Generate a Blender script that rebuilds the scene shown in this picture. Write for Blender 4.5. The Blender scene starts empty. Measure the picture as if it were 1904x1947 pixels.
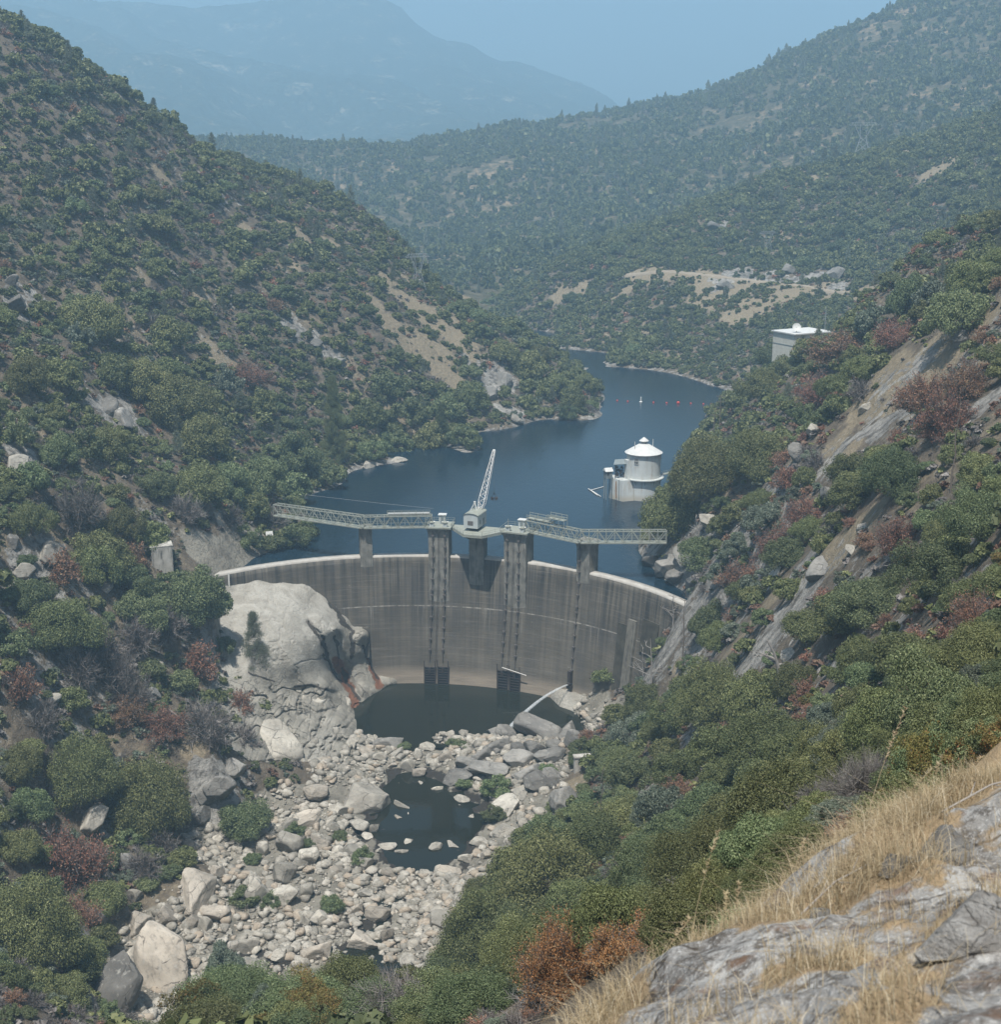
import bpy, bmesh, math, random
import numpy as np
from mathutils import Vector, Matrix

# ------------------------------------------------------------------ camera, sky, sun, exposure
SC = bpy.context.scene
COL = SC.collection
R = math.radians
F_PX, PITCH, CAM_H = 2667.0, R(14.7), 122.0        # lens and pitch solved from the dam crest circle
cam_data = bpy.data.cameras.new('camera')
cam = bpy.data.objects.new('camera', cam_data)
COL.objects.link(cam)
cam.location = (0, 0, CAM_H)
cam.rotation_euler = (R(90) - PITCH, 0, 0)
cam_data.sensor_fit = 'HORIZONTAL'
cam_data.lens = 80.0
cam_data.sensor_width = 80.0 * 1904 / F_PX
cam_data.clip_start = 0.1
cam_data.clip_end = 40000
cam_data.dof.use_dof = True
cam_data.dof.focus_distance = 380
cam_data.dof.aperture_fstop = 9.0
SC.camera = cam

SUN_EL, SUN_AZ = R(69), R(180 + 17)                # azimuth clockwise from +Y: behind the camera, a little to its left
world = bpy.data.worlds.new('World')
SC.world = world
world.use_nodes = True
wn = world.node_tree
sky = wn.nodes.new('ShaderNodeTexSky')
sky.sky_type = 'NISHITA'
sky.sun_disc = False
sky.sun_elevation = SUN_EL
sky.sun_rotation = SUN_AZ
sky.air_density = 1.0
sky.dust_density = 2.0
sky.ozone_density = 1.5
wn.links.new(sky.outputs['Color'], wn.nodes['Background'].inputs['Color'])
wn.nodes['Background'].inputs['Strength'].default_value = 0.072
sun_data = bpy.data.lights.new('sun', 'SUN')
sun_data.energy = 5.0
sun_data.angle = R(0.55)
sun_data.color = (1.0, 0.965, 0.90)
sun = bpy.data.objects.new('sun', sun_data)
COL.objects.link(sun)
sdir = Vector((math.sin(SUN_AZ) * math.cos(SUN_EL), math.cos(SUN_AZ) * math.cos(SUN_EL), math.sin(SUN_EL)))
sun.rotation_euler = sdir.to_track_quat('Z', 'Y').to_euler()
sun.location = (0, 0, 900)
SC.view_settings.view_transform = 'Standard'
SC.view_settings.look = 'None'
SC.view_settings.exposure = 0.52
SC.view_settings.gamma = 1.0
SC.render.engine = 'CYCLES'
SC.cycles.max_bounces = 6
SC.cycles.diffuse_bounces = 3
SC.cycles.glossy_bounces = 2
SC.cycles.transmission_bounces = 3
SC.cycles.transparent_max_bounces = 6
SC.cycles.volume_bounces = 1

HAZE_DENSITY = 3.4e-4

# ------------------------------------------------------------------ survey helpers: bearings from the view point to points on the ground
CT, ST = math.cos(PITCH), math.sin(PITCH)
def ray(u, v):
    a = (u - 952) / F_PX; b = (973.5 - v) / F_PX
    return np.array([a, CT + b * ST, -ST + b * CT])
EYE = np.array([0, 0, CAM_H])
def at_z(u, v, z):
    r = ray(u, v); return EYE + r * ((z - CAM_H) / r[2])
def at_y(u, v, y):
    r = ray(u, v); return EYE + r * (y / r[1])

# ------------------------------------------------------------------ noise (numpy)
def _hash(ix, iy, seed):
    h = (ix.astype(np.int64) * 374761393 + iy.astype(np.int64) * 668265263 + seed * 1442695041) & 0x7fffffff
    h = ((h ^ (h >> 13)) * 1274126177) & 0x7fffffff
    h = (h ^ (h >> 16)) & 0xffff
    return h / 65535.0
def vnoise(x, y, seed=0):
    x = np.asarray(x, float); y = np.asarray(y, float)
    ix = np.floor(x); iy = np.floor(y); fx = x - ix; fy = y - iy
    fx = fx * fx * fx * (fx * (fx * 6 - 15) + 10); fy = fy * fy * fy * (fy * (fy * 6 - 15) + 10)
    a = _hash(ix, iy, seed); b = _hash(ix + 1, iy, seed); c = _hash(ix, iy + 1, seed); d = _hash(ix + 1, iy + 1, seed)
    return (a + (b - a) * fx) * (1 - fy) + (c + (d - c) * fx) * fy - 0.5
def fbm(x, y, wl, octs=4, seed=0, gain=0.5):
    s = 0; a = 1
    for k in range(octs):
        s = s + a * vnoise(x / wl + 17.3 * k, y / wl - 9.1 * k, seed + k); wl = wl / 2.03; a *= gain
    return s
def smooth(e0, e1, x):
    t = np.clip((x - e0) / (e1 - e0), 0, 1); return t * t * (3 - 2 * t)

# ------------------------------------------------------------------ scattered-height surface in log-polar coordinates
class Surface:
    def __init__(self, pts, c=0.03, kernel_pow=1.0):
        P = np.array(pts)
        self.q = self.lp(P[:, 0], P[:, 1]); self.c = c
        n = len(P)
        A = np.zeros((n + 3, n + 3)); A[:n, :n] = self.phi(self.q[:, None, :] - self.q[None, :, :])
        A[:n, :n] -= np.eye(n) * 1.5e-3
        A[:n, n] = 1; A[:n, n + 1:] = self.q; A[n, :n] = 1; A[n + 1:, :n] = self.q.T
        self.w = np.linalg.solve(A, np.r_[P[:, 2], 0, 0, 0])
    @staticmethod
    def lp(x, y):
        return np.stack([np.arctan2(x, y), 0.5 * np.log(x * x + y * y)], -1)
    def phi(self, d):
        return np.sqrt((d * d).sum(-1) + self.c ** 2)
    def __call__(self, x, y):
        q = self.lp(np.asarray(x, float).ravel(), np.asarray(y, float).ravel()); out = np.empty(len(q)); n = len(self.q)
        for i in range(0, len(q), 20000):
            k = q[i:i + 20000]
            out[i:i + 20000] = self.phi(k[:, None, :] - self.q[None]) @ self.w[:n] + self.w[n] + k @ self.w[n + 1:]
        return out.reshape(np.shape(x))

class PolarGrid:
    """heights on a bearing x log-distance grid round the view point: built as a mesh and also sampled to stand things on"""
    def __init__(self, az0, az1, na, r0, r1, nr, fn):
        self.az = np.linspace(R(az0), R(az1), na); self.lr = np.linspace(math.log(r0), math.log(r1), nr)
        A, L = np.meshgrid(self.az, self.lr)
        rr = np.exp(L); self.X = rr * np.sin(A); self.Y = rr * np.cos(A)
        self.Z = fn(self.X, self.Y)
    def z(self, x, y):
        x = np.asarray(x, float); y = np.asarray(y, float)
        i = (np.arctan2(x, y) - self.az[0]) / (self.az[1] - self.az[0]); j = (0.5 * np.log(x * x + y * y + 1e-9) - self.lr[0]) / (self.lr[1] - self.lr[0])
        i = np.clip(i, 0, len(self.az) - 1.001); j = np.clip(j, 0, len(self.lr) - 1.001)
        i0 = i.astype(int); j0 = j.astype(int); fi = i - i0; fj = j - j0; Z = self.Z
        return (Z[j0, i0] * (1 - fi) + Z[j0, i0 + 1] * fi) * (1 - fj) + (Z[j0 + 1, i0] * (1 - fi) + Z[j0 + 1, i0 + 1] * fi) * fj
    def slope(self, x, y, e=2.0):
        return np.hypot(self.z(x + e, y) - self.z(x - e, y), self.z(x, y + e) - self.z(x, y - e)) / (2 * e)
    def hit(self, u, v, t0=12.0, t1=None):
        r = ray(u, v); t1 = t1 or math.exp(self.lr[-1])
        t = np.exp(np.linspace(math.log(t0), math.log(t1), 3000))
        x, y, z = r[0] * t, r[1] * t, CAM_H + r[2] * t
        below = np.nonzero(z < self.z(x, y))[0]
        if len(below) == 0: return None
        k = below[0]; return np.array([x[k], y[k], float(self.z(x[k], y[k]))])

# ------------------------------------------------------------------ object helpers
def link_mesh(name, me, mat=None, parent=None):
    o = bpy.data.objects.new(name, me); COL.objects.link(o)
    if mat is not None:
        for m in (mat if isinstance(mat, (list, tuple)) else [mat]): me.materials.append(m)
    if parent is not None: o.parent = parent
    return o
def mesh_np(name, verts, faces, smooth_shade=False, mats=None):
    """verts Nx3, faces MxK (all of one size)"""
    verts = np.ascontiguousarray(verts, np.float32); faces = np.ascontiguousarray(faces, np.int32)
    me = bpy.data.meshes.new(name); K = faces.shape[1]; M = len(faces)
    me.vertices.add(len(verts)); me.vertices.foreach_set('co', verts.ravel())
    me.loops.add(M * K); me.loops.foreach_set('vertex_index', faces.ravel())
    me.polygons.add(M); me.polygons.foreach_set('loop_start', np.arange(0, M * K, K, dtype=np.int32))
    if smooth_shade: me.polygons.foreach_set('use_smooth', np.ones(M, bool))
    if mats is not None: me.polygons.foreach_set('material_index', np.ascontiguousarray(mats, np.int32))
    me.update(calc_edges=True); me.validate()
    return me
def grid_faces(nr, nc):
    i = np.arange(nr * nc).reshape(nr, nc)
    return np.stack([i[:-1, :-1], i[:-1, 1:], i[1:, 1:], i[1:, :-1]], -1).reshape(-1, 4)
def set_attr(me, name, vals):
    at = me.attributes.new(name, 'FLOAT', 'POINT'); at.data.foreach_set('value', np.ascontiguousarray(vals, np.float32).ravel())
def tag(o, label=None, cat=None, group=None, kind=None):
    if label: o['label'] = label
    if cat: o['category'] = cat
    if group: o['group'] = group
    if kind: o['kind'] = kind
    return o
def empty(name, loc, rz=0.0):
    o = bpy.data.objects.new(name, None); COL.objects.link(o); o.location = loc; o.rotation_euler = (0, 0, rz)
    o.empty_display_size = 0.5
    return o

#@@MATERIALS
# ------------------------------------------------------------------ materials
class NT:
    """small helper to wire a node material"""
    def __init__(self, name):
        self.m = bpy.data.materials.new(name); self.m.use_nodes = True
        self.t = self.m.node_tree; self.b = self.t.nodes['Principled BSDF']; self.out = self.t.nodes['Material Output']
    def n(self, kind, **kw):
        nd = self.t.nodes.new(kind)
        for k, v in kw.items():
            if hasattr(nd, k) and not k[0].isupper(): setattr(nd, k, v)
            else: self.put(nd.inputs[k.replace('_', ' ')], v)
        return nd
    def put(self, sock, v):
        if isinstance(v, bpy.types.NodeSocket): self.t.links.new(v, sock)
        elif isinstance(v, bpy.types.Node): self.t.links.new(v.outputs[0], sock)
        elif isinstance(v, tuple) and len(v) == 3 and sock.type == 'RGBA': sock.default_value = (*v, 1)
        else: sock.default_value = v
    def pos(self, sc=(1, 1, 1), obj=False, attr=None):
        if attr: src = self.n('ShaderNodeAttribute', attribute_name=attr).outputs['Vector']
        elif obj: src = self.n('ShaderNodeTexCoord').outputs['Object']
        else: src = self.n('ShaderNodeNewGeometry').outputs['Position']
        return self.n('ShaderNodeMapping', Vector=src, Scale=sc).outputs[0]
    def noise(self, vec, scale, detail=4.0, rough=0.55, dist=0.0):
        return self.n('ShaderNodeTexNoise', Vector=vec, Scale=scale, Detail=detail, Roughness=rough, Distortion=dist).outputs['Fac']
    def ramp(self, fac, stops):
        r = self.n('ShaderNodeValToRGB', Fac=fac); e = r.color_ramp.elements
        while len(e) < len(stops): e.new(0.5)
        for el, (p, c) in zip(e, stops):
            el.position = p; el.color = (*c, 1) if isinstance(c, tuple) else (c, c, c, 1)
        return r.outputs[0]
    def mix(self, fac, a, b, mode='MIX'):
        nd = self.n('ShaderNodeMix', data_type='RGBA', blend_type=mode)
        self.put(nd.inputs[0], fac); self.put(nd.inputs[6], a); self.put(nd.inputs[7], b); return nd.outputs[2]
    def attr(self, name): return self.n('ShaderNodeAttribute', attribute_name=name).outputs['Fac']
    def math(self, op, a, b=0.0, clamp=False):
        nd = self.n('ShaderNodeMath', operation=op, use_clamp=clamp); self.put(nd.inputs[0], a); self.put(nd.inputs[1], b); return nd.outputs[0]
    def bump(self, h, strength=0.5, dist=0.3):
        return self.n('ShaderNodeBump', Height=h, Strength=strength, Distance=dist).outputs[0]
    def done(self, color=None, rough=None, normal=None, metal=None, spec=None):
        if color is not None: self.put(self.b.inputs['Base Color'], color)
        if rough is not None: self.put(self.b.inputs['Roughness'], rough)
        if normal is not None: self.put(self.b.inputs['Normal'], normal)
        if metal is not None: self.b.inputs['Metallic'].default_value = metal
        self.b.inputs['Specular IOR Level'].default_value = 0.25 if spec is None else spec
        return self.m

def cracks(g, p, sc, wob=.8):
    w = g.n('ShaderNodeTexNoise', Vector=p, Scale=sc * 1.7, Detail=4.0).outputs['Color']; q = g.n('ShaderNodeVectorMath', operation='MULTIPLY_ADD'); g.put(q.inputs[0], w); q.inputs[1].default_value = (wob / sc,) * 3; g.put(q.inputs[2], p)
    d = g.n('ShaderNodeTexVoronoi', feature='DISTANCE_TO_EDGE', Vector=q.outputs[0], Scale=sc).outputs['Distance']
    return g.math('MULTIPLY', g.ramp(d, [(.006, 1), (.022, 0)]), g.ramp(g.noise(p, sc * .9, 3), [(.46, 0), (.56, 1)]))
def granite_color(g, p, light=(.37, .35, .315), dark=(.16, .15, .138), stain=(.085, .078, .07)):
    a = g.noise(p, 0.12, 6, 0.62, 0.4); b = g.noise(p, 1.1, 6, 0.65); c = g.noise(p, 7.0, 3, 0.6)
    col = g.mix(g.ramp(a, [(.36, 0), (.62, 1)]), dark, light)
    col = g.mix(g.math('MULTIPLY', g.ramp(b, [(.50, 0), (.72, 1)]), .75), col, stain)
    col = g.mix(g.ramp(c, [(.35, 0), (.7, .35)]), col, light)
    return col, b, c

def make_ground():
    g = NT('ground_soil_grass_rock'); p = g.pos()
    soil = g.mix(g.ramp(g.noise(p, .35, 6), [(.35, 0), (.65, 1)]), (.100, .083, .064), (.158, .130, .098))
    grass = g.mix(g.ramp(g.noise(p, .9, 5), [(.3, 0), (.7, 1)]), (.19, .155, .105), (.29, .238, .165))
    rock, b, c = granite_color(g, p)
    pale, _, _ = granite_color(g, p, (.31, .285, .235), (.15, .135, .11), (.08, .07, .06))
    n2 = g.math('SUBTRACT', g.noise(p, .5, 5), .5)
    gf = g.ramp(g.math('ADD', g.attr('grass'), g.math('MULTIPLY', n2, 1.1)), [(.36, 0), (.68, 1)])
    rf = g.ramp(g.math('ADD', g.attr('rock'), g.math('MULTIPLY', n2, .7)), [(.44, 0), (.54, 1)])
    pf = g.ramp(g.math('ADD', g.attr('pale'), g.math('MULTIPLY', n2, .3)), [(.4, 0), (.6, 1)])
    dots = [g.n('ShaderNodeVectorMath', operation='DOT_PRODUCT') for _ in range(3)]
    for nd, ax, k in zip(dots, ((.55, -.27, .79), (.80, .42, -.42), (-.22, .87, .44)), (.16, .5, .5)): g.put(nd.inputs[0], p); nd.inputs[1].default_value = tuple(k * q for q in ax)
    sv = g.n('ShaderNodeCombineXYZ'); [g.put(sv.inputs[i], dots[i].outputs['Value']) for i in range(3)]
    strat = g.noise(sv.outputs[0], 1.0, 6, .65, .3); rock = g.mix(g.ramp(strat, [(.46, 0), (.62, .85)]), rock, (.075, .068, .06)); rock = g.mix(g.ramp(strat, [(.28, .6), (.40, 0)]), rock, (.36, .33, .28))
    rf2 = g.math('ADD', g.math('MULTIPLY', g.math('SUBTRACT', strat, .5), -1.0), 0.0)
    col = g.mix(gf, soil, grass); rf = g.ramp(g.math('ADD', g.math('ADD', g.attr('rock'), rf2), g.math('MULTIPLY', n2, 1.3)), [(.52, 0), (.62, 1)]); col = g.mix(rf, col, rock); col = g.mix(pf, col, pale)
    rust = g.ramp(g.math('ADD', g.attr('rust'), g.math('MULTIPLY', g.math('SUBTRACT', g.noise(p, 1.2, 4), .5), .5)), [(.42, 0), (.6, 1)])
    col = g.mix(rust, col, (.27, .085, .035))
    blk = g.ramp(g.math('ADD', g.attr('black'), g.math('MULTIPLY', g.math('SUBTRACT', g.noise(p, 1.5, 4), .5), .5)), [(.42, 0), (.6, 1)])
    col = g.mix(blk, col, (.045, .04, .035))
    h = g.math('ADD', g.math('ADD', g.noise(p, .6, 8, .65), g.math('MULTIPLY', strat, .8)), g.math('MULTIPLY', g.noise(p, 3.5, 4, .6), .3))
    return g.done(col, .92, g.bump(h, .9, 1.1), spec=.1)
M_ground = make_ground()

def make_far_hill(name, veg, veg2, bare, sc, lo, hi):
    g = NT(name); p = g.pos()
    n1 = g.noise(p, .012 * sc, 7, .62); n2 = g.noise(p, .06 * sc, 6, .65)
    col = g.mix(g.ramp(n2, [(.40, 0), (.6, 1)]), veg, veg2)
    m = g.math('ADD', g.math('MULTIPLY', n1, .55), g.math('MULTIPLY', n2, .45))
    col = g.mix(g.ramp(m, [(lo, 0), (hi, 1)]), col, bare)
    return g.done(col, .95, g.bump(n2, 1.0, 6.0 / sc), spec=.05)
M_hill = make_far_hill('ridge_soil', (.06, .058, .038), (.11, .095, .062), (.25, .19, .125), 2.0, .52, .62)
M_far = make_far_hill('far_mountain_chaparral', (.022, .034, .022), (.050, .060, .038), (.30, .26, .19), 1.1, .55, .66)

def make_water(name, col, wl, strength, rough):
    g = NT(name); p = g.pos((1, .55, 1))
    h = g.math('ADD', g.noise(p, wl, 3, .55), g.math('MULTIPLY', g.noise(p, wl * 3.1, 3, .6), .45))
    big = g.noise(g.pos(), .02, 4, .6)
    c = g.mix(g.ramp(big, [(.35, 0), (.65, 1)]), col, tuple(x * 1.25 for x in col))
    m = g.done(c, rough, g.bump(h, strength, .35), spec=.32)
    g.b.inputs['IOR'].default_value = 1.333
    return m
M_water = make_water('reservoir_water', (.006, .017, .028), .55, .34, .10)
M_pool = make_water('still_pool_water', (.012, .014, .010), .5, .05, .04)

def make_dam():
    g = NT('weathered_dam_concrete'); uv = g.n('ShaderNodeTexCoord').outputs['UV']      # u: metres along the arch, v: height
    def P(su, sv): return g.n('ShaderNodeMapping', Vector=uv, Scale=(su, sv, 1)).outputs[0]
    z = g.n('ShaderNodeSeparateXYZ', Vector=uv).outputs[1]
    base = g.mix(g.ramp(g.noise(P(.05, .09), 1, 6, .6), [(.35, 0), (.65, 1)]), (.108, .095, .077), (.178, .158, .128))
    streak = g.noise(P(.55, .012), 1, 7, .68); streak2 = g.noise(P(1.6, .03), 1, 5, .65)
    up = g.math('MULTIPLY', g.n('ShaderNodeMapRange', Value=z, From_Min=-26.0, From_Max=0.5).outputs[0], g.ramp(g.noise(P(.045, .03), 1, 4, .6), [(.34, .25), (.62, 1.15)]))
    sf = g.math('MULTIPLY', g.ramp(streak, [(.42, 0), (.58, 1)]), g.math('ADD', g.math('MULTIPLY', up, .85), .25))
    col = g.mix(sf, base, (.046, .045, .042))
    col = g.mix(g.math('MULTIPLY', g.ramp(streak2, [(.52, 0), (.72, 1)]), g.math('MULTIPLY', up, .7)), col, (.05, .048, .047))
    wet = g.ramp(g.noise(P(.10, .05), 1, 5, .6), [(.52, 0), (.66, 1)])
    col = g.mix(g.math('MULTIPLY', wet, .55), col, (.085, .082, .08))
    lift = g.noise(P(.035, 1.5), 1, 5, .7); lift2 = g.noise(P(.02, 4.5), 1, 3, .6)
    col = g.mix(g.ramp(lift, [(.55, 0), (.75, .40)]), col, (.33, .30, .26))
    col = g.mix(g.ramp(lift2, [(.56, 0), (.74, .35)]), col, (.07, .064, .058))
    # pour joints every 1.5 m
    f = g.math('FRACT', g.math('MULTIPLY', z, 1 / 1.52)); jl = g.math('LESS_THAN', f, .06)
    col = g.mix(g.math('MULTIPLY', jl, g.ramp(g.noise(P(.12, .7), 1, 4), [(.4, 0), (.7, .7)])), col, (.055, .05, .046))
    # lime line at the old construction joint with drips below it
    lz = g.math('ABSOLUTE', g.math('SUBTRACT', z, -13.4)); line = g.math('LESS_THAN', lz, .16)
    col = g.mix(g.math('MULTIPLY', line, g.ramp(g.noise(P(.5, .1), 1, 5), [(.4, .1), (.65, .8)])), col, (.45, .42, .37))
    dz = g.n('ShaderNodeMapRange', Value=z, From_Min=-21.0, From_Max=-13.4).outputs[0]
    below = g.math('MULTIPLY', g.math('LESS_THAN', z, -13.4), dz)
    col = g.mix(g.math('MULTIPLY', below, g.ramp(g.noise(P(.9, .03), 1, 6, .7), [(.58, 0), (.70, .6)])), col, (.40, .38, .34))
    fl = g.noise(P(.28, 2.2), 1, 3, .5)
    col = g.mix(g.ramp(fl, [(.72, 0), (.76, .5)]), col, (.52, .50, .46))
    # scoured pale foot
    ft = g.n('ShaderNodeMapRange', Value=z, From_Min=-31.5, From_Max=-35.0).outputs[0]
    col = g.mix(g.math('MULTIPLY', ft, g.ramp(g.noise(P(.08, .4), 1, 5), [(.3, .5), (.6, .9)])), col, (.35, .29, .225))
    h = g.math('ADD', g.noise(P(.3, 1.6), 1, 6, .6), g.math('MULTIPLY', jl, -.4))
    return g.done(col, .9, g.bump(h, .35, .25), spec=.15)
M_dam = make_dam()

def make_concrete(name, light, dark, stain=(.06, .058, .055), amt=.8):
    g = NT(name); p = g.pos((1, 1, .16)); q = g.pos()
    col = g.mix(g.ramp(g.noise(q, .5, 6), [(.35, 0), (.65, 1)]), dark, light)
    col = g.mix(g.math('MULTIPLY', g.ramp(g.noise(p, 1.3, 6, .65), [(.50, 0), (.68, 1)]), amt), col, stain)
    return g.done(col, .9, g.bump(g.noise(q, 3, 5), .3, .1), spec=.15)
M_pier = make_concrete('pier_concrete', (.27, .255, .22), (.165, .156, .135))
M_crest = make_concrete('crest_concrete', (.46, .435, .39), (.36, .335, .30), (.35, .32, .28), .3)
M_block = make_concrete('old_concrete', (.50, .47, .42), (.36, .34, .30))

def make_paint(name, col, rust=.25, rough=.55):
    g = NT(name); q = g.pos()
    c = g.mix(g.ramp(g.noise(q, .8, 5), [(.3, 0), (.7, 1)]), tuple(x * .82 for x in col), col)
    c = g.mix(g.math('MULTIPLY', g.ramp(g.noise(q, 2.2, 6, .7), [(.58, 0), (.74, 1)]), rust), c, (.13, .075, .045))
    return g.done(c, rough, spec=.3)
M_steel = make_paint('weathered_truss_paint', (.31, .32, .27), .45)
M_cab = make_paint('grey_cab_paint', (.50, .53, .52), .15)
M_white = make_paint('white_paint', (.62, .615, .585), .22)
M_boom = make_paint('white_boom_paint', (.72, .70, .66), .2)
M_darksteel = make_paint('rusted_dark_steel', (.055, .045, .042), .5, .8)
M_stem = make_paint('gate_stem_steel', (.13, .115, .105), .5, .8)
M_stone_grey = make_paint('grey_sheet', (.22, .25, .25), .2)
M_dark = make_paint('dark_opening', (.03, .032, .034), 0)
M_red = make_paint('red_buoy_plastic', (.50, .06, .045), 0)
M_pylon = make_paint('galvanised_steel', (.33, .35, .36), 0)
M_wood = make_paint('weathered_pole_wood', (.17, .14, .115), 0, .9)
M_bld = make_paint('pale_building_wall', (.60, .58, .50), .03, .85)

def make_tower():
    g = NT('white_tower_render'); p = g.pos((1, 1, .12)); q = g.pos(); z = g.n('ShaderNodeSeparateXYZ', Vector=q).outputs[2]
    col = g.mix(g.ramp(g.noise(q, .4, 5), [(.3, 0), (.7, 1)]), (.50, .53, .515), (.60, .615, .59))
    st = g.ramp(g.noise(p, .9, 6, .7), [(.52, 0), (.70, .65)])
    col = g.mix(st, col, (.33, .27, .20))
    lo = g.n('ShaderNodeMapRange', Value=z, From_Min=2.4, From_Max=0.9).outputs[0]
    col = g.mix(g.math('MULTIPLY', lo, .75), col, (.46, .41, .32))
    return g.done(col, .8, spec=.2)
M_tower = make_tower()

def make_rock(name, light, dark, stain, sc=1.0):
    g = NT(name); p = g.n('ShaderNodeTexCoord').outputs['Object']; inf = g.n('ShaderNodeObjectInfo')
    off = g.n('ShaderNodeVectorMath', operation='ADD'); g.put(off.inputs[0], p); g.put(off.inputs[1], g.n('ShaderNodeCombineXYZ', X=g.math('MULTIPLY', inf.outputs['Random'], 50.0)).outputs[0])
    p = off.outputs[0]
    a = g.noise(p, 1.2 * sc, 6, .62, .4); b = g.noise(p, 4.5 * sc, 6, .7); c = g.noise(p, 16 * sc, 4, .6)
    col = g.mix(g.ramp(a, [(.34, 0), (.64, 1)]), dark, light)
    col = g.mix(g.ramp(b, [(.52, 0), (.74, .8)]), col, stain)
    rv = g.attr('rnd') if sc < .5 else inf.outputs['Random']; v = g.n('ShaderNodeHueSaturation', Color=col, Value=g.math('ADD', .62, g.math('MULTIPLY', rv, .6))).outputs[0]
    if sc < .5: v = g.mix(g.ramp(rv, [(.80, 0), (.86, .6)]), v, (.30, .225, .155))
    ck = cracks(g, p, 2.2 * sc, .5); v = g.mix(g.math('MULTIPLY', ck, .7), v, (.07, .062, .055)); v = g.mix(g.ramp(c, [(.52, 0), (.70, .45)]), v, (.10, .095, .085)); v = g.mix(g.ramp(g.noise(p, 9 * sc, 5, .7), [(.56, 0), (.70, .5)]), v, (.50, .48, .43))
    h = g.math('ADD', g.math('SUBTRACT', b, ck), g.math('MULTIPLY', c, .5))
    return g.done(v, .92, g.bump(h, .8, .12), spec=.12)
M_rock = make_rock('pale_granite', (.47, .435, .37), (.28, .255, .215), (.14, .125, .105))
M_rock_tan = make_rock('tan_granite', (.43, .38, .315), (.28, .245, .20), (.15, .13, .108))
M_rock_grey = make_rock('grey_granite', (.27, .255, .23), (.15, .142, .13), (.08, .075, .068))

def make_leaf(name, c1, c2, c3, hue=.035, val=.62, trans=.22):
    g = NT(name); inf = g.n('ShaderNodeObjectInfo'); rnd = g.attr('rnd')
    col = g.mix(g.ramp(rnd, [(.2, 0), (.8, 1)]), c1, c2)
    col = g.mix(g.ramp(rnd, [(.90, 0), (.93, 1)]), col, c3)
    hs = g.n('ShaderNodeHueSaturation', Color=col)
    g.put(hs.inputs['Hue'], g.math('ADD', .5 - hue / 2, g.math('MULTIPLY', inf.outputs['Random'], hue)))
    g.put(hs.inputs['Value'], g.math('ADD', 1 - val / 2, g.math('MULTIPLY', g.math('FRACT', g.math('MULTIPLY', inf.outputs['Random'], 37.7)), val)))
    g.put(g.b.inputs['Base Color'], hs.outputs[0]); g.b.inputs['Roughness'].default_value = .6; g.b.inputs['Specular IOR Level'].default_value = .25
    tr = g.n('ShaderNodeBsdfTranslucent', Color=hs.outputs[0]); mx = g.n('ShaderNodeMixShader', Fac=trans)
    g.t.links.new(g.b.outputs[0], mx.inputs[1]); g.t.links.new(tr.outputs[0], mx.inputs[2]); g.t.links.new(mx.outputs[0], g.out.inputs['Surface'])
    return g.m
L_oak = make_leaf('live_oak_leaves', (.092, .104, .038), (.175, .188, .076), (.24, .245, .115))
L_green = make_leaf('chaparral_leaves', (.082, .107, .045), (.158, .186, .086), (.235, .26, .13))
L_sage = make_leaf('silvery_leaves', (.095, .115, .080), (.17, .195, .140), (.26, .28, .21), .03, .3)
L_red = make_leaf('dry_rust_leaves', (.20, .098, .060), (.33, .180, .115), (.38, .27, .17), .03, .35)
L_orange = make_leaf('dry_orange_leaves', (.27, .12, .05), (.45, .22, .10), (.46, .32, .18), .02, .2)
L_russet = make_leaf('faded_russet_leaves', (.105, .062, .042), (.175, .105, .072), (.22, .16, .10), .03, .35)
L_yellow = make_leaf('turning_leaves', (.11, .095, .03), (.19, .15, .05), (.22, .10, .04), .03)
L_pine = make_leaf('grey_pine_needles', (.11, .125, .085), (.19, .205, .145), (.18, .20, .14), .02)
L_twig = make_leaf('bare_grey_twigs', (.105, .092, .085), (.20, .178, .165), (.30, .275, .25), .02, .4, .05)
L_straw = make_leaf('dry_straw', (.33, .26, .15), (.52, .43, .28), (.64, .57, .42), .02, .2, .35)
M_bark = make_paint('bark', (.095, .078, .065), 0, .95)
M_snag = make_paint('bleached_wood', (.30, .275, .25), 0, .95)
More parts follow.
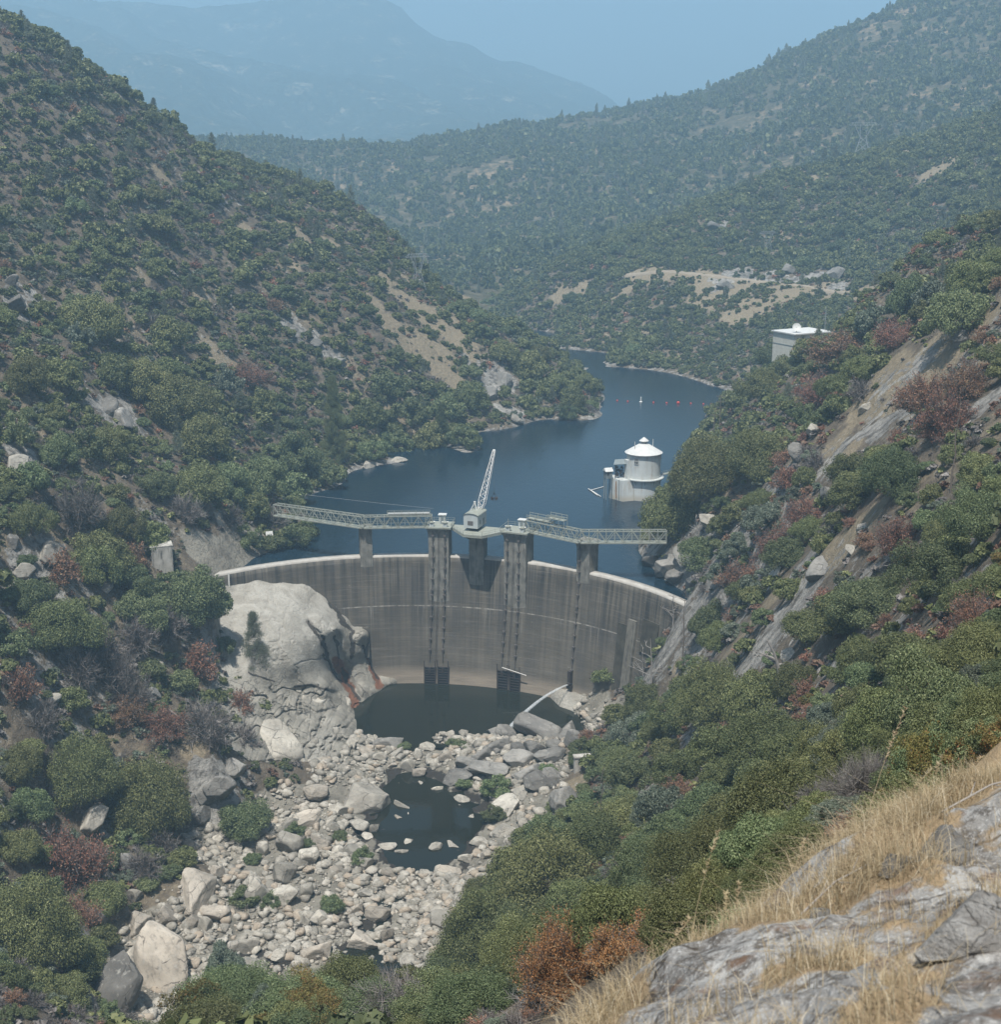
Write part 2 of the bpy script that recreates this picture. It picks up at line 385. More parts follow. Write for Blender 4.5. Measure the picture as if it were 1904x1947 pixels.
#@@TERRAIN
Y, Z = at_y, at_z
near_pts = [
    # foot of the view point and the slope below it
    (0, 3, 116), (-6, 10, 108), (6, 8, 116), (2, 20, 107), (10, 24, 106), (20, 40, 103), (1, 40, 92), (-12, 40, 84), (-30, 40, 74), (14, 60, 90),
    (0, 62, 77), (-20, 60, 66), (-9, 100, 50), (-33, 150, 20), (-60, 110, 30), (-45, 70, 52), (-70, 190, -12), (40, 60, 105), (60, 100, 104),
    Y(1090, 1880, 62), Y(1000, 1880, 120), Y(1200, 1730, 150), Y(1400, 1620, 120), Y(1600, 1530, 82), Y(1750, 1480, 60), Y(1880, 1420, 60),
    # slope towards the river and the dam's near abutment
    Y(900, 1790, 215), Y(1000, 1690, 240), Y(1150, 1620, 210), Y(1300, 1440, 260), Y(1500, 1330, 220), Y(1700, 1330, 150), Y(1850, 1280, 120),
    Y(1600, 1120, 240), Y(1800, 1120, 180), Y(1890, 1000, 180), Y(1700, 920, 260), Y(1500, 920, 340), Y(1400, 1150, 320), Y(1350, 1240, 330), Y(1230, 1400, 310),
    Y(1850, 740, 280), Y(1700, 760, 330), Y(1560, 800, 400), Y(1890, 565, 330), Y(1760, 590, 380), Y(1650, 630, 430), Y(1560, 668, 520), Y(1480, 715, 590), Y(1400, 800, 560), Y(1340, 860, 540),
    Y(1900, 540, 360), (170, 330, 118), (200, 420, 108), (190, 250, 132), (130, 150, 135), (160, 520, 90),
    Z(1293, 1146, 1.0), Z(1280, 1180, -6), Z(1240, 1240, -16), Z(1200, 1300, -25), Z(1150, 1352, -33),
    # behind the right shoulder
    (150, 640, 25), (130, 700, 0), (105, 640, 8), (90, 660, -8), (170, 560, 60), (190, 720, 10),
    # right shore
    Z(1240, 1080, 0), Z(1215, 1050, 0), Z(1235, 1000, 0), Z(1275, 930, 0), Z(1310, 850, 0), Z(1345, 800, 0), Z(1385, 752, 0),
    Z(1250, 1030, 5), Z(1300, 1010, 12), Z(1350, 960, 22), Z(1290, 1070, 6),
    # reservoir bed
    Z(1150, 1040, -14), Z(1100, 950, -16), Z(900, 1000, -20), Z(700, 1000, -12), Z(800, 930, -14), Z(1050, 860, -12), Z(1200, 860, -12), Z(1250, 770, -10), Z(1180, 740, -8), Z(1120, 690, -5), Z(900, 1035, -24), Z(1050, 1050, -20),
    Z(640, 1040, -9),
    # left shore
    Z(470, 1062, 0), Z(520, 1046, 0), Z(585, 1022, 0), Z(603, 1010, 0), Z(585, 980, 0), Z(580, 940, 0), Z(640, 928, 0), Z(665, 898, 0), Z(720, 885, 0), Z(780, 872, 0), Z(860, 860, 0), Z(912, 856, 0),
    Z(928, 818, 0), Z(1000, 810, 0), Z(1110, 802, 0), Z(1138, 780, 0), Z(1146, 748, 0), Z(1120, 705, 0), Z(1088, 672, -1), Z(1050, 640, -2),
    # left bank above the dam
    Z(400, 1060, 6), Z(480, 1030, 4), Z(330, 1075, 9), Z(540, 1010, 3.5), Y(500, 960, 440), Y(420, 980, 410),
    # left hillside
    Y(20, 1000, 330), Y(20, 1250, 295), Y(150, 1100, 335), Y(250, 1000, 370), Y(150, 850, 390), Y(300, 850, 430), Y(400, 800, 470), Y(550, 860, 500), Y(20, 760, 390), Y(200, 650, 470),
    Y(600, 760, 560), Y(400, 620, 540), Y(750, 780, 590), Y(700, 640, 620), Y(850, 760, 625), Y(900, 690, 660), Y(20, 500, 470), Y(250, 440, 560), Y(500, 470, 640), Y(1000, 760, 650), Y(1060, 700, 690),
    Y(20, 300, 540), Y(200, 260, 600), Y(20, 86, 600), Y(100, 118, 620), Y(210, 158, 650), Y(300, 220, 685), Y(440, 305, 740), Y(560, 350, 760), Y(640, 378, 770), Y(760, 466, 770), Y(800, 512, 760), Y(870, 572, 750), Y(950, 622, 740), Y(1040, 662, 730), Y(1100, 715, 705),
    # falling away behind the left crest
    (-330, 640, 190), (-300, 800, 120), (-200, 850, 90), (-120, 900, 60), (-80, 860, 55), (-30, 850, 20), (0, 830, 8), (25, 810, -3), (-200, 1000, 20), (-100, 1000, 10), (-400, 1000, 60),
    # left bank downstream
    Y(20, 1500, 268), Y(20, 1880, 212), Y(-100, 1500, 255), Y(-100, 1900, 190), Y(150, 1350, 305), Y(280, 1500, 300), Y(200, 1620, 275), Z(330, 1640, -30), Z(130, 1880, -28), Y(320, 1200, 350), Z(400, 1180, -3),
    Z(420, 1440, -20), Z(470, 1500, -32), Z(400, 1565, -34), Z(480, 1540, -36), Y(430, 1330, 352), Z(480, 1400, -23),
    # granite dome
    Z(430, 1112, -1.5), Z(560, 1112, -4), Z(500, 1180, -8), Z(440, 1200, -7), Z(560, 1170, -9), Z(600, 1215, -15), Z(560, 1250, -20), Z(490, 1280, -20), Z(650, 1295, -31), Z(560, 1310, -27),
    Z(650, 1230, -22), Z(700, 1260, -29), Z(745, 1300, -38), Z(690, 1330, -38), Z(690, 1390, -38), Z(640, 1330, -31), Z(590, 1370, -31), Z(520, 1400, -30), Z(640, 1420, -36),
    # bed of the gorge
    Z(800, 1330, -43), Z(950, 1350, -43), Z(1050, 1360, -41), Z(1120, 1390, -37.6), Z(850, 1398, -37.6), Z(700, 1415, -36.8), Z(1020, 1410, -35.5), Z(1080, 1420, -35), Z(600, 1500, -35.5), Z(680, 1470, -37), Z(560, 1570, -36.5),
    Z(800, 1450, -38.5), Z(930, 1480, -37), Z(1010, 1480, -36), Z(1080, 1480, -34), Z(1040, 1540, -34), Z(980, 1580, -36), Z(790, 1490, -40.2), Z(800, 1540, -40.6), Z(830, 1610, -40.6), Z(740, 1590, -39.9), Z(870, 1560, -40.2), Z(770, 1640, -39.6), Z(920, 1620, -37.5),
    Z(650, 1620, -38), Z(500, 1650, -37.5), Z(420, 1700, -37), Z(600, 1720, -39), Z(740, 1700, -40), Z(860, 1700, -38), Z(820, 1780, -38), Z(700, 1800, -40.5), Z(500, 1800, -39.5), Z(300, 1760, -36.5), Z(250, 1850, -38), Z(400, 1880, -40),
    Z(660, 1880, -42), Z(780, 1860, -39.5), Z(660, 1990, -44), Z(400, 1990, -42), (-60, 175, -40), (-40, 190, -44), (-110, 150, 0), (-15, 175, -15),
    # dam foundation
    Z(840, 1300, -43), Z(960, 1305, -43), Z(1060, 1320, -42),
    # spur with the road, beyond the reservoir
    Z(1075, 663, 0), Z(1150, 683, 0), Z(1220, 703, 0), Z(1300, 716, 0), Z(1360, 738, 0), Z(1000, 625, 0),
    Y(1100, 620, 900), Y(1200, 640, 850), Y(1300, 650, 800), Y(1400, 660, 780), Y(1450, 640, 760), Y(1180, 530, 930), Y(1270, 518, 900), Y(1350, 530, 880), Y(1480, 545, 850), Y(1620, 560, 800), Y(1000, 560, 1010), Y(1050, 500, 1000), Y(1200, 460, 1000), Y(1350, 400, 1020),
    Y(1500, 480, 930), Y(1700, 480, 850), Y(1890, 400, 800), Y(1500, 330, 1060), Y(1640, 300, 1060), Y(1750, 262, 1060), Y(1890, 222, 1040), Y(1980, 180, 1030), Y(1950, 480, 700), Y(1800, 560, 640), Y(1700, 610, 680),
    Y(1250, 420, 1080), Y(1640, 330, 1200), Y(1890, 260, 1200), Y(1250, 450, 1200), Y(1000, 540, 1150), Y(1500, 380, 1200), (450, 1200, 110), (500, 900, 190),
]
near = Surface(near_pts, c=0.025)
def near_height(x, y):
    z = near(x, y); r = np.hypot(x, y); z = z - smooth(16, 9, r) * 7.0
    a = smooth(40, 250, r)
    veg = smooth(-2, 12, z) + smooth(-34, -20, z) * (y < 395)
    z = z + a * np.clip(veg, 0, 1) * (fbm(x, y, 70, 3, 5) * 7 + fbm(x, y, 17, 3, 9) * 2.2)
    z = z + a * (fbm(x, y, 7, 3, 11) * 0.9)
    bedm = smooth(-32.5, -35, z) * (y < 396); z = z + bedm * ((.5 - np.abs(fbm(x, y, 9, 3, 13)) * 2.6) * .55 + fbm(x, y, 3.2, 3, 15) * .55)
    dome = smooth(1.0, .6, np.hypot((x + 59) / 26, (y - 377) / 22)); z = z - dome * 4.5 - 9 * smooth(1.0, .5, np.hypot((x + 42) / 12, (y - 398) / 9))        # the granite dome is a surface of its own
    return z
NEAR = PolarGrid(-50, 50, 700, 5, 1180, 880, near_height)

def blobs(X, Y, spots, grid=None):
    """soft union of round patches on the ground; each spot is a surveyed bearing and a radius in metres"""
    out = np.zeros(np.shape(X)); X = X + fbm(X, Y, 16, 3, 301) * 9; Y = Y + fbm(X, Y, 16, 3, 303) * 9
    for sp in spots:
        u, v, r = sp[:3]; h = (grid or NEAR).hit(u, v)
        if h is None: continue
        k = sp[3] if len(sp) > 3 else 1.0          # stretch along x
        out = np.maximum(out, 1 - smooth(.55, 1.25, np.hypot((X - h[0]) / (r * k), (Y - h[1]) / r)))
    return out
MEADOWS = [(830, 610, 17), (790, 585, 14), (870, 650, 15), (760, 640, 13), (810, 660, 12), (690, 560, 10), (740, 545, 10), (560, 445, 9), (410, 670, 9), (420, 700, 7), (310, 340, 7), (640, 470, 7), (850, 720, 8), (540, 500, 6), (770, 530, 8),
           (470, 430, 6), (380, 555, 6), (250, 520, 5), (1600, 300, 24), (1660, 290, 20), (1720, 290, 14), (1560, 340, 12), (1790, 320, 16), (1380, 560, 22), (1420, 590, 20), (1350, 545, 15), (1500, 560, 14), (1640, 560, 14), (1250, 520, 10), (1180, 560, 9), (1110, 550, 9), (1070, 560, 7), (1200, 526, 9), (1240, 521, 9), (1280, 520, 9), (1320, 524, 9), (1360, 528, 9), (1400, 534, 9), (1440, 539, 9), (1480, 544, 9), (1520, 549, 9), (1560, 554, 9), (1600, 559, 9),
           (1440, 1180, 9), (1520, 1130, 8), (1580, 1070, 8), (1650, 1000, 7), (1610, 960, 5), (1690, 720, 10), (1760, 700, 12), (1800, 740, 9), (1640, 770, 8), (1580, 900, 6), (1480, 730, 6), (1540, 1400, 4), (1340, 1180, 5), (1270, 1290, 4), (1090, 1500, 6), (1110, 1470, 4), (1840, 650, 9), (1560, 860, 6), (360, 1420, 6)]
SLABS = [(1700, 800, 10), (1640, 830, 8), (1760, 780, 8), (1500, 1190, 7), (1440, 1230, 6), (1540, 1150, 6), (1570, 880, 6), (1880, 770, 8), (1350, 1200, 6), (1600, 1240, 5), (1260, 1260, 8), (1220, 1310, 8), (1300, 1220, 6), (1180, 1350, 8), (1560, 1040, 6), (1470, 1070, 5), (1660, 1240, 4), (1720, 1170, 4),
         (1250, 1060, 9), (1240, 1040, 8), (1300, 1080, 7), (600, 660, 7), (640, 680, 6), (540, 610, 8), (960, 720, 12), (930, 740, 10), (980, 790, 9), (700, 885, 6), (750, 878, 6), (230, 780, 10), (200, 770, 8), (880, 690, 6), (420, 1500, 9), (400, 1540, 9), (390, 1470, 7), (100, 1060, 9), (60, 1110, 8), (40, 880, 8), (30, 540, 9), (30, 580, 9),
         (1400, 520, 8), (1370, 540, 8), (1560, 525, 14), (1520, 530, 13), (1600, 548, 11), (1370, 535, 12), (1420, 520, 11), (1470, 525, 12), (1380, 430, 10), (1050, 500, 9), (850, 465, 14), (180, 1560, 6), (320, 880, 4), (1160, 690, 4), (1120, 680, 4)]
PALE = [(520, 1150, 17), (470, 1160, 14), (560, 1180, 14), (600, 1180, 11), (560, 1260, 12), (610, 1350, 16), (560, 1350, 12), (520, 1300, 8), (640, 1400, 14), (420, 1060, 7), (390, 1040, 5), (460, 1050, 5), (480, 1062, 4), (540, 1410, 9), (640, 1280, 6), (680, 1250, 7), (720, 1280, 6), (1110, 1340, 9), (1130, 1370, 8), (1070, 1330, 6), (415, 1058, 10), (455, 1046, 8), (490, 1050, 6), (380, 1070, 5)]
RUST = [(655, 1270, 1.3), (665, 1300, 1.4), (672, 1325, 1.4), (708, 1265, 1.0), (718, 1290, 1.0), (722, 1300, .9), (645, 1250, 1.0)]
BLACK = [(640, 1220, 1.3), (648, 1245, 1.5), (660, 1255, 1.5), (632, 1195, 1.0), (690, 1235, 1.3), (700, 1250, 1.1), (680, 1270, .8), (686, 1300, .9), (690, 1320, .9), (650, 1200, 1.0), (665, 1215, 1.2), (625, 1260, 1.3)]
def terrain_masks(X, Y, Z):
    sl = NEAR.slope(X, Y); r = np.hypot(X, Y)
    n1 = fbm(X, Y, 45, 4, 71); n2 = fbm(X, Y, 14, 4, 73)
    grass = np.clip(.40 + n1 * .55 + n2 * .3, 0, 1); grass = np.maximum(grass * .8, blobs(X, Y, MEADOWS))
    rock = np.clip((sl - .95) * .6 + n2 * .55 + .18, 0, 1); rock = np.maximum(rock, blobs(X, Y, SLABS) * np.clip(.85 + fbm(X, Y, 6, 3, 305) * .9, .3, 1.0))
    shore = np.exp(-((Z - .4) / .9) ** 2) * (Y > 395); rock = np.maximum(rock, shore * .8)
    bed = smooth(-33.0, -35.5, Z + fbm(X, Y, 10, 3, 77) * 2) * (Y < 396)
    pale = np.maximum(blobs(X, Y, PALE), bed)
    return dict(grass=grass, rock=rock, pale=pale, rust=X * 0, black=.85 * bed * np.exp(-((Z - np.where(Y > 352, -37.4, np.where(Y > 285, -39.2, -40.2))) / .42) ** 2))
me = mesh_np('terrain', np.stack([NEAR.X, NEAR.Y, NEAR.Z], -1).reshape(-1, 3), grid_faces(*NEAR.X.shape), True)
for k_, v_ in terrain_masks(NEAR.X, NEAR.Y, NEAR.Z).items(): set_attr(me, k_, v_)
TERRAIN = tag(link_mesh('terrain', me, M_ground), kind='structure')

ridge_pts = [Y(430, 268, 1750), Y(300, 262, 1700), Y(150, 300, 1600), Y(0, 330, 1500), Y(-100, 340, 1500), Y(480, 262, 1750), Y(560, 262, 1800), Y(700, 282, 1850), Y(860, 276, 1850), Y(1000, 252, 1850), Y(1130, 225, 1850), Y(1300, 188, 1850), Y(1440, 142, 1850), Y(1530, 92, 1850),
    Y(1600, 72, 1800), Y(1700, 38, 1750), Y(1800, 5, 1720), Y(1900, -30, 1700), Y(2050, -70, 1700),
    Y(600, 380, 1500), Y(700, 420, 1350), Y(850, 420, 1400), Y(1000, 380, 1450), Y(1200, 330, 1500), Y(1400, 270, 1550), Y(1600, 200, 1500), Y(1850, 130, 1450),
    Y(800, 520, 1150), Y(950, 520, 1120), Y(1100, 450, 1180), Y(1300, 400, 1250), Y(1500, 330, 1260), Y(1700, 260, 1300), Y(1900, 210, 1300),
    Z(900, 622, -2), Z(1000, 626, -2), Z(1080, 630, -3), Y(700, 500, 1080), Y(300, 330, 1300), Y(0, 400, 1200), (350, 950, 20), (500, 1000, 60), (100, 930, -10),
    (-600, 2400, 60), (-200, 2500, 60), (200, 2500, 80), (600, 2400, 150), (900, 2300, 200), (-400, 1000, -10), (0, 950, -10)]
ridge = Surface(ridge_pts, c=0.03)
def ridge_height(x, y):
    z = ridge(x, y)
    g = fbm(x, y, 260, 4, 31); z = z + g * 26 * smooth(1000, 1300, np.hypot(x, y)) + fbm(x, y, 45, 3, 33) * 6
    return z
RIDGE = PolarGrid(-34, 34, 420, 930, 2600, 260, ridge_height)
me = mesh_np('hills', np.stack([RIDGE.X, RIDGE.Y, RIDGE.Z], -1).reshape(-1, 3), grid_faces(*RIDGE.X.shape), True)
tag(link_mesh('hills', me, M_hill), kind='structure')

far_pts = [Y(-150, 60, 6000), Y(20, 28, 6000), Y(150, 22, 6000), Y(230, 36, 6000), Y(400, 42, 6000), Y(520, 32, 6000), Y(640, 20, 5900), Y(740, 22, 5800), Y(790, 50, 5800), Y(850, 84, 5700), Y(930, 118, 5600), Y(1000, 148, 5500), Y(1070, 182, 5400), Y(1140, 222, 5300), Y(1300, 290, 5000), Y(1600, 330, 5000), Y(2000, 340, 5000),
    Y(1000, 250, 4300), Y(850, 230, 4300), Y(700, 200, 4400), Y(600, 120, 5200), Y(400, 100, 5200), Y(250, 110, 4300), Y(330, 120, 4200), Y(380, 150, 4100), Y(450, 195, 4000), Y(520, 240, 3900), Y(600, 250, 4200), Y(150, 90, 4400), Y(0, 70, 4500), Y(-100, 80, 4500),
    Y(0, 250, 3200), Y(300, 300, 3200), Y(500, 300, 3300), Y(700, 300, 3300), Y(1000, 300, 3400), Y(1500, 330, 3300), Y(2000, 330, 3300),
    (-3000, 7500, 100), (0, 7500, 100), (3000, 7500, 100), (-1500, 2700, 20), (0, 2700, 20), (1500, 2700, 20)]
far = Surface(far_pts, c=0.03)
def far_height(x, y):
    return far(x, y) + fbm(x, y, 900, 5, 51) * 90 - np.abs(fbm(x + y * .3, y * .6, 520, 4, 53)) * 170 + 40
FAR = PolarGrid(-34, 34, 400, 2650, 7200, 200, far_height)
me = mesh_np('mountains', np.stack([FAR.X, FAR.Y, FAR.Z], -1).reshape(-1, 3), grid_faces(*FAR.X.shape), True)
tag(link_mesh('mountains', me, M_far), kind='structure')


# ------------------------------------------------------------------ mesh builder for man-made things
class MB:
    def __init__(self): self.v = []; self.f = []; self.mi = []; self.sm = []
    def add(self, vs, fs, mi=0, sm=False):
        n = len(self.v); self.v += [tuple(p) for p in vs]; self.f += [tuple(i + n for i in f) for f in fs]; self.mi += [mi] * len(fs); self.sm += [sm] * len(fs); return self
    def box(self, c, size, rz=0.0, mi=0, M=None):
        hx, hy, hz = (s / 2 for s in size); ca, sa = math.cos(rz), math.sin(rz)
        vs = [(x, y, z) for z in (-hz, hz) for x, y in ((-hx, -hy), (hx, -hy), (hx, hy), (-hx, hy))]
        vs = [(c[0] + x * ca - y * sa, c[1] + x * sa + y * ca, c[2] + z) for x, y, z in vs]
        return self.add(vs, [(3, 2, 1, 0), (4, 5, 6, 7), (0, 1, 5, 4), (1, 2, 6, 5), (2, 3, 7, 6), (3, 0, 4, 7)], mi)
    def bar(self, a, b, w, h=None, mi=0):
        """square bar from a to b"""
        a = Vector(a); b = Vector(b); h = h or w; d = (b - a)
        if d.length < 1e-6: return self
        d.normalize(); up = Vector((0, 0, 1)) if abs(d.z) < .95 else Vector((0, 1, 0)); s = d.cross(up).normalized() * w / 2; t = s.cross(d).normalized() * h / 2
        vs = [p + q for p in (a, b) for q in (-s - t, s - t, s + t, -s + t)]
        return self.add(vs, [(0, 1, 2, 3), (7, 6, 5, 4), (0, 4, 5, 1), (1, 5, 6, 2), (2, 6, 7, 3), (3, 7, 4, 0)], mi)
    def tube(self, pts, r, n=8, mi=0, r1=None, cap=True):
        pts = [Vector(p) for p in pts]; rings = []; k = len(pts)
        for i, p in enumerate(pts):
            d = (pts[min(i + 1, k - 1)] - pts[max(i - 1, 0)]).normalized(); up = Vector((0, 0, 1)) if abs(d.z) < .9 else Vector((1, 0, 0)); s = d.cross(up).normalized(); t = s.cross(d)
            rr = r if r1 is None else r + (r1 - r) * i / (k - 1)
            rings.append([p + s * math.cos(a) * rr + t * math.sin(a) * rr for a in (2 * math.pi * j / n for j in range(n))])
        vs = [q for ring in rings for q in ring]
        fs = [(i * n + j, i * n + (j + 1) % n, (i + 1) * n + (j + 1) % n, (i + 1) * n + j) for i in range(k - 1) for j in range(n)]
        if cap: fs += [tuple(range(n - 1, -1, -1)), tuple((k - 1) * n + j for j in range(n))]
        return self.add(vs, fs, mi, True)
    def lathe(self, c, prof, n=40, mi=0, cap=True, sm=True):
        vs = [(c[0] + r * math.cos(2 * math.pi * j / n), c[1] + r * math.sin(2 * math.pi * j / n), c[2] + z) for r, z in prof for j in range(n)]; k = len(prof)
        fs = [(i * n + j, i * n + (j + 1) % n, (i + 1) * n + (j + 1) % n, (i + 1) * n + j) for i in range(k - 1) for j in range(n)]
        if cap: fs += [tuple(range(n - 1, -1, -1)), tuple((k - 1) * n + j for j in range(n))]
        return self.add(vs, fs, mi, sm)
    def prism(self, poly, z0, z1, mi=0):
        """vertical prism; poly counter-clockwise seen from above"""
        n = len(poly); vs = [(x, y, z0) for x, y in poly] + [(x, y, z1) for x, y in poly]
        return self.add(vs, [tuple(range(n - 1, -1, -1)), tuple(range(n, 2 * n))] + [(i, (i + 1) % n, n + (i + 1) % n, n + i) for i in range(n)], mi)
    def build(self, name, mat, parent=None, bevel=0.0):
        me = bpy.data.meshes.new(name); me.from_pydata(self.v, [], self.f)
        me.polygons.foreach_set('material_index', self.mi); me.polygons.foreach_set('use_smooth', self.sm); me.update()
        if any(self.sm): me.set_sharp_from_angle(angle=R(38))
        o = link_mesh(name, me, mat, None)
        if parent is not None:
            o.parent = parent
            bpy_inv = Matrix.Translation(parent.location) @ parent.rotation_euler.to_matrix().to_4x4()
            o.matrix_parent_inverse = bpy_inv.inverted()
        if bevel: md = o.modifiers.new('bevel', 'BEVEL'); md.width = bevel; md.segments = 2; md.limit_method = 'ANGLE'
        return o

# ------------------------------------------------------------------ dam
DC = np.array([-26.68, 320.61]); DR = 85.45; CREST = 2.0; POOL = -37.5
def face_r(z): return DR + (z - CREST) * 0.11
def dam_ang(x, y): return math.atan2(x - DC[0], y - DC[1])
def dam_pt(a, z, out=0.0):
    """point on the downstream face at bearing a from the arch centre, 'out' metres downstream of it"""
    r = face_r(z) - out; return np.array([DC[0] + r * math.sin(a), DC[1] + r * math.cos(a), z])
def arch_pt(a, r, z): return np.array([DC[0] + r * math.sin(a), DC[1] + r * math.cos(a), z])
def face_hit(u, v):
    r = ray(u, v); t = np.linspace(340, 480, 4000); p = EYE[None] + r[None] * t[:, None]
    f = np.hypot(p[:, 0] - DC[0], p[:, 1] - DC[1]) - face_r(p[:, 2]); k = np.nonzero((f[:-1] < 0) & (f[1:] >= 0))[0][-1]; return p[k]
def face_ang(u, v): p = face_hit(u, v); return dam_ang(p[0], p[1])
A_L = dam_ang(*at_z(430, 1090, 2)[:2]) - 0.05; A_R = dam_ang(*at_z(1293, 1142, 2)[:2]) + 0.05
DAM = tag(empty('arch_dam', arch_pt(0, DR, -46)), 'curved concrete arch dam with dark vertical water streaks and a pale crest', 'dam')
def arch_sheet(name, mat, rows, na=220, parent=DAM, a0=A_L, a1=A_R):
    """rows: list of (radius, z); a swept band with metre uvs"""
    aa = np.linspace(a0, a1, na); vs = np.array([arch_pt(a, r, z) for r, z in rows for a in aa])
    me = mesh_np(name, vs, grid_faces(len(rows), na)); uvl = me.uv_layers.new(name='UVMap'); li = np.empty(len(me.loops), np.int32); me.loops.foreach_get('vertex_index', li)
    U = np.tile(aa * DR, len(rows)); V = np.repeat([z for r, z in rows], na)
    uvl.data.foreach_set('uv', np.stack([U[li], V[li]], -1).astype(np.float32).ravel())
    o = link_mesh(name, me, mat); o.parent = parent; o.matrix_parent_inverse = Matrix.Translation(parent.location).inverted(); return o
face_rows = [(face_r(z), z) for z in np.linspace(-46, CREST - .55, 30)]
arch_sheet('dam_wall', M_dam, face_rows + [(DR + 2.6, CREST - .55), (DR + 2.6, -46), (face_r(-46), -46)])
# crest cap, interrupted by the piers
piers = {}
def pier_span(name, uL, uR, v):
    piers[name] = (face_ang(uL, v), face_ang(uR, v))
pier_span('a', 686, 709, 1075); pier_span('b', 816, 855, 1075); pier_span('c', 893, 921, 1082); pier_span('d', 961, 1003, 1088); pier_span('e', 1096, 1120, 1110)
edges = [A_L] + [x for k in 'abcde' for x in (piers[k][0] - .0005, piers[k][1] + .0005)] + [A_R]
for i in range(0, len(edges), 2):
    arch_sheet('crest_cap', M_crest, [(DR - .06, CREST - .75), (DR - .06, CREST), (DR + 2.75, CREST), (DR + 2.75, CREST - .75), (DR - .06, CREST - .75)], max(8, int((edges[i + 1] - edges[i]) * 80)), DAM, edges[i], edges[i + 1])
# pilasters at the near end of the face, and dark slabs for its recesses
def pilaster(uL, uR, vtop, vbot, depth, mat):
    a0 = face_ang(uL, (vtop + vbot) / 2); a1 = face_ang(uR, (vtop + vbot) / 2); z1 = face_hit((uL + uR) / 2, vtop)[2]; z0 = face_hit((uL + uR) / 2, vbot)[2]
    m = MB(); aa = np.linspace(a0, a1, 5); top = [dam_pt(a, z1, depth * .5) for a in aa]; bot = [dam_pt(a, z0, depth) for a in aa]
    top2 = [dam_pt(a, z1, -.4) for a in aa]; bot2 = [dam_pt(a, z0, -.4) for a in aa]; n = 5; vs = top + bot + top2 + bot2
    fs = [(n + i, n + i + 1, i + 1, i) for i in range(n - 1)] + [(i, i + 1, 2 * n + i + 1, 2 * n + i) for i in range(n - 1)] + [(0, 2 * n, 3 * n, n), (n - 1, 2 * n - 1, 4 * n - 1, 3 * n - 1)]
    m.add(vs, fs); return m.build('pilaster', mat, DAM)
M_dam2 = make_concrete('pilaster_concrete', (.20, .185, .155), (.13, .12, .10))
M_recess_shade = make_concrete('recess_shade_concrete', (.085, .078, .062), (.05, .046, .038), (.03, .03, .024), .6)  # shade of the recesses put into the colour of raised slabs
pilaster(1190, 1206, 1176, 1325, 1.3, M_dam2)
pilaster(1170, 1189.5, 1184, 1325, .5, M_recess_shade)
pilaster(1220, 1252, 1180, 1245, .5, M_recess_shade)
pilaster(672, 701, 1192, 1245, 2.6, M_dam)
# piers with flared caps, each a part of the dam
DECK = 11.2
def pier(key, out, back, ztop, flare=.0, name='pier', zfoot=-24, mat=M_pier):
    a0, a1 = piers[key]; m = MB()
    def ringp(z, e):
        r0 = DR - out - e; r1 = DR + back + e; da = e / DR
        return [arch_pt(a0 - da, r0, z), arch_pt(a1 + da, r0, z), arch_pt(a1 + da, r1, z), arch_pt(a0 - da, r1, z)]
    rings = [ringp(zfoot, 0), ringp(ztop - 2.4, 0), ringp(ztop - 1.3, flare * .3), ringp(ztop - .6, flare), ringp(ztop, flare)] if flare else [ringp(zfoot, 0), ringp(ztop, 0)]
    vs = [p for r in rings for p in r]; fs = [(3, 2, 1, 0)] + [(4 * i + j, 4 * i + (j + 1) % 4, 4 * i + 4 + (j + 1) % 4, 4 * i + 4 + j) for i in range(len(rings) - 1) for j in range(4)] + [tuple(4 * (len(rings) - 1) + j for j in range(4))]
    m.add(vs, fs); o = m.build(name, mat, DAM)
    am = (a0 + a1) / 2; return am, arch_pt(am, DR - out, ztop)
M_shadepier = M_pier
pA = pier('a', .35, 3.4, DECK - .1, .0); pE = pier('e', .35, 4.2, DECK - .1, .55)
pB = pier('b', 1.5, 4.4, DECK - .2, .35); pD = pier('d', 1.5, 4.4, DECK - .2, .5); pC = pier('c', .9, 3.2, DECK - .3, .0)
# gate stems with guide brackets, ladders
def stem(u0, v0, u1, v1, standoff, name='gate_stem', brackets=13, zt=None):
    a0 = face_ang(u0, 1090); a1 = face_ang(u1, v1); zb = face_hit(u1, v1)[2]; zt = zt or DECK - .8
    m = MB(); pts = []
    for i in range(25):
        t = i / 24; z = zt + (zb - zt) * t; a = a0 + (a1 - a0) * max(0, (CREST - z) / (CREST - zb)) if z < CREST else a0
        r = min(DR - standoff, face_r(z) - .45) if z < CREST else DR - standoff
        pts.append(arch_pt(a, r, z))
    m.tube(pts, .13, 6)
    for i in range(1, brackets):
        p = Vector(pts[int(i * 24 / brackets)]); m.box(p + Vector((0, .15, 0)), (.80, .7, .42), -a0)
    return m.build(name, M_stem, DAM)
stem(825, 1020, 817, 1255, 1.95); stem(848, 1018, 842, 1255, 1.95); stem(968, 1030, 955, 1262, 1.95); stem(990, 1030, 980, 1268, 1.95); stem(1104, 1045, 1087, 1295, .8)
def ladder(u0, u1, v1, standoff):
    a0 = face_ang(u0, 1090); a1 = face_ang(u1, v1); zb = face_hit(u1, v1)[2]; m = MB(); P = [[], []]
    for i in range(90):
        z = DECK - 1 + (zb - DECK + 1) * i / 89; a = a0 + (a1 - a0) * max(0, (CREST - z) / (CREST - zb)); r = min(DR - standoff, face_r(z) - .12) if z < CREST else DR - standoff
        p, q = arch_pt(a - .0032, r, z), arch_pt(a + .0032, r, z); P[0].append(p); P[1].append(q)
        if i % 1 == 0: m.bar(p, q, .05)
    m.tube(P[0][::6], .04, 5); m.tube(P[1][::6], .04, 5); return m.build('ladder', M_stem, DAM)
